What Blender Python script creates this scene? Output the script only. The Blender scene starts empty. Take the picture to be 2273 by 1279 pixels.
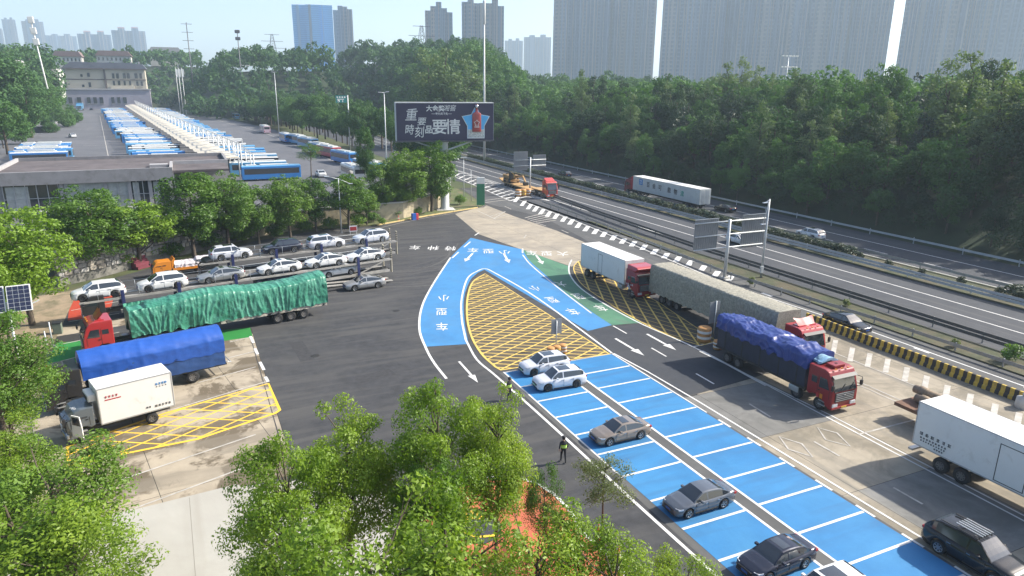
import bpy, bmesh, math, random
import numpy as np
from mathutils import Vector, Matrix
rnd = random.Random(7)
SC = bpy.context.scene
COL = SC.collection
R_ = math.radians
PI = math.pi

# ------------------------------------------------------------------ camera
CAM_H = 22.5
F_PX, IMG_W, IMG_H = 1560.0, 2273.0, 1279.0
CX, CY = IMG_W / 2, IMG_H / 2
def _cam_axes():
    y = np.array([390 - CX, -(183 - CY), -F_PX]); y /= np.linalg.norm(y)
    d = np.array([1075 - CX, -(640 + F_PX * F_PX / 455 - CY), -F_PX]); d /= np.linalg.norm(d)
    z = -d; z -= z.dot(y) * y; z /= np.linalg.norm(z)
    return np.stack([np.cross(y, z), y, z])
CAM_R = _cam_axes()
cam_data = bpy.data.cameras.new('camera')
cam = bpy.data.objects.new('camera', cam_data); COL.objects.link(cam)
cam_data.sensor_width = 36.0
cam_data.lens = F_PX / IMG_W * 36.0
cam_data.clip_start = 0.5; cam_data.clip_end = 9000
m4 = Matrix.Identity(4)
for i in range(3):
    for j in range(3): m4[i][j] = float(CAM_R[i, j])
m4.translation = Vector((0, 0, CAM_H))
cam.matrix_world = m4
SC.camera = cam

# ------------------------------------------------------------------ light
SUN_AZ, SUN_EL = R_(-8.0), R_(37.0)          # direction TO the sun: azimuth from +X towards +Y
sd = Vector((math.cos(SUN_EL) * math.cos(SUN_AZ), math.cos(SUN_EL) * math.sin(SUN_AZ), math.sin(SUN_EL)))
world = bpy.data.worlds.new('World'); SC.world = world; world.use_nodes = True
wn = world.node_tree.nodes; wl = world.node_tree.links
sky = wn.new('ShaderNodeTexSky'); sky.sky_type = 'NISHITA'; sky.sun_disc = False
sky.sun_elevation = SUN_EL
sky.sun_rotation = math.atan2(sd.x, sd.y)
sky.air_density = 0.75; sky.dust_density = 2.0; sky.ozone_density = 1.0; sky.altitude = 50
wn['Background'].inputs['Strength'].default_value = 0.15
wl.new(sky.outputs['Color'], wn['Background'].inputs['Color'])
sun_data = bpy.data.lights.new('sun', 'SUN'); sun_data.energy = 5.0; sun_data.angle = R_(0.9)
sun_data.color = (1.0, 0.94, 0.84)
sun = bpy.data.objects.new('sun', sun_data); COL.objects.link(sun)
sun.rotation_euler = sd.to_track_quat('Z', 'Y').to_euler()
sun.location = (60, 0, 120)
SC.view_settings.view_transform = 'Standard'; SC.view_settings.look = 'None'
SC.view_settings.gamma = 1.0; SC.view_settings.use_curve_mapping = False
SC.view_settings.exposure = 0.82
SC.cycles.max_bounces = 5; SC.cycles.diffuse_bounces = 2; SC.cycles.glossy_bounces = 2
SC.cycles.transmission_bounces = 3; SC.cycles.transparent_max_bounces = 6; SC.cycles.volume_bounces = 1
SC.cycles.use_denoising = True
SC.cycles.caustics_reflective = False; SC.cycles.caustics_refractive = False

# ------------------------------------------------------------------ survey: photo pixel -> place on a level plane
def g(px, py, z=0.0):
    d = CAM_R @ np.array([px - CX, -(py - CY), -F_PX])
    t = (z - CAM_H) / d[2]
    return (float(d[0] * t), float(d[1] * t))
def ray_at(px, py, D):
    d = CAM_R @ np.array([px - CX, -(py - CY), -F_PX]); hd = math.hypot(d[0], d[1])
    return (float(d[0] * D / hd), float(d[1] * D / hd), float(CAM_H + d[2] * D / hd))
def proj(x, y, z):
    c = CAM_R.T @ np.array([x, y, z - CAM_H])
    return (CX + F_PX * c[0] / -c[2], CY - F_PX * c[1] / -c[2], -c[2])

# ------------------------------------------------------------------ materials
_M = {}
def mat(name, col, rough=0.6, metal=0.0, var=0.0, scale=2.0, bump=0.0, bscale=None, spec=0.5, coat=0.0, alpha=1.0, dirt=None, stretch=None, emit=0.0, trans=0.0):
    """procedural principled material: base colour with noise variation, optional second (dirt) colour, bump"""
    if name in _M: return _M[name]
    m = bpy.data.materials.new(name); m.use_nodes = True
    nt = m.node_tree; N = nt.nodes; L = nt.links; b = N['Principled BSDF']
    b.inputs['Base Color'].default_value = (*col, 1); b.inputs['Roughness'].default_value = rough
    b.inputs['Metallic'].default_value = metal; b.inputs['Specular IOR Level'].default_value = spec
    b.inputs['Coat Weight'].default_value = coat
    if coat: b.inputs['Coat Roughness'].default_value = 0.06
    if trans: b.inputs['Transmission Weight'].default_value = trans
    if emit:
        b.inputs['Emission Color'].default_value = (*col, 1); b.inputs['Emission Strength'].default_value = emit
    if var or bump or dirt:
        geo = N.new('ShaderNodeNewGeometry')
        vec = geo.outputs['Position']
        if stretch:
            mp = N.new('ShaderNodeMapping'); mp.inputs['Scale'].default_value = stretch
            L.new(vec, mp.inputs['Vector']); vec = mp.outputs['Vector']
        n1 = N.new('ShaderNodeTexNoise'); n1.inputs['Scale'].default_value = scale; n1.inputs['Detail'].default_value = 6
        n1.inputs['Roughness'].default_value = 0.65
        L.new(vec, n1.inputs['Vector'])
        cur = None
        if var:
            ramp = N.new('ShaderNodeValToRGB')
            lo = tuple(max(0, c * (1 - var)) for c in col); hi = tuple(min(1, c * (1 + var)) for c in col)
            ramp.color_ramp.elements[0].position = 0.3; ramp.color_ramp.elements[1].position = 0.7
            ramp.color_ramp.elements[0].color = (*lo, 1); ramp.color_ramp.elements[1].color = (*hi, 1)
            L.new(n1.outputs['Fac'], ramp.inputs['Fac']); cur = ramp.outputs['Color']
        if dirt:
            dcol, dscale, dlo, dhi = dirt
            n2 = N.new('ShaderNodeTexNoise'); n2.inputs['Scale'].default_value = dscale; n2.inputs['Detail'].default_value = 5
            n2.inputs['Roughness'].default_value = 0.7; n2.inputs['Distortion'].default_value = 0.6
            L.new(vec, n2.inputs['Vector'])
            r2 = N.new('ShaderNodeMapRange'); r2.inputs['From Min'].default_value = dlo; r2.inputs['From Max'].default_value = dhi
            L.new(n2.outputs['Fac'], r2.inputs['Value'])
            mx = N.new('ShaderNodeMix'); mx.data_type = 'RGBA'
            L.new(r2.outputs['Result'], mx.inputs['Factor'])
            if cur: L.new(cur, mx.inputs['A'])
            else: mx.inputs['A'].default_value = (*col, 1)
            mx.inputs['B'].default_value = (*dcol, 1); cur = mx.outputs['Result']
        if cur: L.new(cur, b.inputs['Base Color'])
        if bump:
            nb = N.new('ShaderNodeTexNoise'); nb.inputs['Scale'].default_value = bscale or scale * 8; nb.inputs['Detail'].default_value = 3
            L.new(vec, nb.inputs['Vector'])
            bp = N.new('ShaderNodeBump'); bp.inputs['Strength'].default_value = bump; bp.inputs['Distance'].default_value = 0.05
            L.new(nb.outputs['Fac'], bp.inputs['Height']); L.new(bp.outputs['Normal'], b.inputs['Normal'])
    _M[name] = m
    return m
def leaf_mat(name, c1, c2, scale=0.6, trans=0.35, rough=0.5, objvar=0.35):
    if name in _M: return _M[name]
    m = bpy.data.materials.new(name); m.use_nodes = True
    nt = m.node_tree; N = nt.nodes; L = nt.links
    b = N['Principled BSDF']; out = N['Material Output']
    geo = N.new('ShaderNodeNewGeometry'); n1 = N.new('ShaderNodeTexNoise'); n1.inputs['Scale'].default_value = scale
    n1.inputs['Detail'].default_value = 4
    L.new(geo.outputs['Position'], n1.inputs['Vector'])
    oi = N.new('ShaderNodeObjectInfo')
    ad = N.new('ShaderNodeMath'); ad.operation = 'MULTIPLY_ADD'; ad.inputs[1].default_value = objvar * 1.6; 
    L.new(oi.outputs['Random'], ad.inputs[0]); L.new(n1.outputs['Fac'], ad.inputs[2])
    mr = N.new('ShaderNodeMapRange'); mr.inputs['From Min'].default_value = 0.35; mr.inputs['From Max'].default_value = 0.7 + objvar * 1.5
    L.new(ad.outputs[0], mr.inputs['Value'])
    mx = N.new('ShaderNodeMix'); mx.data_type = 'RGBA'
    mx.inputs['A'].default_value = (*c1, 1); mx.inputs['B'].default_value = (*c2, 1)
    L.new(mr.outputs['Result'], mx.inputs['Factor'])
    L.new(mx.outputs['Result'], b.inputs['Base Color'])
    b.inputs['Roughness'].default_value = rough; b.inputs['Specular IOR Level'].default_value = 0.35
    tr = N.new('ShaderNodeBsdfTranslucent')
    hs = N.new('ShaderNodeMix'); hs.data_type = 'RGBA'; hs.blend_type = 'MULTIPLY'; hs.inputs['Factor'].default_value = 1
    L.new(mx.outputs['Result'], hs.inputs['A']); hs.inputs['B'].default_value = (1.5, 1.6, 0.6, 1)
    L.new(hs.outputs['Result'], tr.inputs['Color'])
    ms = N.new('ShaderNodeMixShader'); ms.inputs['Fac'].default_value = trans
    L.new(b.outputs[0], ms.inputs[1]); L.new(tr.outputs[0], ms.inputs[2]); L.new(ms.outputs[0], out.inputs['Surface'])
    _M[name] = m
    return m

# ------------------------------------------------------------------ objects
def link(o, parent=None):
    COL.objects.link(o)
    if parent is not None: o.parent = parent
    return o
def tag(o, label=None, cat=None, group=None, kind=None):
    if label: o['label'] = label
    if cat: o['category'] = cat
    if group: o['group'] = group
    if kind: o['kind'] = kind
    return o
def thing(name, label, cat, loc=(0, 0, 0), rz=0.0, group=None):
    o = bpy.data.objects.new(name, None); o.empty_display_size = 0.3
    link(o); o.location = loc if len(loc) == 3 else (*loc, 0); o.rotation_euler = (0, 0, rz)
    return tag(o, label, cat, group)
def struct(o): o['kind'] = 'structure'; return o
def copy_tree(o, parent=None):
    c = o.copy(); COL.objects.link(c); c.parent = parent
    for ch in o.children: copy_tree(ch, c)
    return c
def setmat(root, old, new):
    pass
class MB:
    """collects simple shapes, then builds ONE mesh object"""
    def __init__(s): s.v = []; s.f = []; s.mi = []; s.sm = []; s.cur = 0; s.smooth = False
    def add(s, vs, fs, mi=None, smooth=None):
        n = len(s.v); s.v.extend(tuple(float(c) for c in p) for p in vs)
        for f in fs:
            s.f.append(tuple(i + n for i in f)); s.mi.append(s.cur if mi is None else mi); s.sm.append(s.smooth if smooth is None else smooth)
        return s
    def box(s, x0, x1, y0, y1, z0, z1, bev=0.0, mi=None):
        if bev <= 0:
            vs = [(x, y, z) for z in (z0, z1) for y in (y0, y1) for x in (x0, x1)]
            return s.add(vs, [(0, 2, 3, 1), (4, 5, 7, 6), (0, 1, 5, 4), (2, 6, 7, 3), (0, 4, 6, 2), (1, 3, 7, 5)], mi)
        b = min(bev, (x1 - x0) / 2.01, (y1 - y0) / 2.01, (z1 - z0) / 2.01)
        bm = bmesh.new(); bmesh.ops.create_cube(bm, size=1)
        for v in bm.verts:
            v.co = Vector((x0 + (v.co.x + .5) * (x1 - x0), y0 + (v.co.y + .5) * (y1 - y0), z0 + (v.co.z + .5) * (z1 - z0)))
        bmesh.ops.bevel(bm, geom=bm.edges[:], offset=b, segments=2, affect='EDGES', profile=0.6)
        bm.verts.ensure_lookup_table(); bm.verts.index_update()
        s.add([v.co[:] for v in bm.verts], [[v.index for v in f.verts] for f in bm.faces], mi); bm.free(); return s
    def prism(s, pts, axis, a, b, mi=None, smooth=None):
        """polygon pts (2D) extruded along axis from a to b.  axis x: pts=(y,z); y: pts=(x,z); z: pts=(x,y)"""
        def mk(p, t):
            return (t, p[0], p[1]) if axis == 'x' else (p[0], t, p[1]) if axis == 'y' else (p[0], p[1], t)
        n = len(pts); vs = [mk(p, a) for p in pts] + [mk(p, b) for p in pts]
        fs = [tuple(range(n))[::-1], tuple(range(n, 2 * n))] + [(i, (i + 1) % n, n + (i + 1) % n, n + i) for i in range(n)]
        return s.add(vs, fs, mi, smooth)
    def tube(s, p, q, r0, r1=None, n=8, mi=None, cap=True):
        r1 = r0 if r1 is None else r1
        p = Vector(p); q = Vector(q); d = (q - p)
        if d.length < 1e-6: return s
        d.normalize(); u = d.orthogonal().normalized(); w = d.cross(u)
        vs = []
        for c, r in ((p, r0), (q, r1)):
            for i in range(n):
                a = 2 * PI * i / n; vs.append((c + u * math.cos(a) * r + w * math.sin(a) * r)[:])
        fs = [(i, (i + 1) % n, n + (i + 1) % n, n + i) for i in range(n)]
        s.add(vs, fs, mi, True)
        if cap: s.add([], [], mi); b = len(s.v) - 2 * n; s.f += [tuple(range(b, b + n))[::-1], tuple(range(b + n, b + 2 * n))]; s.mi += [s.cur if mi is None else mi] * 2; s.sm += [False] * 2
        return s
    def path(s, pts, r, n=6, mi=None):
        for a, b in zip(pts[:-1], pts[1:]): s.tube(a, b, r, r, n, mi)
        return s
    def beam(s, p, q, w, h, mi=None):
        """rectangular bar from p to q, w wide (horizontal), h high"""
        p = Vector(p); q = Vector(q); d = (q - p).normalized()
        up = Vector((0, 0, 1)) if abs(d.z) < 0.95 else Vector((1, 0, 0))
        sx = d.cross(up).normalized() * w / 2; sz = sx.cross(d).normalized() * h / 2
        vs = [(c + a * sx + b * sz)[:] for c in (p, q) for a, b in ((-1, -1), (1, -1), (1, 1), (-1, 1))]
        return s.add(vs, [(3, 2, 1, 0), (4, 5, 6, 7), (0, 1, 5, 4), (1, 2, 6, 5), (2, 3, 7, 6), (3, 0, 4, 7)], mi)
    def lathe(s, prof, n=16, axis='z', c=(0, 0, 0), mi=None):
        vs = []; k = len(prof)
        for i in range(n):
            a = 2 * PI * i / n
            for r, t in prof:
                if axis == 'z': vs.append((c[0] + r * math.cos(a), c[1] + r * math.sin(a), c[2] + t))
                else: vs.append((c[0] + r * math.cos(a), c[1] + t, c[2] + r * math.sin(a)))
        fs = []
        for i in range(n):
            j = (i + 1) % n
            for t in range(k - 1): fs.append((i * k + t, j * k + t, j * k + t + 1, i * k + t + 1))
        return s.add(vs, fs, mi, True)
    def grid(s, rows, mi=None, smooth=True, wrap=False):
        """rows: list of equal-length point lists"""
        k = len(rows[0]); vs = [p for r in rows for p in r]; fs = []
        for i in range(len(rows) - 1):
            for j in range(k - 1 + (1 if wrap else 0)):
                fs.append((i * k + j, i * k + (j + 1) % k, (i + 1) * k + (j + 1) % k, (i + 1) * k + j))
        return s.add(vs, fs, mi, smooth)
    def mesh(s, name, mats):
        me = bpy.data.meshes.new(name); me.from_pydata(s.v, [], s.f)
        for m in (mats if isinstance(mats, (list, tuple)) else [mats]): me.materials.append(m)
        me.polygons.foreach_set('material_index', s.mi); me.polygons.foreach_set('use_smooth', s.sm); me.update()
        return me
    def build(s, name, mats, parent=None, loc=None, rz=None):
        o = bpy.data.objects.new(name, s.mesh(name, mats)); link(o, parent)
        if loc: o.location = loc
        if rz is not None: o.rotation_euler = (0, 0, rz)
        return o
def inst(name, me, parent=None, loc=(0, 0, 0), rz=0, sc=None, rot=None):
    o = bpy.data.objects.new(name, me); link(o, parent); o.location = loc
    o.rotation_euler = rot if rot else (0, 0, rz)
    if sc: o.scale = sc if isinstance(sc, (tuple, list)) else (sc, sc, sc)
    return o
def poly(name, pts, z, m, parent=None):
    me = bpy.data.meshes.new(name); bm = bmesh.new()
    f = bm.faces.new([bm.verts.new((p[0], p[1], z)) for p in pts])
    bmesh.ops.triangulate(bm, faces=[f]); bmesh.ops.recalc_face_normals(bm, faces=bm.faces[:])
    bm.normal_update(); dn = [f for f in bm.faces if f.normal.z < 0]
    if dn: bmesh.ops.reverse_faces(bm, faces=dn)
    bm.to_mesh(me); bm.free(); me.materials.append(m)
    return link(bpy.data.objects.new(name, me), parent)
_NST = 0
def stroke(name, pts, w, z, m, parent=None, closed=False):
    """flat painted line along pts"""
    global _NST; _NST = (_NST + 1) % 150; z = z + _NST * 1.2e-5
    P = [Vector((p[0], p[1])) for p in pts]; n = len(P); L = []; Rr = []
    for i in range(n):
        a = P[i - 1] if (i > 0 or closed) else None; b = P[(i + 1) % n] if (i < n - 1 or closed) else None
        d = Vector((0, 0))
        if a is not None: d += (P[i] - a).normalized()
        if b is not None: d += (b - P[i]).normalized()
        d.normalize(); nn = Vector((-d.y, d.x))
        L.append(P[i] + nn * w / 2); Rr.append(P[i] - nn * w / 2)
    mb = MB(); vs = [(p.x, p.y, z) for p in Rr] + [(p.x, p.y, z) for p in L]
    fs = [(i, (i + 1) % n, n + (i + 1) % n, n + i) for i in range(n if closed else n - 1)]
    mb.add(vs, fs); return mb.build(name, m, parent)
def smooth_path(pts, k=8):
    """Catmull-Rom"""
    P = [Vector(p) for p in pts]; out = []
    for i in range(len(P) - 1):
        p0 = P[i - 1] if i > 0 else P[0] * 2 - P[1]; p1 = P[i]; p2 = P[i + 1]; p3 = P[i + 2] if i + 2 < len(P) else P[-1] * 2 - P[-2]
        for j in range(k):
            t = j / k; out.append(0.5 * ((2 * p1) + (-p0 + p2) * t + (2 * p0 - 5 * p1 + 4 * p2 - p3) * t * t + (-p0 + 3 * p1 - 3 * p2 + p3) * t ** 3))
    out.append(P[-1]); return [tuple(p) for p in out]
def clip_lines(pg, ang, pitch, off=0.0):
    """parallel lines at angle ang through polygon pg -> list of segments"""
    d = Vector((math.cos(ang), math.sin(ang))); nrm = Vector((-d.y, d.x)); P = [Vector(p[:2]) for p in pg]
    ts = [p.dot(nrm) for p in P]; out = []; t = math.floor(min(ts) / pitch) * pitch + off
    while t < max(ts):
        hit = []
        for i in range(len(P)):
            a, b = P[i], P[(i + 1) % len(P)]; da, db = a.dot(nrm) - t, b.dot(nrm) - t
            if (da < 0) != (db < 0): hit.append((a + (b - a) * (da / (da - db))).dot(d))
        hit.sort()
        for h0, h1 in zip(hit[::2], hit[1::2]):
            if h1 - h0 > 0.3: out.append(((d * h0 + nrm * t)[:], (d * h1 + nrm * t)[:]))
        t += pitch
    return out
def text_mesh(body, size=1.0, shear=0.0, bold=0.0, extrude=0.0):
    c = bpy.data.curves.new('lettering', 'FONT'); c.body = body; c.size = size; c.align_x = 'CENTER'; c.align_y = 'CENTER'
    c.shear = shear; c.offset = bold; c.extrude = extrude; c.resolution_u = 3
    o = bpy.data.objects.new('lettering', c); COL.objects.link(o)
    bpy.context.view_layer.update()
    me = bpy.data.meshes.new_from_object(o.evaluated_get(bpy.context.evaluated_depsgraph_get()))
    bpy.data.objects.remove(o); bpy.data.curves.remove(c); return me
def text(body, m, parent, loc, rot, size=1.0, sx=1.0, bold=0.0, name='lettering', shear=0.0):
    me = text_mesh(body, size, shear, bold); me.materials.clear(); me.materials.append(m)
    return inst(name, me, parent, loc, rot=rot, sc=(sx, 1, 1))
# ================================================================== ground, yard, paint
def ground_mat(name, base, var, scale, dark, dscale, lo, hi, rough=0.85, streak=None, scol=None, sth=(0.55, 0.75), bump=0.3):
    m = mat(name, base, rough, var=var, scale=scale, dirt=(dark, dscale, lo, hi), bump=bump, bscale=30, spec=0.3)
    if streak and not m.get('streaked'):
        m['streaked'] = 1
        N = m.node_tree.nodes; L = m.node_tree.links; b = N['Principled BSDF']
        src = b.inputs['Base Color'].links[0].from_socket
        geo = N.new('ShaderNodeNewGeometry'); mp = N.new('ShaderNodeMapping'); mp.vector_type = 'POINT'
        mp.inputs['Scale'].default_value = streak; L.new(geo.outputs['Position'], mp.inputs['Vector'])
        nz = N.new('ShaderNodeTexNoise'); nz.inputs['Scale'].default_value = 1; nz.inputs['Detail'].default_value = 5; nz.inputs['Distortion'].default_value = 0.8
        L.new(mp.outputs['Vector'], nz.inputs['Vector'])
        r = N.new('ShaderNodeMapRange'); r.inputs['From Min'].default_value = sth[0]; r.inputs['From Max'].default_value = sth[1]; r.inputs['To Max'].default_value = 0.75
        L.new(nz.outputs['Fac'], r.inputs['Value'])
        mx = N.new('ShaderNodeMix'); mx.data_type = 'RGBA'; L.new(r.outputs['Result'], mx.inputs['Factor'])
        L.new(src, mx.inputs['A']); mx.inputs['B'].default_value = (*scol, 1); L.new(mx.outputs['Result'], b.inputs['Base Color'])
    return m
M_SOIL = ground_mat('soil_grass', (0.07, 0.09, 0.035), .35, .15, (0.12, 0.10, 0.06), .06, .45, .7)
M_ASPH = ground_mat('yard_asphalt', (0.047, 0.048, 0.051), .28, 1.2, (0.068, 0.067, 0.066), .12, .42, .68, streak=(.10, .9, 1), scol=(0.088, 0.085, 0.08), sth=(.46, .7))
M_ASPH2 = ground_mat('new_asphalt', (0.046, 0.05, 0.058), .15, 1.5, (0.06, 0.062, 0.066), .2, .4, .7)
M_HWY = ground_mat('highway_asphalt', (0.056, 0.06, 0.068), .16, .8, (0.07, 0.072, 0.077), .1, .4, .7, streak=(.55, .012, 1), scol=(0.115, 0.112, 0.108))
M_RAMP = ground_mat('ramp_asphalt', (0.105, 0.105, 0.102), .14, .8, (0.08, 0.08, 0.08), .2, .4, .7, streak=(.7, .03, 1), scol=(0.15, 0.145, 0.13))
M_CONC = ground_mat('beige_concrete', (0.37, 0.32, 0.245), .12, .5, (0.25, 0.225, 0.185), .22, .42, .72, streak=(.16, .7, 1), scol=(0.23, 0.205, 0.17), sth=(.5, .72))
M_CONCW = ground_mat('stained_concrete', (0.37, 0.315, 0.235), .14, .6, (0.14, 0.112, 0.075), .20, .47, .54, streak=(.1, .55, 1), scol=(0.22, 0.19, 0.145), sth=(.52, .64))
M_CONCR = ground_mat('bay_concrete', (0.335, 0.29, 0.22), .15, .6, (0.20, 0.175, 0.13), .25, .42, .60, streak=(.7, .06, 1), scol=(0.20, 0.185, 0.155), sth=(.52, .7))
M_CONCD = ground_mat('grey_bay_concrete', (0.20, 0.195, 0.18), .15, .6, (0.14, 0.137, 0.125), .25, .42, .62, streak=(.7, .06, 1), scol=(0.26, 0.245, 0.21), sth=(.52, .7))
M_WCONC = ground_mat('pale_new_concrete', (0.40, 0.385, 0.34), .05, .5, (0.355, 0.335, 0.29), .12, .45, .7, streak=(.5, .08, 1), scol=(0.34, 0.32, 0.275), bump=0.1)
M_BLUE = ground_mat('blue_coating', (0.034, 0.18, 0.385), .12, .4, (0.05, 0.22, 0.43), .15, .42, .7, rough=.7, streak=(.12, .8, 1), scol=(0.042, 0.145, 0.29), sth=(.48, .72), bump=.15)
M_BLUE2 = ground_mat('blue_lane_coating', (0.06, 0.225, 0.45), .08, .5, (0.05, 0.18, 0.37), .25, .45, .7, rough=.7, streak=(.3, .2, 1), scol=(0.085, 0.205, 0.35), sth=(.5, .8), bump=.15)
M_GREEN = ground_mat('green_coating', (0.085, 0.21, 0.125), .15, .4, (0.06, 0.135, 0.095), .2, .42, .65, rough=.75, streak=(.5, .15, 1), scol=(0.11, 0.16, 0.12))
M_GREENB = ground_mat('bright_green_coating', (0.03, 0.20, 0.045), .1, .5, (0.02, 0.2, 0.04), .3, .45, .7, rough=.7)
M_REDC = ground_mat('red_coating', (0.40, 0.055, 0.025), .1, .5, (0.40, 0.06, 0.03), .3, .45, .7, rough=.7)
M_RISL = ground_mat('red_island_paving', (0.50, 0.135, 0.07), .1, .5, (0.42, 0.10, 0.06), .3, .45, .7, rough=.8)
M_WHITE = ground_mat('white_road_paint', (0.66, 0.65, 0.62), .05, 1.5, (0.44, 0.43, 0.41), .9, .48, .8, rough=.7, bump=.1)
M_WHITEW = ground_mat('worn_white_road_paint', (0.48, 0.45, 0.40), .08, 1.5, (0.30, 0.28, 0.24), 1.1, .42, .68, rough=.75, bump=.1)
M_YEL = ground_mat('yellow_road_paint', (0.66, 0.47, 0.12), .1, 1.5, (0.42, 0.31, 0.11), .8, .48, .8, rough=.75, bump=.1)
M_YELB = ground_mat('bright_yellow_road_paint', (0.80, 0.50, 0.05), .08, 1.5, (0.66, 0.44, 0.12), 1.3, .5, .85, rough=.75, bump=.1)
M_KERB = mat('kerb_stone', (0.50, 0.48, 0.43), .8, var=.15, scale=2)
M_YKERB = mat('yellow_kerb', (0.62, 0.47, 0.20), .8, var=.2, scale=2)

gnd = MB(); S_ = 4200
gnd.box(-S_, S_, -300, S_, -3.0, -0.03); struct(gnd.build('ground', M_SOIL))

yard = struct(poly('yard', [(-30, -12), (55, -12), (55, 50), (56.8, 63), (59.5, 90), (61, 123), (62.5, 150), (56, 150), (53, 127), (49.8, 123.6), (44, 121.2), (38.3, 118.8), (32.4, 115.8), (27.8, 113.6), (19.2, 113.4), (8, 108.5), (-2, 100), (-11.6, 91), (-16, 82), (-22, 60)], 0.0, M_ASPH))
Z1, Z2, Z3, Z4 = 0.006, 0.012, 0.018, 0.024
# newer dark asphalt of the two through lanes
poly('asphalt_patch', [(32.45, 48.6), (37.0 * .9 + .1, 54.8), (39.4, 54.4), (45, 47.6), (48.9, 47.2), (46.6, 41.0), (39.7, 39.7), (32.45, 38.9)], 0.0045, M_ASPH2, yard)

# ---- concrete slabs, one by one
def slabs(parent, pg, ang, du, dv, m, z, th=.05, gap=.035, name='concrete_slab', org=(0, 0)):
    """cut polygon pg into a grid of slabs turned by ang; each slab one object"""
    ca, sa = math.cos(ang), math.sin(ang)
    loc = [((x - org[0]) * ca + (y - org[1]) * sa, -(x - org[0]) * sa + (y - org[1]) * ca) for x, y in pg]
    u0, u1 = min(p[0] for p in loc), max(p[0] for p in loc); v0, v1 = min(p[1] for p in loc), max(p[1] for p in loc)
    def clip(poly_, a, b, c):
        out = []
        for i in range(len(poly_)):
            p, q = poly_[i - 1], poly_[i]; fp, fq = a * p[0] + b * p[1] - c, a * q[0] + b * q[1] - c
            if (fp < 0) != (fq < 0): t = fp / (fp - fq); out.append((p[0] + (q[0] - p[0]) * t, p[1] + (q[1] - p[1]) * t))
            if fq >= 0: out.append(q)
        return out
    for i in range(math.floor(u0 / du), math.ceil(u1 / du)):
        for j in range(math.floor(v0 / dv), math.ceil(v1 / dv)):
            c = loc
            for a, b, k in ((1, 0, i * du + gap / 2), (-1, 0, -(i + 1) * du + gap / 2), (0, 1, j * dv + gap / 2), (0, -1, -(j + 1) * dv + gap / 2)):
                c = clip(c, a, b, k)
                if len(c) < 3: break
            if len(c) < 3: continue
            ar = abs(sum(c[k - 1][0] * c[k][1] - c[k][0] * c[k - 1][1] for k in range(len(c)))) / 2
            if ar < 0.2: continue
            w = [(org[0] + u * ca - v * sa, org[1] + u * sa + v * ca) for u, v in c]
            mb = MB(); mb.prism(w, 'z', z - th, z); mm = m(i, j) if callable(m) else m
            mb.build(name, mm, parent)
pad = struct(poly('truck_bay_base', [(-16, 38), (4.05, 39.2), (4.05, 68), (-16, 74)], 0.002, mat('joint_dark', (0.03, 0.028, 0.025), .9)))
slabs(pad, [(-15, 38.6), (4.0, 39.3), (4.0, 66.3), (-13, 64.0)], R_(10), 7.2, 40, M_CONCW, Z1, org=(-3.3, 40))
slabs(pad, [(-14, 72.2), (-5, 74), (-5, 76.5), (-14, 75.5)], R_(10), 8, 40, M_CONCW, Z1, org=(-12, 70))
apron = struct(poly('entrance_apron', [g(1010, 475), g(1080, 456), g(1140, 480), g(1235, 512), g(1295, 537), (52, 79), (48.6, 79), g(1268, 592), g(1160, 555), g(1063, 520)], 0.002, mat('joint_dark', (0.03, 0.028, 0.025), .9)))
slabs(apron, [g(1010, 475), g(1080, 456), g(1140, 480), g(1235, 512), g(1295, 537), (52, 79), (48.6, 79), g(1268, 592), g(1160, 555), g(1063, 520)], R_(0), 5, 9, M_CONC, Z1, org=(52, 80))
bay = struct(poly('truck_lane_base', [(32.3, -12), (55, -12), (55, 49.5), (49, 47), (46.5, 40.8), (39.7, 39.5), (32.3, 38.7)], 0.003, mat('joint_dark', (0.03, 0.028, 0.025), .9)))
slabs(bay, [(32.3, -12), (55, -12), (55, 49.4), (49, 46.9), (46.5, 40.7), (39.7, 39.5), (32.3, 38.7)], 0, 6.6, 7.2, lambda i, j: M_CONCD if (i, j) in ((0, -1), (0, 1), (-1, 1), (0, -3), (1, -3)) else M_CONCR, Z1, org=(33.6, 24.3))
# pale new concrete in front
pale = struct(MB().prism([(-9.5, 38.4), (0.7, 39.3), (1.0, 38.9), (6.0, 37.9), (7.7, 36.6), (8.7, 33), (8.8, -10), (-22, -10), (-16, 20)], 'z', -.05, 0.15).build('pale_forecourt', M_WCONC))
for k, a in enumerate([(-6.3, 2.6), (-1.8, 7.4)]):
    stroke('joint', [(a[0], 38.9), (a[0] + .6, 10)], .03, .152, mat('joint_grey', (0.22, 0.2, 0.17), .9), pale)

# ---- painted coatings
blue_pg = [g(*p) for p in [(1045, 528), (1000, 572), (962, 630), (937, 680), (931, 730), (945, 770), (1040, 764), (1030, 712), (1029, 662), (1043, 620), (1075, 598), (1305, 735), (1358, 722), (1310, 690), (1250, 645), (1205, 605), (1175, 578), (1160, 554)]]
bl = smooth_path([g(*p) for p in [(1045, 528), (1000, 572), (962, 630), (937, 680), (931, 730), (945, 770)]], 5) + smooth_path([g(*p) for p in [(1040, 764), (1031, 712), (1030, 662), (1043, 624), (1060, 606)]], 5) + [g(1075, 599), g(1100, 541)]
poly('blue_lane_coating', bl, Z2, M_BLUE2, yard)
bl = [g(1100, 541), g(1075, 599), g(1190, 667), g(1305, 735)] + smooth_path([g(*p) for p in [(1358, 722), (1310, 690), (1250, 645), (1205, 605), (1175, 578), (1160, 554)]], 5)
poly('blue_lane_coating', bl, Z2, M_BLUE2, yard)
gr_ = smooth_path([g(*p) for p in [(1160, 554), (1175, 578), (1205, 605), (1250, 645), (1310, 690), (1358, 722)]], 5) + smooth_path([g(*p) for p in [(1425, 717), (1345, 676), (1295, 642), (1268, 612), (1264, 592)]], 5)
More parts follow.
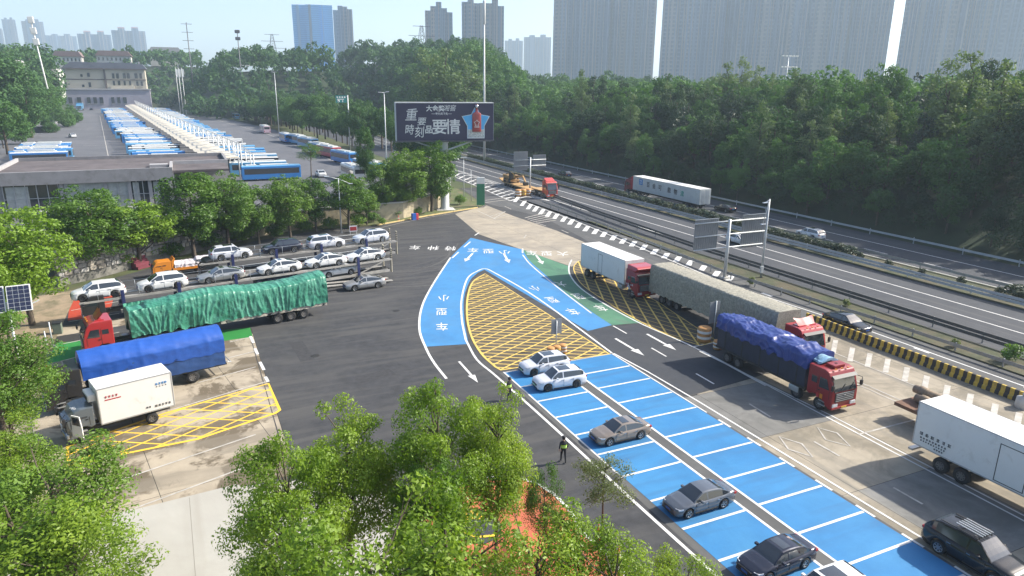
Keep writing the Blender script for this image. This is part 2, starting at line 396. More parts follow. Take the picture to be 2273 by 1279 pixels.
poly('green_lane_coating', gr_, Z2 + .003, M_GREEN, yard)
poly('red_bay_coating', [(-12.8, 85.3), (-12.1, 77.3), (-8.6, 77.3), (-8.6, 86.5)], Z2, M_REDC, yard)
poly('green_bay_coating', [(-12.2, 64.6), (3.95, 65.4), (3.95, 68.2), (-12.2, 70.6)], Z2, M_GREENB, pad)

car_park = struct(poly('car_park', [(21.2, -12), (32.6, -12), (32.6, 48.6), (21.4, 48.6)], 0.004, M_RAMP))
STALL_L = [22.6 + 2.845 * k for k in range(-10, 9)]; STALL_R = [19.8 + 2.87 * k for k in range(-10, 10)]
for row, ys, xa, xb in (('l', STALL_L, 21.85, 26.15), ('r', STALL_R, 27.25, 32.1)):
    for y0, y1 in zip(ys, ys[1:] + [48.6]):
        if y1 > 2: poly('blue_stall', [(xa, y0), (xb, y0), (xb, y1), (xa, y1)], Z2, M_BLUE, car_park)
    for y in ys:
        if y > 2: stroke('stall_line', [(xa, y), (xb - .04, y)], .17, Z3, M_WHITE, car_park)
for x, w in ((26.22, .17), (27.16, .17)): stroke('stall_edge_line', [(x, 2), (x, 46)], w, Z3, M_WHITE, car_park)
stroke('stall_head_line', [(21.9, 48.5), (32.1, 48.6)], .14, Z3, M_WHITEW, car_park)
stroke('stall_edge_line', [(32.2, 36), (32.2, 48.6)], .12, Z3, M_WHITE, car_park)
stroke('stall_edge_line', [(21.75, 31), (21.8, 48.6)], .13, Z3, M_WHITE, car_park)
for y in STALL_L[:7]:
    if y > 2: stroke('stall_end_mark', [(21.72, y - .62), (21.72, y + .62)], .2, Z3, M_WHITE, car_park)
for y in STALL_R:
    if 2 < y < 36: stroke('stall_end_mark', [(32.22, y - .62), (32.22, y + .62)], .16, Z3, M_WHITE, car_park)
stroke('strip_joint', [(26.5, 36.4), (26.95, 36.4)], .12, Z3, M_WHITE, car_park)

# ---- yellow box hatchings
def wang(px, py, slope, d=30):
    a, b = g(px, py), g(px + d, py + slope * d); return math.atan2(b[1] - a[1], b[0] - a[0])
def hatch(name, pg, fams, edge, z, m, parent, ew=.22, bed=None, em=None):
    h = poly(name, pg, z - .004, bed or M_ASPH2, parent)
    for ang, pitch, w in fams:
        for k, (a, b) in enumerate(clip_lines(pg, ang, pitch)):
            stroke('hatch_line', [a, b], w, z + .0012 * (fams.index((ang, pitch, w))), m, h)
    if edge: stroke('hatch_border', pg, ew, z + .004, em or m, h, closed=True)
    return h
M_BROWN = ground_mat('brown_worn_asphalt', (0.085, 0.07, 0.05), .2, 1.2, (0.115, 0.095, 0.068), .3, .42, .68)
hp = smooth_path([g(*p) for p in [(1077, 608), (1050, 626), (1038, 660), (1037, 705), (1047, 748), (1070, 787), (1100, 815)]], 5) + [g(1112, 822), g(1352, 786)]
hatch('central_hatching', hp, [(wang(1150, 720, .045), 0.78, .13), (wang(1150, 720, -.42), 1.15, .15)], True, Z3, M_YEL, yard, .2, M_BROWN)
hp2 = smooth_path([g(*p) for p in [(1284, 580), (1274, 592), (1276, 606), (1292, 632), (1335, 663), (1400, 703), (1480, 743), (1556, 768)]], 4) + [g(1590, 757), (45.2, 60), (45.8, 75), (48.5, 79.3)]
hatch('truck_lane_hatching', hp2, [(wang(1420, 690, .27), 0.95, .08), (wang(1420, 690, 1.75), 1.15, .17)], True, Z3, M_YEL, yard, .12, M_BROWN)
hp3 = [g(*p) for p in [(596, 852), (621, 911), (611, 918), (440, 975), (255, 1012), (150, 1037), (150, 992), (370, 917)]]
hatch('truck_bay_hatching', hp3, [(wang(450, 920, .05), 1.25, .13), (wang(450, 920, -.42), 1.2, .13)], True, Z3, M_YELB, pad, .22, M_CONCW)
# ---- lines
def pl(pts, w, m=None, parent=None, name='lane_line', z=Z3, sm=0):
    P = [g(*p) for p in pts]
    return stroke(name, smooth_path(P, sm) if sm else P, w, z, m or M_WHITE, parent or yard)
pl([(1000, 572), (962, 630), (937, 680), (931, 730), (945, 772), (963, 805), (991, 841)], .22, sm=6)
pl([(1034, 755), (1025, 708), (1025, 662), (1038, 618), (1060, 602), (1077, 597), (1100, 607), (1190, 660), (1358, 784)], .2, sm=6)
pl([(1034, 755), (1058, 798), (1095, 830), (1150, 878), (1230, 950), (1400, 1107), (1590, 1279)], .2, sm=4)
stroke('lane_line', [(32.35, 48.6), (32.7, 44), (32.85, 38), (32.85, -5)], .15, Z4, M_WHITE, yard)
pl([(1269, 577), (1263, 592), (1266, 612), (1290, 641), (1345, 677), (1425, 720), (1540, 771), (1700, 857)], .17, sm=5)
pl([(1160, 566), (1180, 590), (1240, 640), (1313, 696)], .16, sm=5)
for a, b in (((1063, 517), (1054, 523)), ((1044, 537), (1030, 549)), ((1018, 560), (1004, 573)), ((1160, 552), (1160, 562))): pl([a, b], .22, name='lane_dash')
for a, b in (((1361, 724), (1391, 741)), ((1446, 773), (1479, 792)), ((1545, 830), (1585, 853)), ((1663, 897), (1710, 926)), ((1807, 981), (1863, 1013)), ((1983, 1083), (2048, 1120)), ((2225, 1222), (2273, 1250)), ((1107, 972), (1140, 1005))):
    pl([a, b], .15, M_WHITE if a[0] < 1600 else M_WHITEW, name='lane_dash', z=Z4)
for dx in (0, .55):
    stroke('lane_line', [(40.0 - dx * .6, 46), (39.6 + dx * .9, 32), (38.9 + dx, -8)], .13, Z4, M_WHITE, bay)
    stroke('lane_line', [(46.5 + dx, 43), (46.5 + dx, -8)], .12, Z4, M_WHITEW, bay)
stroke('lane_line', [(50.5, 43), (50.5, -8)], .12, Z4, M_WHITEW, bay)
stroke('bay_line', [g(1905, 965), g(2032, 932)], .14, Z4, M_WHITEW, bay)
pl([(1540, 770), (1590, 760)], .14, M_WHITE)
for cx_, cy_ in ((600, 520), (750, 590), (905, 640), (1065, 690), (1235, 765), (1410, 840), (1595, 925), (1800, 1000), (2020, 1090), (2230, 1170)):
    qx, qy = 1703 + cx_ / 4, 640 + cy_ / 4; stroke('zebra_bar', [g(qx - 4, qy + 15), g(qx + 2, qy - 15)], .42, Z4, M_WHITEW, bay)
for dm in ([(1730, 970), (1780, 986), (1804, 1015), (1750, 998)], [(1815, 950), (1858, 962), (1887, 991), (1833, 977)]):
    stroke('diamond_marking', [g(*p) for p in dm], .14, Z4, M_WHITEW, bay, closed=True)
# kerb side edge of the yard
pl([(720, 513), (840, 507), (890, 495), (950, 483), (1058, 465)], .12, M_WHITEW, name='edge_line')
# truck bays left
for a, b in (((507, 795), (567, 780)), ((440, 850), (568, 815)), ((372, 913), (590, 848)), ((265, 1067), (568, 965)), ((252, 1147), (568, 1029)), ((510, 760), (556, 749)), ((135, 765), (265, 738)), ((122, 806), (190, 788)), ((152, 715), (265, 696)), ((158, 690), (262, 670))):
    pl([a, b], .14, M_WHITEW, pad, 'bay_line', Z4)
for a, b in (((556, 747), (563, 762)), ((566, 774), (572, 787)), ((577, 804), (586, 822)), ((589, 837), (595, 848))): pl([a, b], .24, M_WHITE, pad, 'bay_end_mark', Z4)
stroke('bay_end_strip', [(3.7, 39.4), (3.75, 66)], .06, Z3, M_ASPH, pad)

# ---- lettering and arrows on the road
def road_char(ch, px, py, dir_to, length=2.5, width=1.25, m=None):
    p = g(px, py); q = g(*dir_to); a = math.atan2(q[1] - p[1], q[0] - p[0])
    text(ch, m or M_WHITE, yard, (p[0], p[1], Z4), (0, 0, a - PI / 2), size=length, sx=width / length, bold=.012, name='road_lettering')
for ch, px, py in (('小', 985, 661), ('型', 980, 691), ('车', 981, 724)): road_char(ch, px, py, (px + 1, py + 60))
for ch, px, py in (('小', 1186, 640), ('型', 1224, 665), ('车', 1269, 691), ('大', 1244, 630), ('型', 1282, 657), ('车', 1331, 683)): road_char(ch, px, py, (px + 62, py + 40), 2.4, 1.2, M_WHITE if px % 2 or True else None)
for ch, px, py in (('小', 1120, 560), ('型', 1084, 557), ('车', 1050, 555), ('特', 1000, 551), ('种', 962, 550), ('车', 921, 549), ('大', 1249, 563), ('型', 1213, 562), ('车', 1180, 561)): road_char(ch, px, py, (px + (-12 if px < 1060 else 8), py + 40), 3.0, 1.7)
def road_arrow(a, b, w=.2, hw=.62, hl=.33, m=None):
    p = Vector(g(*a)); q = Vector(g(*b)); d = (q - p); L = d.length; d.normalize(); n = Vector((-d.y, d.x)); k = q - d * L * hl
    poly('road_arrow', [(p + n * w / 2)[:], (k + n * w / 2)[:], (k + n * hw / 2)[:], q[:], (k - n * hw / 2)[:], (k - n * w / 2)[:], (p - n * w / 2)[:]], Z4, m or M_WHITE, yard)
road_arrow((1019, 803), (1061, 850)); road_arrow((1366, 752), (1430, 790), .25, .8); road_arrow((1436, 742), (1501, 778), .25, .8)
road_arrow((1049, 563), (1032, 581), .3, .9); road_arrow((1118, 563), (1130, 584), .3, .9); road_arrow((1190, 567), (1205, 587), .3, .9)

# ---- red island with flower marking
isl = struct(MB().prism(smooth_path([(8.9, 33.2), (11.9, 34.0), (14.2, 34.1), (16.2, 33.0), (17.0, 31.2), (17.1, 29), (16.8, 27.2), (16.9, 24.6), (17.2, 15), (17.2, 5)], 4) + [(9.2, 5)], 'z', -.05, .16).build('red_island', M_RISL))
stroke('kerb_edge', smooth_path([(8.9, 33.2), (11.9, 34.0), (14.2, 34.1), (16.2, 33.0), (17.0, 31.2), (17.1, 29), (16.8, 27.2), (16.9, 24.6), (17.2, 15), (17.2, 5)], 4), .22, .166, M_WHITE, isl)
fc = g(1050, 1158, .16)
poly('dark_disc', [(fc[0] + 1.3 * math.cos(a * PI / 10), fc[1] - .4 + 1.6 * math.sin(a * PI / 10)) for a in range(20)], .168, M_ASPH2, isl)
for k in range(7):
    a = R_(20 + k * 26); stroke('petal_marking', [(fc[0] + .25 * math.cos(a), fc[1] + .25 * math.sin(a)), (fc[0] + 1.0 * math.cos(a), fc[1] + 1.0 * math.sin(a))], .17, .174, M_YELB, isl)
stroke('petal_ring', smooth_path([(fc[0] - .9, fc[1] + .5), (fc[0] - .75, fc[1] - .6), (fc[0] - .3, fc[1] - 1.3), (fc[0] + .7, fc[1] - 1.6)], 6), .17, .178, M_YELB, isl)
# verge with kerb below the wall and billboard
vg = struct(MB().prism([(19, 113.6), (27.8, 113.8), (32.4, 116), (38.3, 119), (44, 121.4), (49.8, 123.8), (52.5, 127), (55, 149), (47, 150), (40, 124), (30, 119.5), (18, 117.5)], 'z', -.05, .14).build('grass_verge', ground_mat('verge_grass', (0.10, 0.13, 0.045), .3, .5, (0.17, 0.14, 0.08), .4, .45, .65)))
for a, b in zip([(27.8, 113.8), (32.4, 116), (38.3, 119), (44, 121.4), (49.8, 123.8)][:-1], [(32.4, 116), (38.3, 119), (44, 121.4), (49.8, 123.8)]):
    MB().beam((a[0], a[1] - .12, .08), (b[0] - .05, b[1] - .14, .08), .2, .2).build('kerb_stone', M_YKERB, vg)
struct(poly('dry_verge', [(-22, 58), (-12.4, 62), (-12.4, 86.5), (-10, 90.2), (-16, 88), (-24, 75)], .02, ground_mat('dry_soil', (0.30, 0.23, 0.15), .2, .6, (0.16, 0.14, 0.08), .4, .45, .65)))

# ---- tyre marks and old patches on the asphalt
rg = random.Random(61)
TMK = [mat('tyre_mark_%d' % k, c, .9, var=.3, scale=3) for k, c in enumerate(((0.07, 0.068, 0.066), (0.038, 0.038, 0.04), (0.085, 0.082, 0.078)))]
for k in range(30):
    c = (rg.uniform(12, 38), rg.uniform(92, 108)) if k < 16 else (rg.uniform(-2, 20), rg.uniform(78, 96)) if k < 22 else (rg.uniform(10, 40), rg.uniform(52, 80)); r = rg.uniform(7, 22); a0 = rg.uniform(3.6, 5.4); n = 9; da = rg.uniform(.5, 1.0)
    for off in (0, 1.9):
        pts = [(c[0] + (r + off) * math.cos(a0 + da * t / n), c[1] + (r + off) * math.sin(a0 + da * t / n)) for t in range(n + 1)]
        if all(5 < p[0] < 44 and 50 < p[1] < 110 and p[0] < 5 + p[1] * .37 + (8 if p[1] > 85 else -12 if p[1] < 75 else 0) for p in pts): stroke('tyre_mark', pts, rg.uniform(.12, .3), .0022 + k * .00005 + off * .0003, TMK[k % 3], yard)
for (x, y, w, h_, a) in ((12, 52, 3.2, 1.4, .2), (9, 88, 2.6, 1.2, .4), (16, 47, .7, .7, 0), (30, 101, 3.6, 1.1, -.3), (7.5, 60, 1.2, 5, .05)):
    c, s_ = math.cos(a), math.sin(a); poly('repair_patch', [(x + u * c - v * s_, y + u * s_ + v * c) for u, v in ((-w / 2, -h_ / 2), (w / 2, -h_ / 2), (w / 2, h_ / 2), (-w / 2, h_ / 2))], .004, TMK[1], yard)

for k, (px, py) in enumerate(((700, 790), (880, 690), (760, 900), (860, 560), (1110, 900))):
    x, y = g(px, py); o = MB().lathe([(.001, .008), (.36, .008), (.40, .004), (.40, .0)], 18, 'z', (x, y, 0)).build('manhole_cover', mat('cast_iron', (0.05, 0.046, 0.042), .6, .5, var=.3, scale=8), yard)
# ================================================================== ramp and highway
hw = struct(poly('highway', [(61.5, -20), (99.5, -20), (99.5, 900), (58, 900), (58, 175), (61.5, 150)], 0.0, M_HWY))
rp = struct(poly('ramp_road', [(55, -12), (61.5, -12), (61.5, 150), (62.5, 150), (61, 123), (59.5, 90), (56.8, 63), (55, 50)], .001, M_RAMP))
poly('ramp_lane', [(55.0, -12), (59.6, -12), (59.3, 45), (57, 70), (59, 95), (60.3, 120), (56.5, 150), (53, 130), (57, 110), (54.5, 92), (51.8, 80), (50.5, 62), (55, 50)], .0035, M_RAMP, rp)
M_GRASS = ground_mat('median_grass', (0.06, 0.068, 0.032), .35, .5, (0.10, 0.085, 0.05), .3, .42, .62)
vs_ = struct(MB().prism([(60.9, -20), (64.4, -20), (64.4, 70), (63.4, 100), (62.4, 104), (61.2, 80), (60.4, 50)], 'z', -.05, .12).build('roadside_verge', M_GRASS))
ms_ = struct(MB().box(79.6, 85.4, -20, 900, -.05, .18).build('median_strip', M_GRASS))
for x, w in ((67.8, .22), (75.5, .2), (94.2, .2), (86.1, .2)):
    stroke('edge_line', [(x, -20), (x, 600)], w, Z2, M_WHITE, hw)
stroke('edge_line', [(71.6, -20), (71.6, 600)], .18, Z2, M_WHITE, hw)
y = -10.0
while y < 420:
    stroke('lane_dash', [(89.3, y), (89.3, y + 4)], .18, Z2, M_WHITE, hw)
    if y < 60: stroke('lane_dash', [(58.35, y), (58.35, y + 1.5)], .42, Z2, M_WHITE, rp)
    y += 9.5
y = 61.0
stroke('edge_line', [(58.6, -12), (58.45, 45), (57.2, 62), (58.6, 80), (60.6, 105), (61.2, 124), (62.8, 150), (63.6, 176)], .16, Z2, M_WHITE, rp)
BARS = [(30, 490), (90, 525), (145, 555), (200, 575), (255, 600), (315, 620), (380, 640), (450, 665), (515, 690), (580, 720), (650, 750), (730, 775), (805, 800), (890, 830), (975, 860), (1065, 885), (1160, 915), (1255, 955), (1355, 990), (1460, 1020), (1570, 1055), (1685, 1100), (1805, 1150), (1925, 1190)]
for X, Y in BARS:
    a = g(1140 + X / 4 - 5, 320 + Y / 4 + 6); b = g(1140 + X / 4 + 3, 320 + Y / 4 - 5)
    stroke('chevron_bar', [a, b], .75, Z3, M_WHITE, rp)
for k in range(5): pl([(1165 + k * 6, 484 + k * 3), (1210 + k * 6, 473 + k * 4)], .28, M_WHITEW, rp, 'rumble_line', Z3)
for k in range(2): pl([(1077, 445 + k * 5), (1132, 438 + k * 5)], .3, M_WHITEW, rp, 'rumble_line', Z3)
def lerp2(a, b, t): return (a[0] + (b[0] - a[0]) * t, a[1] + (b[1] - a[1]) * t)
GL = [(1008, 392), (1132, 446)]; GRr = [(1003, 376), (1240, 452)]
pl([GL[0], GL[1]], .2, M_WHITE, hw, 'gore_line', Z2); pl([GRr[0], GRr[1]], .2, M_WHITE, hw, 'gore_line', Z2)
for k in range(13):
    t = k / 12; a = lerp2(GL[0], GL[1], t); c = lerp2(GRr[0], GRr[1], min(1, t * .8 + .12)); ap = (a[0] * .62 + c[0] * .38 + 3, a[1] * .5 + c[1] * .5 - 7 * (.4 + t))
    pl([a, ap, c], .55, M_WHITE, hw, 'gore_chevron', Z2 + .004)
for (a, b) in (((1090, 480), (1122, 470)), ((1095, 486), (1125, 477)), ((1060, 468), (1100, 487)), ((1122, 470), (1095, 486)), ((1246, 511), (1262, 518)), ((1190, 495), (1212, 502)), ((1120, 458), (1135, 465)), ((1163, 529), (1168, 522))):
    pl([a, b], .16, M_WHITEW, apron, 'lane_dash', Z4)

# ---- guard rails: beam sections and posts
M_STEEL = mat('galvanised_steel', (0.30, 0.315, 0.325), .45, .6, var=.12, scale=1.5)
M_STEELD = mat('dark_rail_steel', (0.10, 0.105, 0.11), .5, .5, var=.2, scale=1.5)
M_STEELL = mat('pale_rail_steel', (0.42, 0.45, 0.47), .5, .4, var=.1, scale=1.2)
def rail_profile_mesh(L, m, two=False):
    mb = MB()
    for zc in ((.62,) if not two else (.45, .85)):
        pr = [(-.03, zc - .16), (.04, zc - .10), (.04, zc - .05), (-.03, zc), (.04, zc + .05), (.04, zc + .10), (-.03, zc + .16), (-.05, zc + .16), (-.05, zc - .16)]
        vs = [(p[0], t, p[1]) for t in (0, L) for p in pr]; n = len(pr)
        mb.add(vs, [(i, (i + 1) % n, n + (i + 1) % n, n + i) for i in range(n)] + [tuple(range(n)), tuple(range(n, 2 * n))[::-1]])
    return mb.mesh('rail_beam', m)
def guard_rail(label, path, m, step=6.0, two=False, pm=None, post_h=.85, group=None):
    root = thing('guard_rail', label, 'guard rail', (0, 0, 0), 0, group)
    P = [Vector(p) for p in path]; bm_ = rail_profile_mesh(1.0, m, two); po = MB().box(-.06, .06, -.05, .05, 0, post_h).mesh('rail_post', pm or m)
    for a, b in zip(P[:-1], P[1:]):
        L = (b - a).length; n = max(1, round(L / step)); d = (b - a) / n; rz = math.atan2(-d.x, d.y)
        for k in range(n):
            p = a + d * k
            inst('rail_beam', bm_, root, (p.x, p.y, .1), rz, (1, d.length - .03, 1)); inst('post', po, root, (p.x + .11, p.y, .02), rz)
    return root
guard_rail('pale steel guard rail along the foot of the wooded slope', [(98.9, 8), (99.0, 100), (98.4, 250)], M_STEELL, 8.0, post_h=1.0)
guard_rail('double steel guard rail on the near side of the median', [(79.9, 8), (79.9, 240)], M_STEELL, 8.0, two=True, post_h=1.1)
guard_rail('guard rail on the far side of the median behind the hedge', [(85.5, 8), (85.5, 260)], M_STEEL, 10.0)
guard_rail('dark guard rail with round-topped posts beside the near highway shoulder', [(65.3, 8), (65.2, 52), (65.0, 78), (66.6, 110), (68.5, 128)], M_STEELD, 5.0, two=True, pm=M_STEEL, post_h=1.05)
guard_rail('grey guard rail between the ramp and the weedy verge', [(60.9, 8), (60.4, 45), (58.9, 64), (60.2, 80), (62.4, 108), (62.8, 122)], M_STEEL, 4.0, pm=M_STEEL, post_h=.9)
# ---- black and yellow concrete barrier, block by block
M_BY = mat('barrier_yellow', (0.55, 0.38, 0.05), .7, var=.25, scale=1.5, dirt=((0.22, 0.17, 0.08), 2.5, .5, .75)); M_BK = mat('barrier_black', (0.035, 0.033, 0.03), .7, var=.3, scale=1.5)
bar = thing('concrete_barrier', 'long black and yellow striped concrete barrier beside the ramp', 'barrier', (55.15, 28.0, 0))
my = MB().prism([(-.25, 0), (.25, 0), (.22, .25), (.11, .35), (.09, .85), (-.09, .85), (-.11, .35), (-.22, .25)], 'y', 0, .325).mesh('stripe_block', M_BY)
mk = my.copy(); mk.materials.clear(); mk.materials.append(M_BK)
for k in range(66): inst('stripe_block', my if k % 2 else mk, bar, (0, k * .33 - 1.2, .008))
# ---- hedge in the median: separate bushes
# ================================================================== vegetation
for nm_ in ('M_BARK',): M_BARK = mat('bark', (0.09, 0.07, 0.05), .9, var=.3, scale=4)
LF_FORE = leaf_mat('leaf_bright', (0.10, 0.19, 0.013), (0.27, 0.36, 0.04), .35, .34, objvar=.15)
LF_ROW = leaf_mat('leaf_row', (0.055, 0.13, 0.016), (0.15, 0.25, 0.03), .3, .3)
LF_LIME = leaf_mat('leaf_lime', (0.09, 0.18, 0.014), (0.20, 0.31, 0.025), .3, .3)
LF_WOOD = leaf_mat('leaf_wood', (0.028, 0.078, 0.024), (0.095, 0.195, 0.045), .05, .24, rough=.8)
LF_DEEP = leaf_mat('leaf_deep', (0.02, 0.05, 0.024), (0.055, 0.10, 0.04), .05, .2, rough=.8)
LF_PALE = leaf_mat('leaf_pale', (0.085, 0.14, 0.06), (0.17, 0.23, 0.10), .15, .25, rough=.75)
LF_DARK = leaf_mat('leaf_conifer', (0.022, 0.045, 0.028), (0.045, 0.075, 0.04), .1, .12)
LF_OLIVE = leaf_mat('leaf_olive', (0.09, 0.125, 0.035), (0.17, 0.20, 0.06), .4, .3)
LF_HEDGE = leaf_mat('leaf_hedge', (0.022, 0.045, 0.02), (0.06, 0.075, 0.035), .5, .15)
def leaf_cloud(seed, lobes, per, ls, up=.25, asp=.5, inner=.6):
    """lobes: list of (centre, radius, squash).  returns verts (n*4,3)"""
    rg = np.random.default_rng(seed); out = []
    for (c, r, sq) in lobes:
        n = max(8, int(per * (r ** 2)))
        d = rg.normal(size=(n, 3)); d[:, 2] += up; d /= np.linalg.norm(d, axis=1)[:, None]
        rr = r * (inner + (1.06 - inner) * rg.random(n) ** .6)
        p = np.array(c) + d * rr[:, None] * np.array([1, 1, sq])
        nrm = d + rg.normal(size=(n, 3)) * .55 + np.array([0, 0, .25]); nrm /= np.linalg.norm(nrm, axis=1)[:, None]
        a = rg.normal(size=(n, 3)); u = np.cross(nrm, a); u /= np.linalg.norm(u, axis=1)[:, None]; w = np.cross(nrm, u)
        s = ls * (.6 + .8 * rg.random(n))[:, None]
        q = np.stack([p + u * s, p + w * s * asp, p - u * s, p - w * s * asp], 1)
        out.append(q.reshape(-1, 3))
    return np.concatenate(out)
def cloud_mesh(name, v, m):
    n = len(v) // 4; me = bpy.data.meshes.new(name)
    me.vertices.add(len(v)); me.vertices.foreach_set('co', v.astype(np.float32).ravel())
    me.loops.add(n * 4); me.loops.foreach_set('vertex_index', np.arange(n * 4, dtype=np.int32))
    me.polygons.add(n); me.polygons.foreach_set('loop_start', np.arange(0, n * 4, 4, dtype=np.int32)); me.polygons.foreach_set('loop_total', np.full(n, 4, dtype=np.int32))
    me.materials.append(m); me.update(calc_edges=True); me.validate(); return me
def crown_lobes(seed, H, base, rx, n, rl, kind='round'):
    rg = random.Random(seed); L = []
    hc = H - base
    for i in range(n):
        for _ in range(30):
            x, y, z = rg.uniform(-1, 1), rg.uniform(-1, 1), rg.uniform(-1, 1); q = x * x + y * y + z * z
            if kind == 'round' and .22 < q < 1: break
            if kind == 'poplar' and x * x + y * y < (1 - max(0, z)) ** 1.2 * .9 + .05 and q < 1.4: break
            if kind == 'conifer' and x * x + y * y < ((1 - z) / 2) ** 1.3 * 1.0: break
            if kind == 'spread' and .2 < q < 1 and z > -.5: break
        r = rl * rg.uniform(.7, 1.25) * (1 - .3 * max(0, z) if kind != 'conifer' else (1.1 - .5 * (z + 1) / 2))
        L.append(((x * (rx - r * .6), y * (rx - r * .6), base + hc * .5 + z * (hc * .5 - r * .5)), r, rg.uniform(.65, .9)))
    return L
def trunk_mesh(name, seed, H, base, r0, lobes, limbs=9, m=None, lean=.02):
    rg = random.Random(seed); mb = MB(); pts = []; k = 7
    top = base + (H - base) * .72
    ph = rg.uniform(0, 6)
    for i in range(k):
        t = i / (k - 1); pts.append(Vector((math.sin(ph + t * 3) * lean * H * t, math.cos(ph + t * 2.4) * lean * H * t, t * top)))
    for i in range(k - 1):
        mb.tube(pts[i], pts[i + 1], r0 * (1.15 - .9 * i / (k - 1)), r0 * (1.15 - .9 * (i + 1) / (k - 1)), 8, cap=False)
    for (c, r, s) in rg.sample(lobes, min(limbs, len(lobes))):
        c = Vector(c); z0 = max(base * .7, c.z - (c.xy.length) * .9 - .3 * r); t = min(.98, max(.2, z0 / top)); i = int(t * (k - 1)); p = pts[i].lerp(pts[min(k - 1, i + 1)], t * (k - 1) - i)
        mid = p.lerp(c, .5) + Vector((rg.uniform(-.2, .2), rg.uniform(-.2, .2), -.06 * (c - p).length))
        mb.tube(p, mid, r0 * .42, r0 * .26, 6, cap=False); mb.tube(mid, c, r0 * .26, r0 * .08, 5, cap=False)
        for _ in range(3):
            q = c + Vector((rg.uniform(-1, 1), rg.uniform(-1, 1), rg.uniform(-.3, .8))) * r * .8; mb.tube(mid.lerp(c, rg.uniform(.3, .9)), q, r0 * .11, r0 * .04, 4, cap=False)
    return mb.mesh(name, m or M_BARK)
TREES = {}
def tree_kind(key, seed, H, base, rx, n, rl, per, ls, m, r0=.2, kind='round', limbs=9, inner=.6, up=.25):
    L = crown_lobes(seed, H, base, rx, n, rl, kind)
    v = leaf_cloud(seed + 1, L, per, ls, inner=inner, up=up)
    TREES[key] = (cloud_mesh('crown', v, m), trunk_mesh('trunk', seed + 2, H, base, r0, L, limbs), float(np.percentile(v[:, 2], 99.3)))
def tree(key, name, label, x, y, z=0, rz=0, s=1.0, group=None, sz=None, m=None):
    cm, tm, H = TREES[key]
    t = thing(name, label, 'tree', (x, y, z), rz, group); t.scale = (s, s, sz or s)
    inst('trunk', tm, t); c = inst('crown', cm, t)
    if m:
        c.material_slots[0].link = 'OBJECT'; c.material_slots[0].material = m
    return t
# kinds (height 12 nominal unless said)
tree_kind('fore0', 11, 13.5, 3.0, 3.5, 64, .98, 620, .074, LF_FORE, .17, 'spread', 30, inner=.35)
tree_kind('fore1', 23, 13.5, 3.8, 2.9, 58, .9, 620, .074, LF_FORE, .15, 'round', 30, inner=.35)
tree_kind('fore2', 37, 8.0, 1.8, 2.4, 44, .72, 700, .060, LF_FORE, .10, 'round', 22, inner=.3)
tree_kind('thin0', 41, 8.0, 3.2, 2.0, 26, .74, 420, .06, LF_OLIVE, .09, 'spread', 15, inner=.2)
tree_kind('row0', 51, 12.0, 1.9, 3.6, 92, 1.0, 200, .14, LF_ROW, .2, 'round', 12)
tree_kind('row1', 57, 12.0, 2.2, 3.2, 84, .95, 200, .14, LF_ROW, .18, 'round', 12)
tree_kind('row2', 63, 10.0, 1.4, 3.2, 74, .95, 200, .14, LF_ROW, .18, 'spread', 12)
for k_ in range(4): tree_kind('wood%d' % k_, 71 + k_ * 5, 13.0, 2.0, 4.4, 50, 1.35, 58, .25, LF_WOOD, .25, 'round' if k_ % 2 else 'spread', 6)
for k_ in range(2): tree_kind('pop%d' % k_, 101 + k_ * 5, 19.0, 3.0, 3.8, 66, 1.25, 50, .24, LF_PALE, .28, 'poplar', 8, inner=.4)
for k_ in range(2): tree_kind('con%d' % k_, 111 + k_ * 5, 13.0, 1.5, 2.6, 50, .9, 60, .24, LF_DARK, .2, 'conifer', 5)
tree_kind('bush', 121, 1.7, .1, 1.0, 16, .42, 220, .13, LF_HEDGE, .05, 'round', 5)
tree_kind('shrub', 125, 2.4, .2, 1.4, 22, .55, 220, .12, LF_FORE, .05, 'round', 6)

ZD_ = 3.2
# ---- hills
def sstep(a, b, t): t = min(1, max(0, (t - a) / (b - a))); return t * t * (3 - 2 * t)
def hill_z(x, y):
    t = max(0, x - 100.5); b = .46 * min(t, 30) + .045 * max(0, min(t, 150) - 30)
    k = sstep(.50, .40, x / max(y, 1)); return b * (.66 + .5 * sstep(110, 50, y) + 1.15 * k * sstep(160, 260, y)) * (1 - .1 * math.sin(y * .03) * min(1, t / 20)) + 9 * k * sstep(330, 560, y) * min(1, t / 20)
def hill_mesh(name, xs, ys, fz, m):
    rows = [[(x, y, fz(x, y)) for x in xs] for y in ys]; mb = MB(); mb.grid(rows); return struct(mb.build(name, m))
M_HILL = ground_mat('hill_undergrowth', (0.03, 0.048, 0.022), .4, .12, (0.05, 0.06, 0.03), .05, .45, .7)
hill_mesh('wooded_hillside', [99.6 + t for t in (0, 1, 6, 14, 22, 30, 45, 70, 110, 150, 260, 500)], [-20 + 20 * k for k in range(36)], lambda x, y: hill_z(x, y) - .02, M_HILL)
def far_z(x, y): return max(36 * sstep(430, 520, y) * sstep(-10, 50, x) * (1 - .15 * math.sin(x * .02)), 36 * sstep(600, 720, y) * sstep(90, 30, x))
hill_mesh('far_hill', [-500, -300, -200, -140, -100, -70, -40, -15, 5, 20, 40, 60, 80, 99.5], [425 + 25 * k for k in range(24)], lambda x, y: far_z(x, y) - .04, M_HILL)
def left_z(x, y): return 18 * sstep(-62, -95, x) * sstep(230, 330, y) + 3.4 * sstep(-44, -50, x)
hill_mesh('left_hill', [-400, -200, -130, -100, -90, -80, -70, -62, -50, -46, -43], [150 + 25 * k for k in range(20)], lambda x, y: left_z(x, y) - .05, M_HILL)

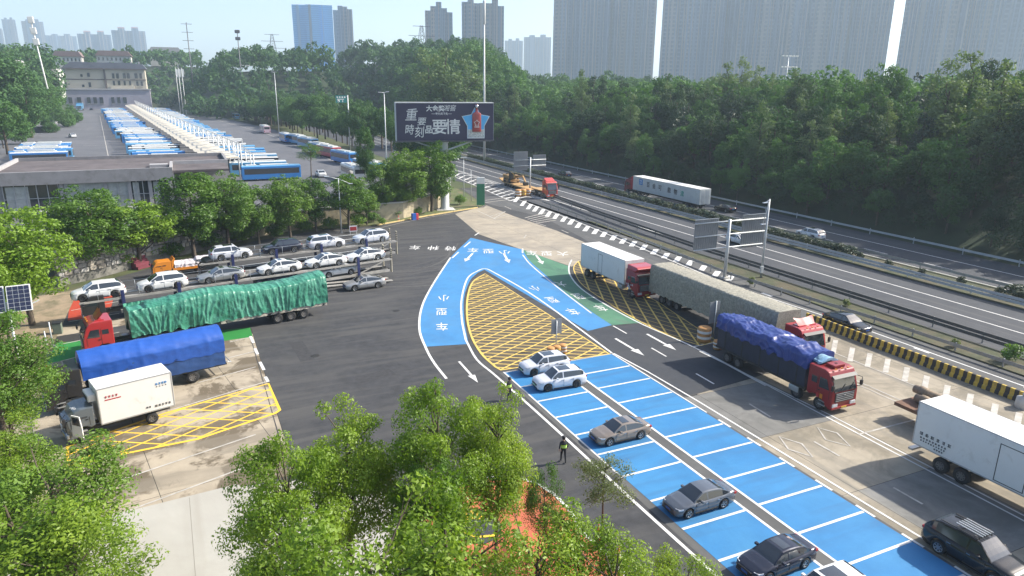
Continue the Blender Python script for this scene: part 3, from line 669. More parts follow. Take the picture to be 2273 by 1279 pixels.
# ---- wood beyond the highway
rg = random.Random(5); cand = []
for _ in range(9000):
    x = 102 + 150 * rg.random() ** 1.5; y = rg.uniform(12, 430)
    px, py, dz = proj(x, y, hill_z(x, y) + 8)
    if dz < 5 or not (860 < px < 2420): continue
    sp = 4.3 + (x - 102) * .028 + max(0, y - 150) * .008
    if all((x - c[0]) ** 2 + (y - c[1]) ** 2 > sp * sp for c in cand): cand.append((x, y))
cand.sort(key=lambda c: (c[0] - 102) * 1.6 + .32 * c[1])
WOODLAB = {'wood0': ('broad dark green tree in the wood across the highway', 'broadleaf_tree'), 'pop0': ('tall pale green poplar standing out of the wood across the highway', 'poplar_tree'), 'con0': ('dark pointed evergreen in the wood across the highway', 'evergreen_tree')}
NEARN = 205
for i, (x, y) in enumerate(cand[:NEARN]):
    q = rg.random(); s = rg.uniform(.6, 1.2)
    if x < 106: s *= .58
    if q < .76: key = 'wood%d' % rg.randrange(4); lab = WOODLAB['wood0']; gp = 'broad trees of the wood across the highway'
    elif q < .86: key = 'con%d' % rg.randrange(2); lab = WOODLAB['con0']; gp = 'evergreens of the wood across the highway'
    else: key = 'pop%d' % rg.randrange(2); lab = WOODLAB['pop0']; gp = 'poplars of the wood across the highway'; s *= .85
    tree(key, lab[1], lab[0], x, y, hill_z(x, y) - .2, rg.uniform(0, 6.3), s, gp, sz=s * rg.uniform(.8, 1.3), m=LF_DEEP if key[0] == 'w' and rg.random() < .3 else None)
def mass(name, label, pts, fz, per, ls, m, seed, srange=(.8, 1.2), keys=4):
    """trees that merge into one mass: one object"""
    rg = random.Random(seed); protos = []
    for k in range(keys):
        L = crown_lobes(seed + k, 13, 3, 4.8, 16, 1.9, 'round'); protos.append(leaf_cloud(seed + 9 + k, L, per, ls))
    out = []
    for x, y in pts:
        v = protos[rg.randrange(keys)]; a = rg.uniform(0, 6.3); s = rg.uniform(*srange); c, q = math.cos(a), math.sin(a)
        w = np.stack([(v[:, 0] * c - v[:, 1] * q) * s + x, (v[:, 0] * q + v[:, 1] * c) * s + y, v[:, 2] * s * rg.uniform(.85, 1.15) + fz(x, y)], 1); out.append(w)
    o = link(bpy.data.objects.new(name, cloud_mesh(name, np.concatenate(out), m))); return tag(o, label, 'wood', kind='stuff')
mass('distant_wood', 'unbroken wood covering the upper slope across the highway', cand[NEARN:] + [(103 + 5.5 * a + rg.uniform(-1, 1), -24 + 5.5 * b + rg.uniform(-1, 1)) for a in range(8) for b in range(7)], hill_z, 13.0, .5, LF_WOOD, 201, (.7, 1.3))  # grid points are unseen trees past the right edge, added to shade the slope
def scatter(n, x0, x1, y0, y1, sp, cond=None, seed=1):
    rg = random.Random(seed); out = []
    for _ in range(n):
        p = (rg.uniform(x0, x1), rg.uniform(y0, y1))
        if cond and not cond(*p): continue
        if all((p[0] - c[0]) ** 2 + (p[1] - c[1]) ** 2 > sp * sp for c in out): out.append(p)
    return out
mass('far_wood', 'far hazy wood on the hill beyond the bus depot', scatter(9000, -60, 330, 408, 620, 8.2, lambda x, y: (x > 8 + max(0, 440 - y) * .5) or y > 604, 8), lambda x, y: far_z(x, y) if x < 99 else hill_z(x, y), 3.2, 1.0, LF_WOOD, 301, (.9, 1.4))
mass('hilltop_wood', 'hazy trees on the hilltop behind the low houses', scatter(5000, -260, 20, 625, 860, 11, None, 9), far_z, 2.6, 1.2, LF_WOOD, 331, (.8, 1.2), 3)

# ---- belt of trees between the depot road and the highway
rg = random.Random(15)
belt = scatter(2600, 26, 58, 150, 432, 6.0, lambda x, y: x > 51.5 - max(0, y - 200) * .09, 17); belt.sort(key=lambda p: p[1])
for (x, y) in belt[:84]:
    s = rg.uniform(.75, 1.2)
    tree('wood%d' % rg.randrange(4), 'broadleaf_tree', 'rounded green tree in the belt between bus road and highway', x, y, ZD_ if y > 165 else 1.5, rg.uniform(0, 6.3), s, 'trees in the belt beside the bus road', sz=s * rg.uniform(.85, 1.1))
# trees along the left side of the depot
rg = random.Random(25)
for (x, y) in scatter(400, -66, -44.5, 172, 430, 6.5, lambda x, y: proj(x, y, 8)[0] > -60, 21)[:34]:
    s = rg.uniform(.6, .95)
    tree('wood%d' % rg.randrange(4), 'broadleaf_tree', 'green tree massed along the far side of the bus depot', x, y, left_z(x, y), rg.uniform(0, 6.3), s, 'trees along the left side of the bus depot')

mass('slope_undergrowth', 'dark undergrowth covering the foot of the slope behind the guard rail', scatter(9000, 100.6, 132, 8, 330, 2.5, lambda x, y: proj(x, y, 3)[0] < 2500 and proj(x, y, 3)[2] > 5, 44), hill_z, 6.0, .45, LF_DEEP, 401, (.2, .42), 3)
rg = random.Random(71)
for k, (px, top, D) in enumerate(((1585, 168, 225), (1612, 142, 230), (1645, 132, 235), (1680, 150, 228), (1560, 178, 240), (1715, 165, 222), (2105, 128, 150), (2150, 122, 155), (1035, 128, 270), (985, 112, 265), (955, 118, 275), (2230, 140, 140))):
    x, y, _ = ray_at(px, 200, D); z = hill_z(x, y); zt = ray_at(px, top, D)[2]; key = 'pop%d' % (k % 2); s = (zt - z) / TREES[key][2]
    tree(key, 'poplar_tree', '%s tall pale poplar %s' % (['first', 'second', 'third', 'fourth', 'fifth', 'sixth', 'first', 'second', 'first', 'second', 'third', 'third'][k], 'of the clump left of the floodlight mast' if k < 6 else 'of the group near the right edge' if k in (6, 7, 11) else 'of the clump above the billboard'), x, y, z, k, s * (1.25 if k > 7 else 1.0), 'poplars standing above the wood', sz=s)

for k, (x, y, s_) in enumerate(((102.6, 44, .55), (104.6, 37, .7), (102.8, 31, .55), (105.5, 50, .7), (103.0, 24, .6), (106.5, 29, .8), (102.5, 38, .5), (103.2, 56, .55), (107.5, 43, .8))):
    tree('wood%d' % (k % 4), 'broadleaf_tree', '%s low tree from the right edge beside the pale guard rail' % ['first', 'second', 'third', 'fourth', 'fifth', 'sixth', 'seventh', 'eighth', 'ninth'][k], x, y, hill_z(x, y) - .2, k, s_, 'low trees beside the guard rail at the right edge', m=LF_DEEP)
# ---- row of trees in front of the retaining wall
def at_tree(key, name, label, px, py, top, z=0, rz=0, group=None, m=None, wide=1.0):
    """tree whose foot stands at photo place (px,py) on level z and whose top reaches photo row `top`"""
    x, y = g(px, py, z); H = TREES[key][2]
    lo, hi = 1.0, 40.0
    for _ in range(40):
        mid = (lo + hi) / 2
        if proj(x, y, z + mid)[1] > top: lo = mid
        else: hi = mid
    s = lo / H
    return tree(key, name, label, x, y, z, rz, s * wide, group, sz=s, m=m)
ROW = 'trees along the retaining wall'
for i, (key, px, py, top, m, w, lab) in enumerate([
    ('row0', 222, 612, 428, None, .95, 'dark green tree beside the lamp mast in front of the stone wall'),
    ('row2', 312, 592, 458, LF_LIME, 1.05, 'bright lime green tree behind the orange crane truck'),
    ('row1', 432, 570, 396, None, .92, 'tall tree in front of the office end, over the carrier cars'),
    ('row0', 508, 552, 400, None, .85, 'broad tree right of the office, second past the lime tree'),
    ('row1', 575, 541, 425, None, .85, 'tree with bare dark trunk before the yellow stretch of wall'),
    ('row0', 645, 528, 402, None, .80, 'wide green tree whose trunk stands before the sunlit wall'),
    ('row1', 702, 515, 405, None, .78, 'green tree just left of the double-arm street lamp'),
    ('row2', 775, 508, 398, None, .85, 'loose green tree just right of the double-arm street lamp'),
    ('row2', 815, 500, 430, None, .70, 'small bushy tree low against the wall'),
    ('row1', 852, 485, 372, None, .75, 'slim olive green tree left of the big roadside tree'),
    ('row0', 905, 478, 345, None, .85, 'large full tree left of the billboard column'),
    ('row0', 958, 470, 330, None, .78, 'tall full tree touching the billboard column')]):
    at_tree(key, 'street_tree', lab, px, py, top - 8, 0.1, i * 1.3, ROW, m, w * 1.55)
at_tree('thin0', 'street_tree', 'thin dark tree standing in the bus road', 692, 405, 318, 2.5, .6, m=LF_ROW, wide=1.3)
at_tree('row1', 'street_tree', 'tall slender tree behind the row beside the parked buses', 813, 420, 285, 2.0, 2.2, m=LF_WOOD, wide=.6)
# ---- big trees on the left edge
at_tree('row0', 'broadleaf_tree', 'big olive green tree at the left edge above the red bay', 72, 722, 462, 0, .4, m=LF_LIME, wide=1.3)
at_tree('row1', 'broadleaf_tree', 'green tree behind the solar panel at the left edge', 22, 760, 585, 0, 1.4, m=LF_LIME, wide=1.15)
at_tree('fore0', 'broadleaf_tree', 'leafy bright tree over the black truck cab at the left edge', 28, 1075, 692, 0, 1.9, wide=1.3, m=LF_ROW)
at_tree('fore1', 'broadleaf_tree', 'green tree at the left edge below the white box truck', 62, 1240, 945, 0, 2.4, wide=1.35)
at_tree('fore2', 'broadleaf_tree', 'lower tree in the bottom left corner', 90, 1420, 1085, 0, .3, wide=1.6)
for i, (px, py, top, w, l) in enumerate([(18, 345, 222, 1.2, 'dark tree at the left edge above the blue bus block'), (72, 308, 192, 1.2, 'full tree left of the depot shed'), (105, 286, 178, 1.1, 'tree beside the white car at the depot edge'), (40, 275, 112, 1.3, 'tall dark tree high at the left edge'), (8, 300, 128, 1.3, 'broad tree at the left edge under the faint towers'), (118, 268, 172, 1.0, 'small tree left of the lavender wall'), (85, 262, 100, 1.3, 'tall tree behind the leaning tower'), (60, 250, 85, 1.3, 'highest tree on the left skyline')]):
    at_tree('wood%d' % (i % 4), 'broadleaf_tree', l, px, py, top, ZD_, i * .9, wide=w)
at_tree('con0', 'evergreen_tree', 'dark conifer right of the mansard house', 376, 236, 168, ZD_, 0, wide=1.5)
for i, (px, py, top, m_, l) in enumerate([(35, 1010, 790, LF_FORE, 'bright bush-like tree under the leafy tree at the left edge'), (150, 1330, 1010, LF_ROW, 'dark green tree leaning over the truck bay at lower left'), (205, 1480, 1180, LF_FORE, 'bright leafy tree low beside the pale forecourt'), (20, 1330, 1060, LF_FORE, 'leafy crown at the left border near the bottom')]):
    at_tree('fore2', 'broadleaf_tree', l, px, py, top, 0, i * 1.7, wide=1.35, m=m_)
# ---- trees in the foreground
def fore(key, label, x, y, top, rz, wide=1.0, m=None):
    H = TREES[key][2]; lo, hi = 1.0, 20.0
    for _ in range(40):
        mid = (lo + hi) / 2
        if proj(x, y, mid)[1] > top: lo = mid
        else: hi = mid
    return tree(key, 'broadleaf_tree', label, x, y, 0.15, rz, lo / H * wide, 'trees in the foreground', sz=lo / H, m=m)
fore('fore0', 'tallest bright green tree in the foreground beside the red island', 8.0, 24.0, 868, .5, .80)
fore('fore1', 'slender foreground tree with a tall bare trunk on the red island', 10.6, 24.4, 882, 2.1, .70)
fore('fore1', 'wide yellow green tree over the pale forecourt', 4.5, 25.2, 920, 4.0, .92)
fore('fore0', 'leafy tree lowest left in the foreground over pale concrete', 2.0, 22.8, 985, 1.0, .82)
fore('thin0', 'sparse small tree leaning over the blue car park edge', 17.1, 25.8, 1028, 3.0, 1.3)
fore('fore2', 'small dark leaved tree on the red island near the flower marking', 13.6, 25.4, 1052, 4.4, .6, LF_ROW)
fore('fore2', 'round bush-like tree at the bottom edge of the red island', 9.9, 19.4, 1165, 1.4, 1.05)
fore('fore2', 'dense low tree at the bottom edge by the pale forecourt', 6.8, 19.2, 1135, 5.2, 1.05)
fore('fore2', 'leafy crown at the bottom edge left of centre', 3.8, 18.6, 1150, .4, 1.05)
fore('fore2', 'low leafy crown at the bottom edge beside the kerb', 12.6, 18.2, 1215, 2.4, .95)
fore('fore2', 'low leafy crown hanging over the road at the bottom edge', 15.2, 17.2, 1255, 2.9, .8)
fore('fore1', 'dark green tree between the two brightest foreground trees', 7.0, 22.0, 1040, .2, .7, LF_ROW)
# ---- median hedge
rg = random.Random(33)
for k in range(110):
    y = 42 + k * 1.55
    if 46 < y < 66 and k % 3: continue
    b = tree('bush', 'hedge_bush', 'dark clipped bush of the hedge in the highway median', 82.6 + rg.uniform(-.5, .5), y, .1, rg.uniform(0, 6), rg.uniform(1.3, 1.6) if not 46 < y < 66 else .6, 'bushes of the median hedge', sz=rg.uniform(.8, 1.0) if not 46 < y < 66 else .6); b['category'] = 'bush'
for k, (px, py, s, l) in enumerate([(1880, 680, .5, 'tuft of straw coloured weeds beside the black sedan'), (2120, 770, .5, 'pale weed tuft on the verge by the barrier'), (2240, 800, 1.0, 'green bush on the verge at the right edge'), (1665, 632, .6, 'low weeds beneath the sign gantry')]):
    x, y = g(px, py, .1); b = tree('bush', 'verge_weed', l, x, y, .1, k, s, m=LF_OLIVE if k != 2 else LF_ROW); b['category'] = 'weeds'
for k, (px, py, s, l) in enumerate([(1020, 455, .9, 'green shrub beside the green totem'), (930, 478, .5, 'low shrub at the foot of the billboard trees'), (850, 500, .6, 'low shrub under the wall near the street lamp'), (785, 515, .45, 'little bush by the small red sign')]):
    x, y = g(px, py, .1); b = tree('shrub', 'shrub', l, x, y, .1, k, s, m=LF_ROW); b['category'] = 'shrub'

for k, (px, py, s_) in enumerate(((262, 600, 1.1), (345, 580, 1.2), (388, 575, 1.0), (470, 556, 1.2), (540, 540, 1.1), (610, 530, 1.0), (675, 518, .9), (735, 512, .9), (800, 505, 1.0), (832, 495, .8), (880, 486, .8), (925, 478, .7))):
    x, y = g(px, py, .1); b = tree('shrub', 'shrub', '%s dark shrub from the left at the foot of the stone wall' % ['first', 'second', 'third', 'fourth', 'fifth', 'sixth', 'seventh', 'eighth', 'ninth', 'tenth', 'eleventh', 'twelfth'][k], x, y + .8, .1, k, s_ * 1.3, 'shrubs at the foot of the wall', sz=s_, m=LF_ROW); b['category'] = 'shrub'
# ================================================================== vehicles
M_GLASS = mat('car_glass', (0.03, 0.036, 0.042), .04, 0, spec=.9, coat=.6)
M_TYRE = mat('tyre_rubber', (0.018, 0.018, 0.018), .85, var=.3, scale=6)
M_RIM = mat('alloy_rim', (0.45, 0.46, 0.47), .3, .8)
M_RIMD = mat('dark_rim', (0.06, 0.06, 0.06), .4, .5)
M_RIMS = mat('steel_rim', (0.17, 0.16, 0.15), .6, .4, var=.3, scale=5)
M_BLK = mat('black_plastic', (0.02, 0.02, 0.021), .55)
M_CHR = mat('chrome', (0.55, 0.56, 0.57), .2, .9)
M_LAMP = mat('lamp_glass', (0.62, 0.65, 0.68), .12, .2, coat=.5)
M_RED = mat('red_lamp', (0.35, 0.015, 0.012), .2, coat=.4)
M_AMBER = mat('amber_lamp', (0.6, 0.22, 0.02), .3)
M_PLB = mat('blue_plate', (0.03, 0.10, 0.35), .5); M_PLG = mat('green_plate', (0.25, 0.5, 0.3), .5); M_PLY = mat('yellow_plate', (0.6, 0.42, 0.05), .5)
def paint(name, c, metal=.25, rough=.32): return mat('paint_' + name, c, rough, metal, var=.04, scale=.7, coat=.7 if sum(c) > .3 else .25)
P_WHITE = paint('white', (0.70, 0.70, 0.68), 0); P_PEARL = paint('pearl', (0.64, 0.65, 0.68), .05); P_SILVER = paint('silver', (0.40, 0.40, 0.39), .5); P_TAN = paint('tan', (0.27, 0.22, 0.175), .35, .25)
P_GREY = paint('grey', (0.12, 0.132, 0.15), .4, .25); P_DARK = paint('dark', (0.045, 0.048, 0.06), .4); P_BLACK = paint('black', (0.006, 0.0065, 0.007), .0, .18); P_NAVY = paint('navy', (0.028, 0.032, 0.05), .35, .22)
def wheel_meshes(r, w, rim, spokes=5, rfrac=.68):
    t = MB(); t.lathe([(r * rfrac, -w / 2), (r * .94, -w / 2), (r, -w * .32), (r, w * .32), (r * .94, w / 2), (r * rfrac, w / 2)], 20, 'y')
    q = MB(); q.lathe([(r * rfrac, -w * .46), (r * rfrac * .9, -w * .40), (r * rfrac * .84, -w * .2), (.001, -w * .2)], 20, 'y', mi=1); q.lathe([(r * rfrac, w * .46), (r * rfrac * .9, w * .40), (r * rfrac * .84, w * .2), (.001, w * .2)], 20, 'y', mi=1)
    q.lathe([(r * rfrac * .99, -w * .46), (r * rfrac * .86, -w * .47), (r * rfrac * .86, -w * .40)], 20, 'y'); q.lathe([(r * rfrac * .99, w * .46), (r * rfrac * .86, w * .47), (r * rfrac * .86, w * .40)], 20, 'y')
    for k in range(spokes):
        a = 2 * PI * k / spokes
        for s in (-1, 1): q.beam((.05 * r * math.cos(a), s * w * .36, .05 * r * math.sin(a)), (r * rfrac * .9 * math.cos(a), s * w * .42, r * rfrac * .9 * math.sin(a)), r * .07 if False else w * .09, r * .15)
    return t.mesh('tyre', M_TYRE), q.mesh('rim', [rim, M_BLK])
WH = {'alloy': wheel_meshes(.33, .22, M_RIM), 'dark': wheel_meshes(.35, .23, M_RIMD), 'two': wheel_meshes(.35, .23, M_RIM, 7), 'truck': wheel_meshes(.5, .30, M_RIMS, 8, .56), 'light': wheel_meshes(.40, .24, M_RIMS, 6, .56), 'bus': wheel_meshes(.48, .30, M_RIMS, 6, .58)}
def wheel(root, kind, x, y, z, s=1.0):
    t, r = WH[kind]; w = inst('wheel', t, root, (x, y, z), sc=s); inst('rim', r, w); return w
CARS = {  # L, W, H, wheelbase, front overhang, hood z, deck z, windscreen base, roof front, roof rear, rear glass base (from front), belt
    'sedan': (4.7, 1.83, 1.46, 2.72, .92, .92, 1.02, 1.28, 2.05, 3.35, 4.12, .93, .33),
    'fast': (4.75, 1.85, 1.46, 2.74, .94, .90, 1.03, 1.22, 2.10, 3.20, 4.45, .93, .33),
    'suv': (4.72, 1.88, 1.70, 2.72, .93, 1.06, 1.12, 1.22, 1.95, 4.05, 4.60, 1.07, .36),
    'mpv': (4.65, 1.86, 1.66, 2.75, .88, 1.02, 1.08, 1.02, 1.90, 3.95, 4.56, 1.03, .35)}
_carm = {}
def car_meshes(style):
    if style in _carm: return _carm[style]
    L, W, H, wb, fo, hz_, dz, xw, xf, xr, xb, belt, r = CARS[style]
    hw_ = W / 2; ax = (fo, fo + wb); gc = .19
    def ip(x, tab):
        for (a, u), (b, v) in zip(tab[:-1], tab[1:]):
            if x <= b: t = (x - a) / (b - a); t = t * t * (3 - 2 * t) * .5 + t * .5; return u + (v - u) * t
        return tab[-1][1]
    top = [(0, .52), (.06, .68), (.25, hz_ - .17), (.6, hz_ - .08), (xw, hz_ + .02), (xw + .5, belt), (xb - .5, belt + .03), (xb, dz), (L - .22, dz - .02), (L - .07, dz - .10), (L, dz - .30)] if style in ('sedan', 'fast') else \
        [(0, .55), (.06, .75), (.25, hz_ - .15), (.6, hz_ - .06), (xw, hz_ + .02), (xw + .5, belt), (xb - .5, belt + .06), (L - .12, dz), (L - .03, dz - .12), (L, dz - .35)]
    wid = [(0, .66), (.1, .80), (.3, .91), (.7, .975), (1.3, 1), (L - 1.2, 1), (L - .5, .96), (L - .15, .88), (L, .76)]
    xs = sorted(set([round(x, 3) for x in [0, .03, .07, .14, .25, .4] + [L * k / 30 for k in range(3, 28)] + [L - .4, L - .25, L - .14, L - .07, L - .03, L] + [a + o for a in ax for o in (-.44, -.40, -.36, -.27, -.14, 0, .14, .27, .36, .40, .44)]]))
    rows = []
    for x in xs:
        w = hw_ * ip(x, wid); zt = ip(x, top); zb = gc + .10 * max(0, 1 - x / .3) + .12 * max(0, 1 - (L - x) / .35)
        arch = 0
        for a in ax:
            d = abs(x - a); ra = r + .075
            if d < ra: arch = max(arch, math.sqrt(ra * ra - d * d) + r)
        zs = max(zb, arch); zs = min(zs, zt - .12); zm = max(zs + .04, zb + (zt - zb) * .58)
        zm = min(zm, zt - .08)
        half = [(0, zt + .012), (.5 * w, zt + .008), (.84 * w, zt - .012), (.95 * w, zt - .06), (w, zm), (.985 * w, (zm + zs) / 2), (.965 * w, zs), (.80 * w, zs + .0)]
        rows.append([(L / 2 - x, y, z) for y, z in half] + [(L / 2 - x, -y, z) for y, z in half[::-1]][0:-1])
    body = MB(); body.grid(rows, wrap=True); n = len(rows[0]); body.add(rows[0], [tuple(range(n))[::-1]], smooth=False); body.add(rows[-1], [tuple(range(n))], smooth=False)
    # cabin
    def roofz(x):
        if x < xf: t = (x - xw) / (xf - xw); return hz_ + .0 + (H - .045 - hz_) * (t ** .88)
        if x < xr: t = (x - xf) / (xr - xf); return H - .045 + .045 * math.sin(PI * min(1, t * .9 + .08)) - .03 * t
        t = (x - xr) / (xb - xr); z1 = H - .07; return z1 + (ip(xb, top) - z1) * (t ** (1.25 if style in ('sedan', 'fast') else 1.6))
    cs = [xw, xw + (xf - xw) * .25, xw + (xf - xw) * .5, xw + (xf - xw) * .75, xf, xf + .12, (xf * .6 + xr * .4), 0, 0, xr - .35, xr - .05, xr + (xb - xr) * .25, xr + (xb - xr) * .5, xr + (xb - xr) * .75, xb]
    xB = fo + wb * .52; cs[7] = xB; cs[8] = xB + .09; cs = sorted(cs)
    R2 = []
    for x in cs:
        zr = roofz(x); zb = ip(x, top) - .03; w = hw_ * .90 * ip(x, wid); k = min(1, max(0, (zr - zb) / (H - belt)))
        wr = w + (hw_ * .70 - w) * k
        R2.append([(0, zr), (wr * .5, zr - .006), (wr * .90, zr - .02), (wr, zr - .05 * k), (wr + (w - wr) * .12, zr - .05 * k - (zr - zb) * .10), (wr + (w - wr) * .94, zb + (zr - zb) * .06), (w, zb)])
    parts = {'cabin': MB(), 'windscreen': MB(), 'rear_window': MB()}
    for s in (1, -1): parts['front%d' % s] = MB(); parts['rear%d' % s] = MB()
    for i in range(len(cs) - 1):
        xm = (cs[i] + cs[i + 1]) / 2
        for s in (1, -1):
            for j in range(6):
                q = [(cs[i], R2[i][j]), (cs[i], R2[i][j + 1]), (cs[i + 1], R2[i + 1][j + 1]), (cs[i + 1], R2[i + 1][j])]
                vs = [(L / 2 - x, s * y, z) for x, (y, z) in q]; f = [(0, 1, 2, 3)] if s < 0 else [(3, 2, 1, 0)]
                tgt = 'cabin'
                if j < 2 and xm < xf: tgt = 'windscreen'
                elif j < 2 and xm > xr: tgt = 'rear_window'
                elif j == 4 and cs[1] < xm < cs[-2]:
                    if abs(xm - (xB + .045)) < .04: tgt = 'cabin'
                    elif xm < xB: tgt = 'front%d' % s
                    elif xm < xb - (.25 if style in ('sedan', 'fast') else .3): tgt = 'rear%d' % s
                parts[tgt].add(vs, f, smooth=True)
    sr = MB(); xa, xz = (xf + .18, min(xr - .5, xf + (1.25 if style != 'sedan' else .75)))
    ns = 5
    sr.grid([[(L / 2 - (xa + (xz - xa) * t / ns), y, roofz(xa + (xz - xa) * t / ns) + .006 - .012 * abs(y)) for y in (-.48, -.24, 0, .24, .48)] for t in range(ns + 1)])
    out = dict(body=body, parts=parts, sun=sr, L=L, W=W, H=H, ax=ax, r=r, hz=hz_, dz=dz, belt=belt, xw=xw, xb=xb, xB=xB, xf=xf, xr=xr, top=lambda x: ip(x, top), wid=lambda x: hw_ * ip(x, wid)); _carm[style] = out; return out
_cm = {}
def car(style, pt, label, loc, rz, wheelk='alloy', sunroof=True, group=None, plate=None, name='parked_car', extra=None, roofpt=None, sc=1.0, detail=True):
    d = car_meshes(style); L, W = d['L'], d['W']; root = thing(name, label, 'car', loc, rz, group); root.scale = (sc, sc, sc)
    def me(key, fn, m):
        k = (style, key, m.name)
        if k not in _cm: _cm[k] = fn().mesh(key.rstrip('-1'), m)
        return _cm[k]
    body = inst('body', me('body', lambda: d['body'], pt), root)
    inst('cabin', me('cabin', lambda: d['parts']['cabin'], roofpt or pt), root)
    inst('windscreen', me('windscreen', lambda: d['parts']['windscreen'], M_GLASS), root); inst('rear_window', me('rear_window', lambda: d['parts']['rear_window'], M_GLASS), root)
    for s in (1, -1):
        inst('side_window', me('front%d' % s, lambda: d['parts']['front%d' % s], M_GLASS), root); inst('side_window', me('rear%d' % s, lambda: d['parts']['rear%d' % s], M_GLASS), root)
    if sunroof: inst('sunroof', me('sunroof', lambda: d['sun'], M_GLASS), root)
    for a in d['ax']:
        for s in (1, -1): wheel(root, wheelk, L / 2 - a, s * (W / 2 - .115), d['r'], d['r'] / (.35 if wheelk != 'alloy' else .33))
    if not detail: return root
    for s in (1, -1):
        hl = me('headlight%d' % s, lambda: MB().add([(L / 2 - .10, s * .50, d['hz'] - .28), (L / 2 - .13, s * .52, d['hz'] - .20), (L / 2 - .52, s * (d['wid'](.5) - .0), d['hz'] - .18), (L / 2 - .50, s * (d['wid'](.5) + .005), d['hz'] - .27), (L / 2 - .2, s * .48, d['hz'] - .26), (L / 2 - .55, s * .6, d['hz'] - .22), (L / 2 - .24, s * (d['wid'](.22) + .012), d['hz'] - .20), (L / 2 - .22, s * (d['wid'](.22) + .012), d['hz'] - .29)], [(0, 1, 6, 7), (7, 6, 2, 3), (1, 0, 4), (4, 5, 2, 6, 1), (0, 7, 3, 5, 4), (3, 2, 5)]), M_LAMP)
        inst('headlight', hl, root)
        tl = me('tail_light%d' % s, lambda: MB().box(-L / 2 + .02, -L / 2 + .26, min(s * .48, s * .80), max(s * .48, s * .80), d['dz'] - .26, d['dz'] - .12, .03), M_RED); inst('tail_light', tl, root)
        mr = me('mirror%d' % s, lambda: MB().box(L / 2 - d['xw'] - .62, L / 2 - d['xw'] - .44, min(s * (W / 2 - .04), s * (W / 2 + .17)), max(s * (W / 2 - .04), s * (W / 2 + .17)), d['belt'] + .0, d['belt'] + .14, .04), pt); inst('mirror', mr, root)
        for xx in (d['xB'] - .12, d['xB'] + .85): inst('door_handle', me('handle%d%.2f' % (s, xx), lambda: MB().box(L / 2 - xx - .1, L / 2 - xx + .1, min(s * (W / 2 - .02), s * (W / 2 + .015)), max(s * (W / 2 - .02), s * (W / 2 + .015)), d['belt'] - .16, d['belt'] - .125), M_CHR), root)
        def seams():
            q = MB()
            for xx in (d['fo_'] if 'fo_' in d else d['ax'][0] + .52, d['xB'] + .05, d['ax'][1] - .32): q.box(L / 2 - xx - .006, L / 2 - xx + .006, min(s * (W / 2 - .05), s * (W / 2 + .003)), max(s * (W / 2 - .05), s * (W / 2 + .003)), .36, d['belt'] - .09)
            q.box(L / 2 - d['ax'][1] + .5, L / 2 - d['ax'][0] - .5, min(s * (W / 2 - .06), s * (W / 2 + .004)), max(s * (W / 2 - .06), s * (W / 2 + .004)), .20, .27); return q
        inst('door_trim', me('seam%d' % s, seams, M_BLK), root)
    inst('grille', me('grille', lambda: MB().box(L / 2 - .10, L / 2 + .012, -.48, .48, .50, .66, .03).box(L / 2 - .12, L / 2 + .008, -.62, .62, .27, .40, .03), M_BLK), root)
    inst('number_plate', me('plate', lambda: MB().box(L / 2 - .02, L / 2 + .022, -.22, .22, .43, .57), plate or M_PLB), root)
    inst('rear_plate', me('rplate', lambda: MB().box(-L / 2 - .012, -L / 2 + .03, -.22, .22, .60, .74), plate or M_PLB), root)
    inst('rear_bumper', me('rbump', lambda: MB().box(-L / 2 - .006, -L / 2 + .2, -.62, .62, .25, .40, .03), M_BLK), root)
    if extra: extra(root, d)
    return root
def roof_rack(root, d):
    L = d['L']
    for s in (1, -1): MB().beam((L / 2 - d['xf'] - .15, s * .60, d['H'] + .03), (L / 2 - d['xr'] + .1, s * .58, d['H'] + .0), .05, .06).build('roof_rail', M_BLK, root)
    rk = MB().beam((.1, -.62, d['H'] + .12), (.1, .62, d['H'] + .12), .06, .04).beam((-.75, -.62, d['H'] + .12), (-.75, .62, d['H'] + .12), .06, .04).build('roof_rack', M_BLK, root)
    for y in (-.4, -.2, 0, .2, .4): MB().beam((.35, y, d['H'] + .16), (-.95, y, d['H'] + .16), .04, .04).build('rack_bar', M_STEELL, rk)
    for y in (.36, .62): pass
FWD = -PI / 2
# cars in the blue stalls (noses to the left, -X)
def stall_car(style, pt, label, px1, px2, **k):
    """px1/px2: where the near front and near rear wheel touch the ground"""
    a = Vector(g(*px1)); b = Vector(g(*px2)); d = (a - b).normalized(); n = Vector((d.y, -d.x)); d_ = car_meshes(style)
    mid = (a + b) / 2 + (-n if n.y > 0 else n) * 0; n = n if n.y > 0 else -n
    c = mid + n * (d_['W'] / 2 - .1); off = (d_['ax'][0] + d_['ax'][1]) / 2 - d_['L'] / 2
    c = c + d * off
    return car(style, pt, label, (c.x, c.y, Z3), math.atan2(d.y, d.x), sc=.885, **k)
stall_car('suv', P_PEARL, 'pearl white SUV with dark sunroof, nearer of the pair in the blue stalls', (1213, 872), (1284, 861), wheelk='dark', plate=M_PLG)
stall_car('suv', P_PEARL, 'pearl white SUV beside the yellow hatching, farther of the pair', (1180, 838), (1251, 826), wheelk='dark', plate=M_PLG)
stall_car('sedan', P_TAN, 'bronze tan sedan parked in a blue stall', (1352, 993), (1424, 976))
stall_car('sedan', P_GREY, 'slate grey sedan with silver wheels in a blue stall', (1528, 1154), (1608, 1130), sunroof=False)
stall_car('sedan', P_NAVY, 'dark charcoal sedan at the bottom edge in a blue stall', (1700, 1300), (1793, 1262))
stall_car('suv', P_WHITE, 'white car cut off by the bottom edge in the blue stalls', (1806, 1388), (1914, 1346))
car('suv', P_BLACK, 'black SUV with a roof rack on the concrete lane', (33.3, 17.3, Z3), FWD + .02, 'two', sunroof=False, extra=roof_rack)
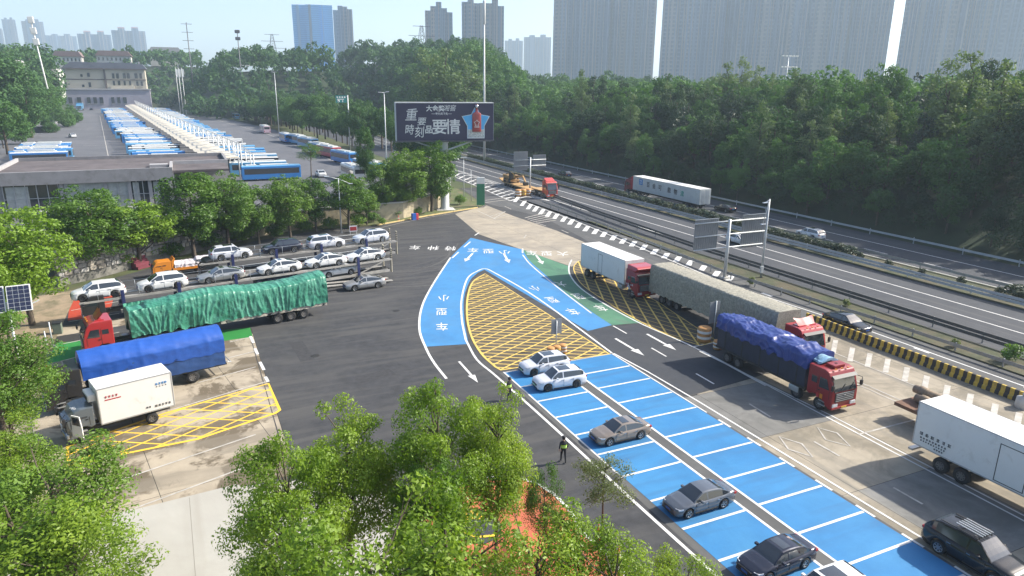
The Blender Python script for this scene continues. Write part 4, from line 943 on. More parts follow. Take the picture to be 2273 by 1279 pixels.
car('fast', P_BLACK, 'black sedan driving down the ramp beside the striped barrier', (57.1, 45.4, .01), FWD, 'alloy', sunroof=False)
car('fast', P_SILVER, 'silver sedan on the asphalt behind the car carrier', (17.2, 77.6, .01), PI + R_(6), 'alloy')
car('sedan', P_WHITE, 'white car passing behind the sign panels on the near carriageway', (74.4, 79.6, .01), FWD, detail=True)
car('suv', P_WHITE, 'white car half hidden by the median hedge on the far carriageway', (87.6, 78.5, .01), -FWD)
car('suv', P_BLACK, 'black van-like car ahead of the container truck on the far carriageway', (88.6, 160, .01), -FWD)
car('fast', P_BLACK, 'black sedan following the white container truck', (92.0, 103.2, .01), -FWD)
car('mpv', P_WHITE, 'small white car on the highway beside the billboard column', (76.0, 208, .01), FWD)

# ------------------------------------------------------------------ trucks
P_TRED = paint('truck_red', (0.25, 0.016, 0.018), .05, .4); P_TRED2 = paint('truck_bright_red', (0.40, 0.026, 0.026), .05, .4); P_TRED3 = paint('truck_orange_red', (0.55, 0.06, 0.04), .05, .4); P_TBLK = paint('truck_black', (0.028, 0.026, 0.025), .05, .45); P_TGREY = paint('truck_slate', (0.11, 0.13, 0.145), .2, .4)
M_CHAS = mat('chassis', (0.03, 0.03, 0.03), .8, var=.4, scale=3, dirt=((0.10, 0.085, 0.06), 2.0, .5, .8))
M_BOXW = mat('white_box_panel', (0.70, 0.69, 0.65), .55, var=.03, scale=.6, dirt=((0.52, 0.49, 0.43), .9, .56, .85))
M_TRIM = mat('alu_trim', (0.42, 0.43, 0.43), .45, .5)
def bevel_prism(pts, axis, a, b, bev):
    m = MB(); m.prism(pts, axis, a, b); bm = bmesh.new(); vs = [bm.verts.new(v) for v in m.v]
    for f in m.f: bm.faces.new([vs[i] for i in f])
    bmesh.ops.recalc_face_normals(bm, faces=bm.faces[:]); bmesh.ops.bevel(bm, geom=bm.edges[:], offset=bev, segments=2, affect='EDGES', profile=.6)
    bm.verts.index_update(); o = MB(); o.add([v.co[:] for v in bm.verts], [[v.index for v in f.verts] for f in bm.faces], smooth=False); bm.free(); return o
def cab(root, pt, x=0.0, W=2.5, H=3.5, Lc=2.3, deflector=None, visor=True, dark_roof=None, low=.45, pt2=None):
    """cab-over tractor cab, front face at local x, facing +x"""
    h = W / 2; fl = H - .9
    prof = [(x - .05, low + .1), (x, 1.0), (x - .02, 1.75), (x - .30, H - .55), (x - .55, H - .12), (x - .9, H), (x - Lc, H), (x - Lc, 1.05), (x - Lc + .25, .95), (x - Lc + .55, 1.12), (x - Lc + 1.0, 1.12), (x - .62, .75), (x - .55, low + .1)]
    c = bevel_prism(prof, 'y', -h, h, .07).build('cab', pt, root)
    # windscreen, proud of the sloped front
    w = MB(); a = Vector((x + .018, 0, 1.78)); b = Vector((x - .262, 0, H - .58))
    w.add([(a.x, -h + .16, a.z), (a.x, h - .16, a.z), (b.x, h - .24, b.z), (b.x, -h + .24, b.z), (a.x - .06, -h + .16, a.z), (a.x - .06, h - .16, a.z), (b.x - .06, h - .24, b.z), (b.x - .06, -h + .24, b.z)], [(0, 1, 2, 3), (7, 6, 5, 4), (0, 4, 5, 1), (1, 5, 6, 2), (2, 6, 7, 3), (3, 7, 4, 0)]); w.build('windscreen', M_GLASS, root)
    wp = MB()
    for y in (-.5, .35): wp.beam((x + .035, y, 1.80), (x - .10, y + .55, 2.25), .025, .025)
    wp.build('wiper', M_BLK, root)
    for s in (1, -1):
        y0, y1 = (h - .04, h + .014) if s > 0 else (-h - .014, -h + .04)
        MB().prism([(x - .32, 1.85), (x - 1.25, 1.80), (x - 1.25, H - .65), (x - .62, H - .65)], 'y', y0, y1).build('side_window', M_GLASS, root)
        if Lc > 2.0: MB().prism([(x - 1.45, 2.0), (x - 1.95, 2.0), (x - 1.95, H - .75), (x - 1.45, H - .75)], 'y', y0, y1).build('rear_side_window', M_GLASS, root)
        dr = MB().box(x - 1.37, x - 1.35, y0, y1 + .002 * s, 1.15, H - .6).box(x - .30, x - .28, y0, y1 + .002 * s, 1.15, 1.8).build('door_seam', M_BLK, root)
        MB().box(x - 1.28, x - 1.12, y0 + (.01 if s > 0 else -.02), y1 + (.02 if s > 0 else -.01), 1.55, 1.62).build('door_handle', M_BLK, root)
        MB().path([(x - .25, s * (h - .02), H - .55), (x + .12, s * (h + .16), H - .6), (x + .12, s * (h + .16), 2.0), (x - .2, s * (h - .02), 1.85)], .025).build('mirror_arm', M_BLK, root)
        MB().box(x + .02, x + .16, s * (h + .16) - .11, s * (h + .16) + .11, 2.05, H - .85, .03).build('mirror', M_BLK, root)
        MB().box(x - .10, x + .035, min(s * .62, s * 1.14), max(s * .62, s * 1.14), .62, .88, .04).build('headlight', M_LAMP, root)
        MB().box(x - 1.15, x - .6, min(s * (h - .2), s * (h + .005)), max(s * (h - .2), s * (h + .005)), .5, .56).box(x - 1.15, x - .6, min(s * (h - .2), s * (h + .005)), max(s * (h - .2), s * (h + .005)), .8, .86).build('step', M_TRIM, root)
    gr = MB().box(x - .03, x + .025, -.95, .95, .98, 1.68, .03).build('grille', M_BLK, root)
    for z in (1.06, 1.2, 1.34, 1.48, 1.6): MB().box(x + .02, x + .045, -.88, .88, z, z + .05).build('grille_bar', M_TRIM, gr)
    MB().box(x + .03, x + .06, -.12, .12, 1.36, 1.52, .02).build('emblem', M_CHR, gr)
    MB().box(x - .35, x + .06, -h + .02, h - .02, low, .62, .05).build('bumper', pt2 or pt, root)
    MB().box(x + .05, x + .075, -.25, .25, .5, .62).build('number_plate', M_PLY, root)
    if visor: MB().prism([(x - .20, H - .52), (x - .06, H - .46), (x - .33, H - .30), (x - .38, H - .36)], 'y', -h + .1, h - .1).build('sun_visor', M_BLK, root)
    if deflector == 'wing':
        o = bevel_prism([(x - .75, H - .02), (x - 1.5, H + .35), (x - Lc + .1, H + .62), (x - Lc + .06, H - .02)], 'y', -h + .25, h - .25, .08).build('roof_deflector', pt, root)
    elif deflector == 'cup':
        o = MB()
        o.grid([[(x - 1.0 - .1 * abs(t) - .55 * u, t * (h - .35 + .15 * u), H - .02 + u * (.45 + .22 * abs(t) ** 2) + .12 * (1 - abs(t)) * u) for t in (-1, -.75, -.5, -.25, 0, .25, .5, .75, 1)] for u in (0, .35, .7, 1)])
        o.grid([[(x - 1.0 - .1 * abs(t) - .55 * u - .12, t * (h - .4 + .15 * u), H - .02 + u * (.4 + .22 * abs(t) ** 2) + .12 * (1 - abs(t)) * u) for t in (-1, -.75, -.5, -.25, 0, .25, .5, .75, 1)] for u in (0, .35, .7, 1)])
        o.box(x - 1.75, x - 1.05, -h + .3, h - .3, H - .03, H + .07); o.build('roof_deflector', pt, root)
    elif deflector == 'pod':
        MB().box(x - 1.5, x - .75, -.55, .55, H - .02, H + .22, .06).build('roof_pod', pt, root); MB().lathe([(.12, 0), (.12, .03), (.09, .03), (.09, 0)], 12, 'z', (x - 1.1, 0, H + .21)).build('roof_vent', M_BLK, root)
    if H > 3: 
        hn = MB()
        for y in (-.6, 0, .6): hn.box(x - .62, x - .5, y - .06, y + .06, H + .0, H + .07)
        hn.build('marker_lamp', M_AMBER, root)
    return c
def chassis(root, x0, x1, W=.9, z=.75, tank=True, hw2=1.25):
    m = MB()
    for s in (1, -1): m.box(x0, x1, s * W / 2 - .06, s * W / 2 + .06, z, z + .25)
    n = int((x1 - x0) / 1.2)
    for k in range(n): xx = x0 + (k + .5) * (x1 - x0) / n; m.box(xx - .05, xx + .05, -W / 2, W / 2, z + .05, z + .2)
    m.build('chassis', M_CHAS, root)
    if tank:
        for s in (1, -1): MB().box(x1 - 3.4, x1 - 2.45, min(s * .62, s * hw2), max(s * .62, s * hw2), .5, 1.0, .12).build('fuel_tank', M_TRIM if s < 0 else M_CHAS, root)
def axle(root, x, kind='truck', tr=1.02, dual=True):
    r = .5 if kind == 'truck' else .4
    for s in (1, -1):
        wheel(root, kind, x, s * tr, r)
    MB().tube((x, -tr, r), (x, tr, r), .09).build('axle', M_CHAS, root)
def box_body(root, x0, x1, W, z0, z1, m=M_BOXW, door=None, trim=M_TRIM, rear=True, corr=False):
    h = W / 2; MB().box(x0, x1, -h, h, z0, z1, .03).build('cargo_box', m, root)
    e = .05
    for s in (1, -1):
        y0, y1 = (h - .02, h + .012) if s > 0 else (-h - .012, -h + .02)
        MB().box(x0, x1, y0, y1, z0, z0 + .08).build('bottom_rail', trim, root); MB().box(x0 + .001, x1 - .001, y0, y1, z1 - .06, z1 + .008).build('top_rail', trim, root)
        for xx in (x0, x1 - .06): MB().box(xx, xx + .06, y0, y1 + .001 * s, z0 + .08, z1 - .06).build('corner_post', trim, root)
        if door:
            d0, d1 = door; MB().box(d0, d0 + .04, y0, y1, z0 + .15, z1 - .45).box(d1 - .04, d1, y0, y1, z0 + .15, z1 - .45).box(d0, d1, y0, y1, z1 - .45, z1 - .41).box(d0, d1, y0, y1, z0 + .15, z0 + .19).build('side_door_frame', M_BLK, root)
    if rear:
        MB().box(x0 - .03, x0, -h + .05, -.02, z0 + .05, z1 - .05).build('rear_door', m, root); MB().box(x0 - .03, x0, .02, h - .05, z0 + .05, z1 - .05).build('rear_door', m, root)
        for y in (-.75, -.3, .3, .75): MB().tube((x0 - .05, y, z0 + .1), (x0 - .05, y, z1 - .1), .02, n=6).build('lock_rod', M_TRIM, root)
from mathutils import noise as mnoise
def tarp(root, x0, x1, W, z0, z1, seed, amp, m, name='tarpaulin', shape='box', nx=110, fold='drape', hem=.0, peak=.25, zfun=None):
    """cloth over a load: cross-section arch swept along x, displaced by folds"""
    rg = random.Random(seed); h = W / 2; ns = 30
    def sect(t):   # t in -1..1 around the arch -> (y,z, ny,nz, side)
        a = abs(t); s = 1 if t > 0 else -1
        if a < .42: u = a / .42; return (s * u * (h - .12), z1 - peak * u ** 2, 0, 1, 0)
        u = (a - .42) / .58; return (s * (h - .12 + .12 * min(1, u * 5)), (z1 - peak) + (z0 - z1 + peak) * u, s, 0, u)
    rows = []
    for i in range(nx + 1):
        fx = i / nx; x = x0 + (x1 - x0) * fx; row = []
        for j in range(2 * ns + 1):
            t = (j - ns) / ns; y, z, ny, nz, sd_ = sect(t)
            p = Vector((x * .9 + seed, y * .8, z * .8))
            n1 = mnoise.noise(p * .7) * 1.0; n2 = mnoise.noise(p * 2.1)
            if fold == 'drape':
                sl = 1.1 * mnoise.noise(Vector((x * .35, seed, 0))); c = x + sl * (z1 - z) + .25 * n1; tt = z * .35 + y * .25
                r1 = (1 - abs(mnoise.noise(Vector((c * 1.5, tt, seed))))) ** 4; r2 = (1 - abs(mnoise.noise(Vector((c * 3.6, tt * 1.6, seed + 7))))) ** 5; r3 = (1 - abs(mnoise.noise(Vector((x * 2.3 + y * 1.8, z * 2.3, seed + 3))))) ** 6
                d = amp * ((r1 * 1.1 + r2 * .55) * (.55 + .6 * sd_) + r3 * .45 + n1 * .5 - .6)
            elif fold == 'net':
                c = x + .9 * (z1 - z) * math.sin(x * .5 + seed) + .2 * n1; r1 = (1 - abs(mnoise.noise(Vector((c * 2.2, z * .5, seed))))) ** 4; r2 = math.sin((x + (z1 - z)) * 11 + n1 * 3) * math.sin((x - (z1 - z)) * 11 + n2 * 3)
                d = amp * (r1 * .9 + r2 * .25 + n1 * .7)
            else:
                r1 = (1 - abs(mnoise.noise(Vector((x * 1.1, y * 1.3 + z * .9, seed))))) ** 5; r2 = (1 - abs(mnoise.noise(Vector((x * .8 + y * 2.2, z * 1.4, seed + 5))))) ** 6
                d = amp * (n1 * .7 + r1 * .9 + r2 * .7 + .6 * max(0, math.sin(x * 2 * PI / 2.3)) ** 12)
            zz = z + nz * d + (zfun(x, y) if zfun and nz else 0); yy = y + ny * d
            if sd_ > .9: zz += hem * (mnoise.noise(Vector((x * 1.7, t, seed))) )
            xx = x + (.1 * n1 if 0 < i < nx else 0)
            row.append((xx, yy, zz))
        rows.append(row)
    mb = MB(); mb.grid(rows); k = len(rows[0])
    for r_, fl in ((rows[0], 1), (rows[-1], 0)):
        cc = (r_[0][0], 0, (z0 + z1) / 2); n0 = len(mb.v); mb.v.append(cc); mb.v.extend(r_)
        for j in range(k - 1): mb.f.append((n0, n0 + 1 + j, n0 + 2 + j) if fl else (n0, n0 + 2 + j, n0 + 1 + j)); mb.mi.append(0); mb.sm.append(False)
    return mb.build(name, m, root)
M_TGREEN = mat('green_tarpaulin', (0.04, 0.20, 0.13), .36, var=.25, scale=1.3, bump=.7, bscale=7, spec=.5, dirt=((0.10, 0.31, 0.22), .6, .45, .7))
M_TBLUE = mat('blue_tarpaulin', (0.018, 0.085, 0.36), .42, var=.1, scale=.8, bump=.25, bscale=3)
M_TBLUE2 = mat('dark_blue_tarpaulin', (0.02, 0.065, 0.20), .5, var=.12, scale=.8, bump=.3, bscale=3)
M_TVIO = mat('violet_blue_tarpaulin', (0.022, 0.045, 0.20), .38, var=.15, scale=1, bump=.4, bscale=4)
M_TDARK = mat('dark_cargo_sheet', (0.022, 0.026, 0.045), .6, var=.25, scale=1.2, bump=.3, bscale=3)
M_TNET = mat('grey_net_tarpaulin', (0.27, 0.255, 0.205), .8, var=.3, scale=6, bump=.9, bscale=14, dirt=((0.40, 0.37, 0.29), 3, .48, .7))
def lettering(root, body, m, x, side, z, size, W, bold=.0, up=0):
    """print on the side wall: side=+1 left (+y) / -1 right (-y), reads along the wall"""
    h = W / 2 + .016
    return text(body, m, root, (x, side * h, z), (PI / 2, 0, PI if side > 0 else 0), size=size, bold=bold)
def marks(root, m, x, side, z, n, size, W, seed=1, pitch=1.15, slope=0.0):
    """worn print that can no longer be read: a row of small stroke clusters on the side wall"""
    rg = random.Random(seed); h = W / 2 + .004; mb = MB()
    for k in range(n):
        cx = x - side * (k - (n - 1) / 2) * size * pitch * 1.0
        cz = z + slope * (k - (n - 1) / 2)
        for j in range(3):
            zz = cz + (j - 1) * size * .3; w = size * rg.uniform(.25, .45); mb.box(cx - w, cx + w, min(side * (h - .02), side * (h + .012)), max(side * (h - .02), side * (h + .012)), zz - size * .06, zz + size * .06)
        w = size * rg.uniform(-.25, .25); mb.box(cx + w - size * .06, cx + w + size * .06, min(side * (h - .02), side * (h + .0135)), max(side * (h - .02), side * (h + .0135)), cz - size * .42, cz + size * .42)
    o = mb.build('worn_print', m, root); o['kind'] = 'stuff'; return o
M_PRD = mat('print_dark', (0.05, 0.05, 0.055), .7); M_PRR = mat('print_red', (0.4, 0.03, 0.03), .7); M_PRB = mat('print_blue', (0.02, 0.20, 0.50), .6); M_PRW = mat('print_white', (0.7, 0.7, 0.7), .6)

# T1: white box truck with red cab in the truck lane (heading to the camera)
t = thing('box_truck', 'red-cabbed truck with long white box behind the net-covered trailer', 'truck', (44.5, 61.0, 0), FWD)
cab(t, P_TRED, 0, H=3.15, deflector=None); bevel_prism([(-.5, 3.12), (-.2, 3.45), (-.5, 3.62), (-2.2, 3.66), (-2.25, 3.12)], 'y', -1.2, 1.2, .09).build('high_roof', P_TRED2, t)
chassis(t, -12, -.6); box_body(t, -12.2, -2.55, 2.55, 1.15, 3.95, door=(-9.9, -9.2) if False else (-8.2, -7.3)); axle(t, -1.1); axle(t, -9.6); axle(t, -10.9)
marks(t, M_PRW, -1.5, -1, 1.5, 5, .24, 2.52, 3, slope=.02)
# T2: semi with grey net tarpaulin
t = thing('net_covered_truck', 'long trailer truck wrapped in a grey net tarpaulin, red cab', 'truck', (46.2, 39.4, 0), FWD)
cab(t, P_TRED2, 0, H=3.3, deflector='cup'); chassis(t, -20.5, -.6); tarp(t, -21.6, -3.1, 2.75, 1.0, 4.0, 3, .07, M_TNET, fold='net', nx=320, hem=.2, peak=.06)
MB().box(-21.3, -3.2, -1.25, 1.25, .98, 1.15).build('trailer_bed', M_CHAS, t)
for x in (-1.2, -4.2, -5.4, -17.0, -18.3, -19.6): axle(t, x)
# T3: rigid truck with blue sheet
t = thing('tarped_cargo_truck', 'red-cabbed truck with dark sides and crumpled violet blue top sheet', 'truck', (41.15, 32.0, 0), FWD)
cab(t, P_TRED, 0, H=3.25, deflector='pod', visor=True); chassis(t, -12, -.6)
MB().box(-12.3, -2.5, -1.24, 1.24, 1.02, 1.2).build('cargo_bed', M_CHAS, t)
MB().box(-12.2, -2.6, -1.22, 1.22, 1.2, 3.35, .05).build('cargo_side_sheet', M_TDARK, t)
for x in (-11.2, -9.2, -7.2, -5.2, -3.4):
    for s in (1, -1): MB().box(x - .05, x + .05, min(s * 1.2, s * 1.245), max(s * 1.2, s * 1.245), 1.2, 3.3).build('side_stake', M_CHAS, t)
tarp(t, -12.35, -2.45, 2.6, 2.75, 3.8, 9, .10, M_TVIO, fold='sheet', nx=150, hem=.55, peak=.12, zfun=lambda x, y: .10 * abs(math.sin(x * 1.05)) + .22 * mnoise.noise(Vector((x * .8, y * .6, 3))) - .05)
tarp(t, -2.9, -1.6, 1.5, 3.3, 3.72, 19, .10, mat('pale_folded_sheet', (0.25, 0.42, 0.55), .5, var=.4, scale=2, bump=.4), 'folded_sheet', fold='drape', nx=26, hem=.2)
for x in (-1.15, -3.3, -9.6, -10.9): axle(t, x)
for k, c in ((-.95, M_AMBER), (-1.25, M_PRR)): MB().box(k - .12, k + .12, -1.275, -1.255, 1.0, 1.35, .0).build('sticker', c, t)
# T4: white trailer at the right edge
t = thing('white_box_trailer', 'white box trailer truck cut off by the right edge', 'truck', (40.95, 11.0, 0), FWD)
cab(t, P_TRED, 0, H=3.3); chassis(t, -14.4, -.6); box_body(t, -14.6, -3.0, 2.55, 1.15, 4.0, door=(-9.6, -8.0)); [axle(t, x) for x in (-1.2, -4.2, -11.4, -12.7)]
MB().box(-7.6, -5.9, -1.2, -.7, .55, 1.05, .05).build('tool_box', mat('green_box', (0.05, 0.11, 0.07), .6), t)
MB().box(-14.9, -14.6, -1.1, 1.1, .55, .68).build('under_run_bar', M_TRIM, t)
marks(t, M_PRD, -13.2, -1, 2.05, 6, .24, 2.58, 5, 1.5); marks(t, M_PRD, -13.3, -1, 1.78, 9, .13, 2.58, 6, 1.5); marks(t, M_PRD, -13.3, -1, 1.6, 10, .11, 2.58, 7, 1.5); marks(t, M_PRD, -12.9, -1, 1.42, 4, .12, 2.58, 8, 1.3)
# T5: flatbed with pipes
t = thing('flatbed_truck', 'rusty flatbed loaded with brown steel pipes behind the white trailer', 'truck', (45.0, 15.0, 0), FWD)
cab(t, P_TRED2, 0, H=3.2); chassis(t, -14.5, -.6); MB().box(-15.0, -2.6, -1.25, 1.25, 1.05, 1.3, .02).build('flatbed', mat('rusty_bed', (0.17, 0.09, 0.055), .85, var=.35, scale=2), t); [axle(t, x) for x in (-1.2, -4, -11.5, -12.8)]
MP = mat('rusty_pipe', (0.27, 0.205, 0.14), .7, .2, var=.3, scale=2)
for k, (y, z, xr) in enumerate(((-.55, 1.62, -13.3), (.15, 1.62, -14.3), (.75, 1.95, -14.9))):
    p = MB().lathe([(.24, 6.5), (.30, 6.5), (.30, 6.1), (.37, 6.1), (.37, 5.6), (.30, 5.6), (.30, 0), (.24, 0), (.24, 6.5)], 16, 'y').build('steel_pipe', MP); p.rotation_euler = (0, 0, 0); p.location = t.location + Vector((y + 0, -xr - 6.6 + 0, z)); p.location = (45.0 + y, 15.0 - xr - 6.4, z)
    tag(p, ['short brown pipe end nearest the white trailer roof', 'brown flanged pipe lying in the middle of the flatbed', 'brown flanged pipe sticking out highest on the flatbed'][k], 'pipe', 'pipes on the flatbed')
# T6: container truck on the highway (heading away)
t = thing('container_truck', 'white container truck with dark red cab on the far carriageway', 'truck', (88.6, 130.4, 0), -FWD)
cab(t, paint('maroon', (0.17, 0.02, 0.035), .05, .4), 0, H=3.2, deflector='wing'); chassis(t, -25, -.6); box_body(t, -25.4, -3.3, 2.6, 1.2, 4.05, mat('grey_white_container', (0.50, 0.53, 0.52), .6, var=.05, scale=.5, dirt=((0.36, 0.38, 0.37), .5, .5, .8)))
MB().box(-25.4, -3.3, -1.31, 1.31, 4.06, 4.12).build('roof_panel', M_BOXW, t); [axle(t, x) for x in (-1.2, -4.4, -5.7, -20.5, -21.8, -23.1)]
e = MB().box(-6.9, -5.6, 1.316, 1.33, 2.55, 3.75).build('emblem_panel', M_PRB, t); marks(t, M_PRW, -6.25, 1, 3.4, 2, .42, 2.664, 11); marks(t, M_PRW, -6.25, 1, 2.9, 2, .42, 2.664, 12)
for k, ch in enumerate('百会可能物流'): lettering(t, ch, M_PRD if k < 5 else mat('print_teal', (0.02, 0.3, 0.22), .6), -8.9 - k * 2.05 - (1.0 if k > 2 else 0), 1, 2.85 - k * .06, 1.15, 2.64, .02)
# T7: low loader with machine on the highway (heading to the camera)
t = thing('low_loader_truck', 'orange red truck pulling a low loader with construction machine', 'truck', (68.5, 128.6, 0), FWD)
cab(t, P_TRED3, 0, H=3.5, deflector='wing'); chassis(t, -8, -.6); M_OCH = mat('ochre_deck', (0.42, 0.26, 0.11), .8, var=.3, scale=1)
MB().box(-7.2, -2.6, -1.3, 1.3, 1.25, 1.45).build('gooseneck', M_OCH, t); MB().box(-22.5, -7.2, -1.5, 1.5, .75, .95).build('deck', M_OCH, t)
MB().prism([(-22.5, .95), (-24.6, 1.5), (-24.6, 1.35), (-22.5, .75)], 'y', -1.3, 1.3).build('loading_ramp', M_OCH, t); [axle(t, x) for x in (-1.2, -4.2, -5.5, -17.5, -18.8, -20.1, -21.4)]
m = thing('wheeled_excavator', 'ochre wheeled construction machine lying on the low loader', 'excavator', (68.5, 146.5, .95), FWD)
MB().box(-4.6, -.4, -1.1, 1.1, .35, .75, .05).build('undercarriage', M_OCH, m); MB().box(-4.8, -1.2, -1.25, 1.25, .95, 1.7, .15).build('engine_housing', M_OCH, m); MB().box(-1.4, -.1, -1.2, -.1, .95, 2.5, .1).build('cabin', M_BLK, m)
MB().lathe([(.85, 0), (.95, 0), (.95, .12), (.85, .12)], 20, 'z', (-3.4, 0, 1.75)).build('slew_ring', M_CHAS, m)
for x in (-4.0, -1.2):
    for s in (1, -1): wheel(m, 'truck', x, s * 1.05, .5)
MB().beam((-1.0, .5, 1.4), (2.6, .5, 1.9), .35, .45).build('boom', M_OCH, m); MB().beam((2.6, .5, 1.9), (4.0, .5, .7), .3, .35).build('arm', M_OCH, m); MB().box(3.6, 4.5, 0, 1.0, .05, .75, .1).build('bucket', M_CHAS, m); MB().path([(-.2, -1.1, 2.5), (.9, -.9, 2.2), (1.0, -.9, 1.2)], .04).build('handrail', M_BY, m)
# T8: green tarped semi, left
A8 = R_(12.5); HD = lambda deg: PI + R_(deg)
def on_line(rear, deg, L): return (rear[0] - L * math.cos(R_(deg)), rear[1] - L * math.sin(R_(deg)), 0)
t = thing('green_tarped_truck', 'long trailer truck under a wrinkled green tarpaulin, bright red cab', 'truck', on_line((11.3, 70.7), 12.5, 21.4), HD(12.5))
cab(t, P_TRED2, 0, H=3.15, deflector='cup'); chassis(t, -21, -.6); tarp(t, -21.4, -3.6, 2.75, 1.3, 4.05, 5, .13, M_TGREEN, fold='drape', nx=300, hem=.25, peak=.3, zfun=lambda x, y: .22 * math.sin(x * .55 + 1) - .2 * (x > -5))
MB().box(-21.2, -3.8, -1.3, 1.3, 1.0, 1.2).build('trailer_bed', M_CHAS, t)
tarp(t, -21.3, -11, 2.62, 1.02, 1.5, 25, .05, mat('pale_cargo_wrap', (0.42, 0.38, 0.31), .8, var=.35, scale=4, bump=.6), 'cargo_wrap', fold='drape', nx=60, hem=.1, peak=.05)
for x in (-1.2, -4.4, -5.6, -16.3, -17.6, -18.9): axle(t, x, tr=1.12)
# T9: blue tarped truck, left
t = thing('blue_tarped_truck', 'black-cabbed truck under a smooth bright blue tarpaulin', 'truck', on_line((1.3, 58.0), 14, 12.5), HD(14))
cab(t, P_TBLK, 0, H=3.1, deflector='pod', Lc=2.3); chassis(t, -12, -.6)
tarp(t, -12.1, -2.75, 2.5, 1.05, 3.3, 31, .03, M_TBLUE2, 'lower_tarpaulin', fold='sheet', nx=60, hem=.05, peak=.1); tarp(t, -12.15, -2.4, 2.56, 2.1, 3.95, 33, .035, M_TBLUE, fold='sheet', nx=70, hem=.18, peak=.55)
MB().box(-12.2, -2.7, -1.2, 1.2, .95, 1.1).build('cargo_bed', M_CHAS, t); [axle(t, x) for x in (-1.2, -9.6)]
MB().path([(-12.1, -1.0, 1.2), (-12.6, -1.0, 1.0), (-12.6, 1.0, 1.0), (-12.1, 1.0, 1.2)], .04).build('rear_bar', M_TRIM, t)
# T10: small white box truck, left
t = thing('small_box_truck', 'small slate-cabbed truck with white box, driver door open', 'truck', on_line((-2.75, 51.25), 17, 6.5), HD(17))
cab(t, P_TGREY, 0, W=2.0, H=2.35, Lc=1.65, visor=False, low=.35); chassis(t, -6.3, -.5, .8, .55, False); box_body(t, -6.5, -1.95, 2.15, .95, 3.45, door=None); [axle(t, x, 'light', .86) for x in (-.95, -5.0)]
MB().box(-1.95, -1.45, -.75, .75, 2.55, 3.05, .12).build('cooling_unit', M_BOXW, t); MB().box(-1.44, -1.42, -.6, .6, 2.65, 2.95).build('cooling_grille', M_BLK, t)
dr = MB().prism([(0, .75), (-.1, 1.5), (-.15, 2.2), (-.85, 2.2), (-.95, 1.5), (-.95, .75)], 'y', -.03, .03).build('open_door', M_BOXW, t); dr.location = (-.30, 1.02, 0); dr.rotation_euler = (0, 0, R_(-62))
MB().prism([(-.14, 1.55), (-.18, 2.1), (-.8, 2.1), (-.86, 1.55)], 'y', -.036, .036).build('door_window', M_GLASS, dr)
for s in (1, -1):
    marks(t, M_PRR, -2.75, s, 2.8, 4, .16, 2.17, 21, 1.3); marks(t, M_PRB, -5.8, s, 2.85, 4, .17, 2.17, 22, 1.1); marks(t, M_PRD, -5.8, s, 2.66, 4, .08, 2.17, 25, 2.4); marks(t, M_PRD, -5.75, s, 1.3, 5, .17, 2.17, 23, 1.25); marks(t, M_PRD, -4.85, s, 1.34, 2, .15, 2.17, 24)
text('JRP', M_PRW, t, (-.62, .55, 2.375), (0, 0, R_(90)), .34, name='roof_lettering')
MB().box(-2.85 - .45, -2.85 + .5, 1.075 + .0, 1.075 + .014, 2.55, 2.62).build('print_bar', M_PRR, t)
# ------------------------------------------------------------------ car carriers with their cars
M_NAVYS = mat('navy_steel', (0.03, 0.04, 0.13), .45, .2, var=.15, scale=2); M_DECK = mat('carrier_deck', (0.42, 0.40, 0.36), .6, .4, var=.25, scale=1.5); M_CREAM = mat('cream_steel', (0.55, 0.49, 0.36), .6, var=.12, scale=2)
def carrier(label, rear, deg, L, cabpaint, zd=2.55, ramps=False):
    t = thing('car_carrier', label, 'car carrier', on_line(rear, deg, L), HD(deg))
    cab(t, cabpaint, 0, H=2.75, Lc=1.9, visor=False); chassis(t, -L, -.6, tank=False)
    for s in (1, -1):
        MB().box(-L, -.1, min(s * .55, s * 1.2), max(s * .55, s * 1.2), zd - .10, zd - .02).build('upper_track', M_DECK, t)
        MB().box(-L, .2, min(s * 1.18, s * 1.28), max(s * 1.18, s * 1.28), zd - .14, zd + .06).build('upper_side_rail', M_DECK, t)
        MB().box(-L + .3, -3.2, min(s * .55, s * 1.2), max(s * .55, s * 1.2), .86, .94).build('lower_track', M_DECK, t)
        MB().box(-L + .3, -3.2, min(s * 1.18, s * 1.26), max(s * 1.18, s * 1.26), .72, 1.0).build('lower_side_rail', M_DECK, t)
        for x in (-3.5, -8.6, -14.2, -L + 4.3): MB().box(x - .16, x + .16, min(s * 1.22, s * 1.34), max(s * 1.22, s * 1.34), .7, zd + .75, .03).build('lift_column', M_NAVYS, t)
        for k in range(9): xx = -1.4 - k * (L - 2) / 8.5; MB().tube((xx, s * 1.25, zd), (xx, s * 1.25, zd + 1.0), .022, n=6).build('handrail_post', M_STEELL, t)
        MB().tube((-1.4, s * 1.25, zd + .98), (-L + 3, s * 1.25, zd + .98), .02, n=6).build('handrail', M_STEELL, t)
        MB().beam((-L + 4.2, s * 1.22, 1.0), (-L + 1.2, s * 1.22, zd - .2), .1, .12).build('brace', M_DECK, t)
        MB().box(-L - .05, -L + .06, min(s * .95, s * 1.28), max(s * .95, s * 1.28), .6, zd + 1.35, .02).build('rear_ladder_post', M_CREAM, t)
        for k in range(5): MB().box(-L - .06, -L + .07, min(s * .9, s * 1.3), max(s * .9, s * 1.3), zd + .1 + k * .24, zd + .2 + k * .24).build('ladder_rung', M_BLK, t)
    for k in range(12): xx = -.6 - k * (L - 1) / 11; MB().box(xx - .06, xx + .06, -1.2, 1.2, zd - .16, zd - .1).build('cross_beam', M_DECK, t)
    for x in (-1.1, -4.3, -L + 5.0, -L + 3.7): axle(t, x, 'light', 1.0)
    if ramps:
        for s in (.95, -.75): MB().beam((-L + .2 - .0, s, .95), (-L - 3.6, s, .42), .5, .08).build('loading_ramp', M_DECK, t)
    return t
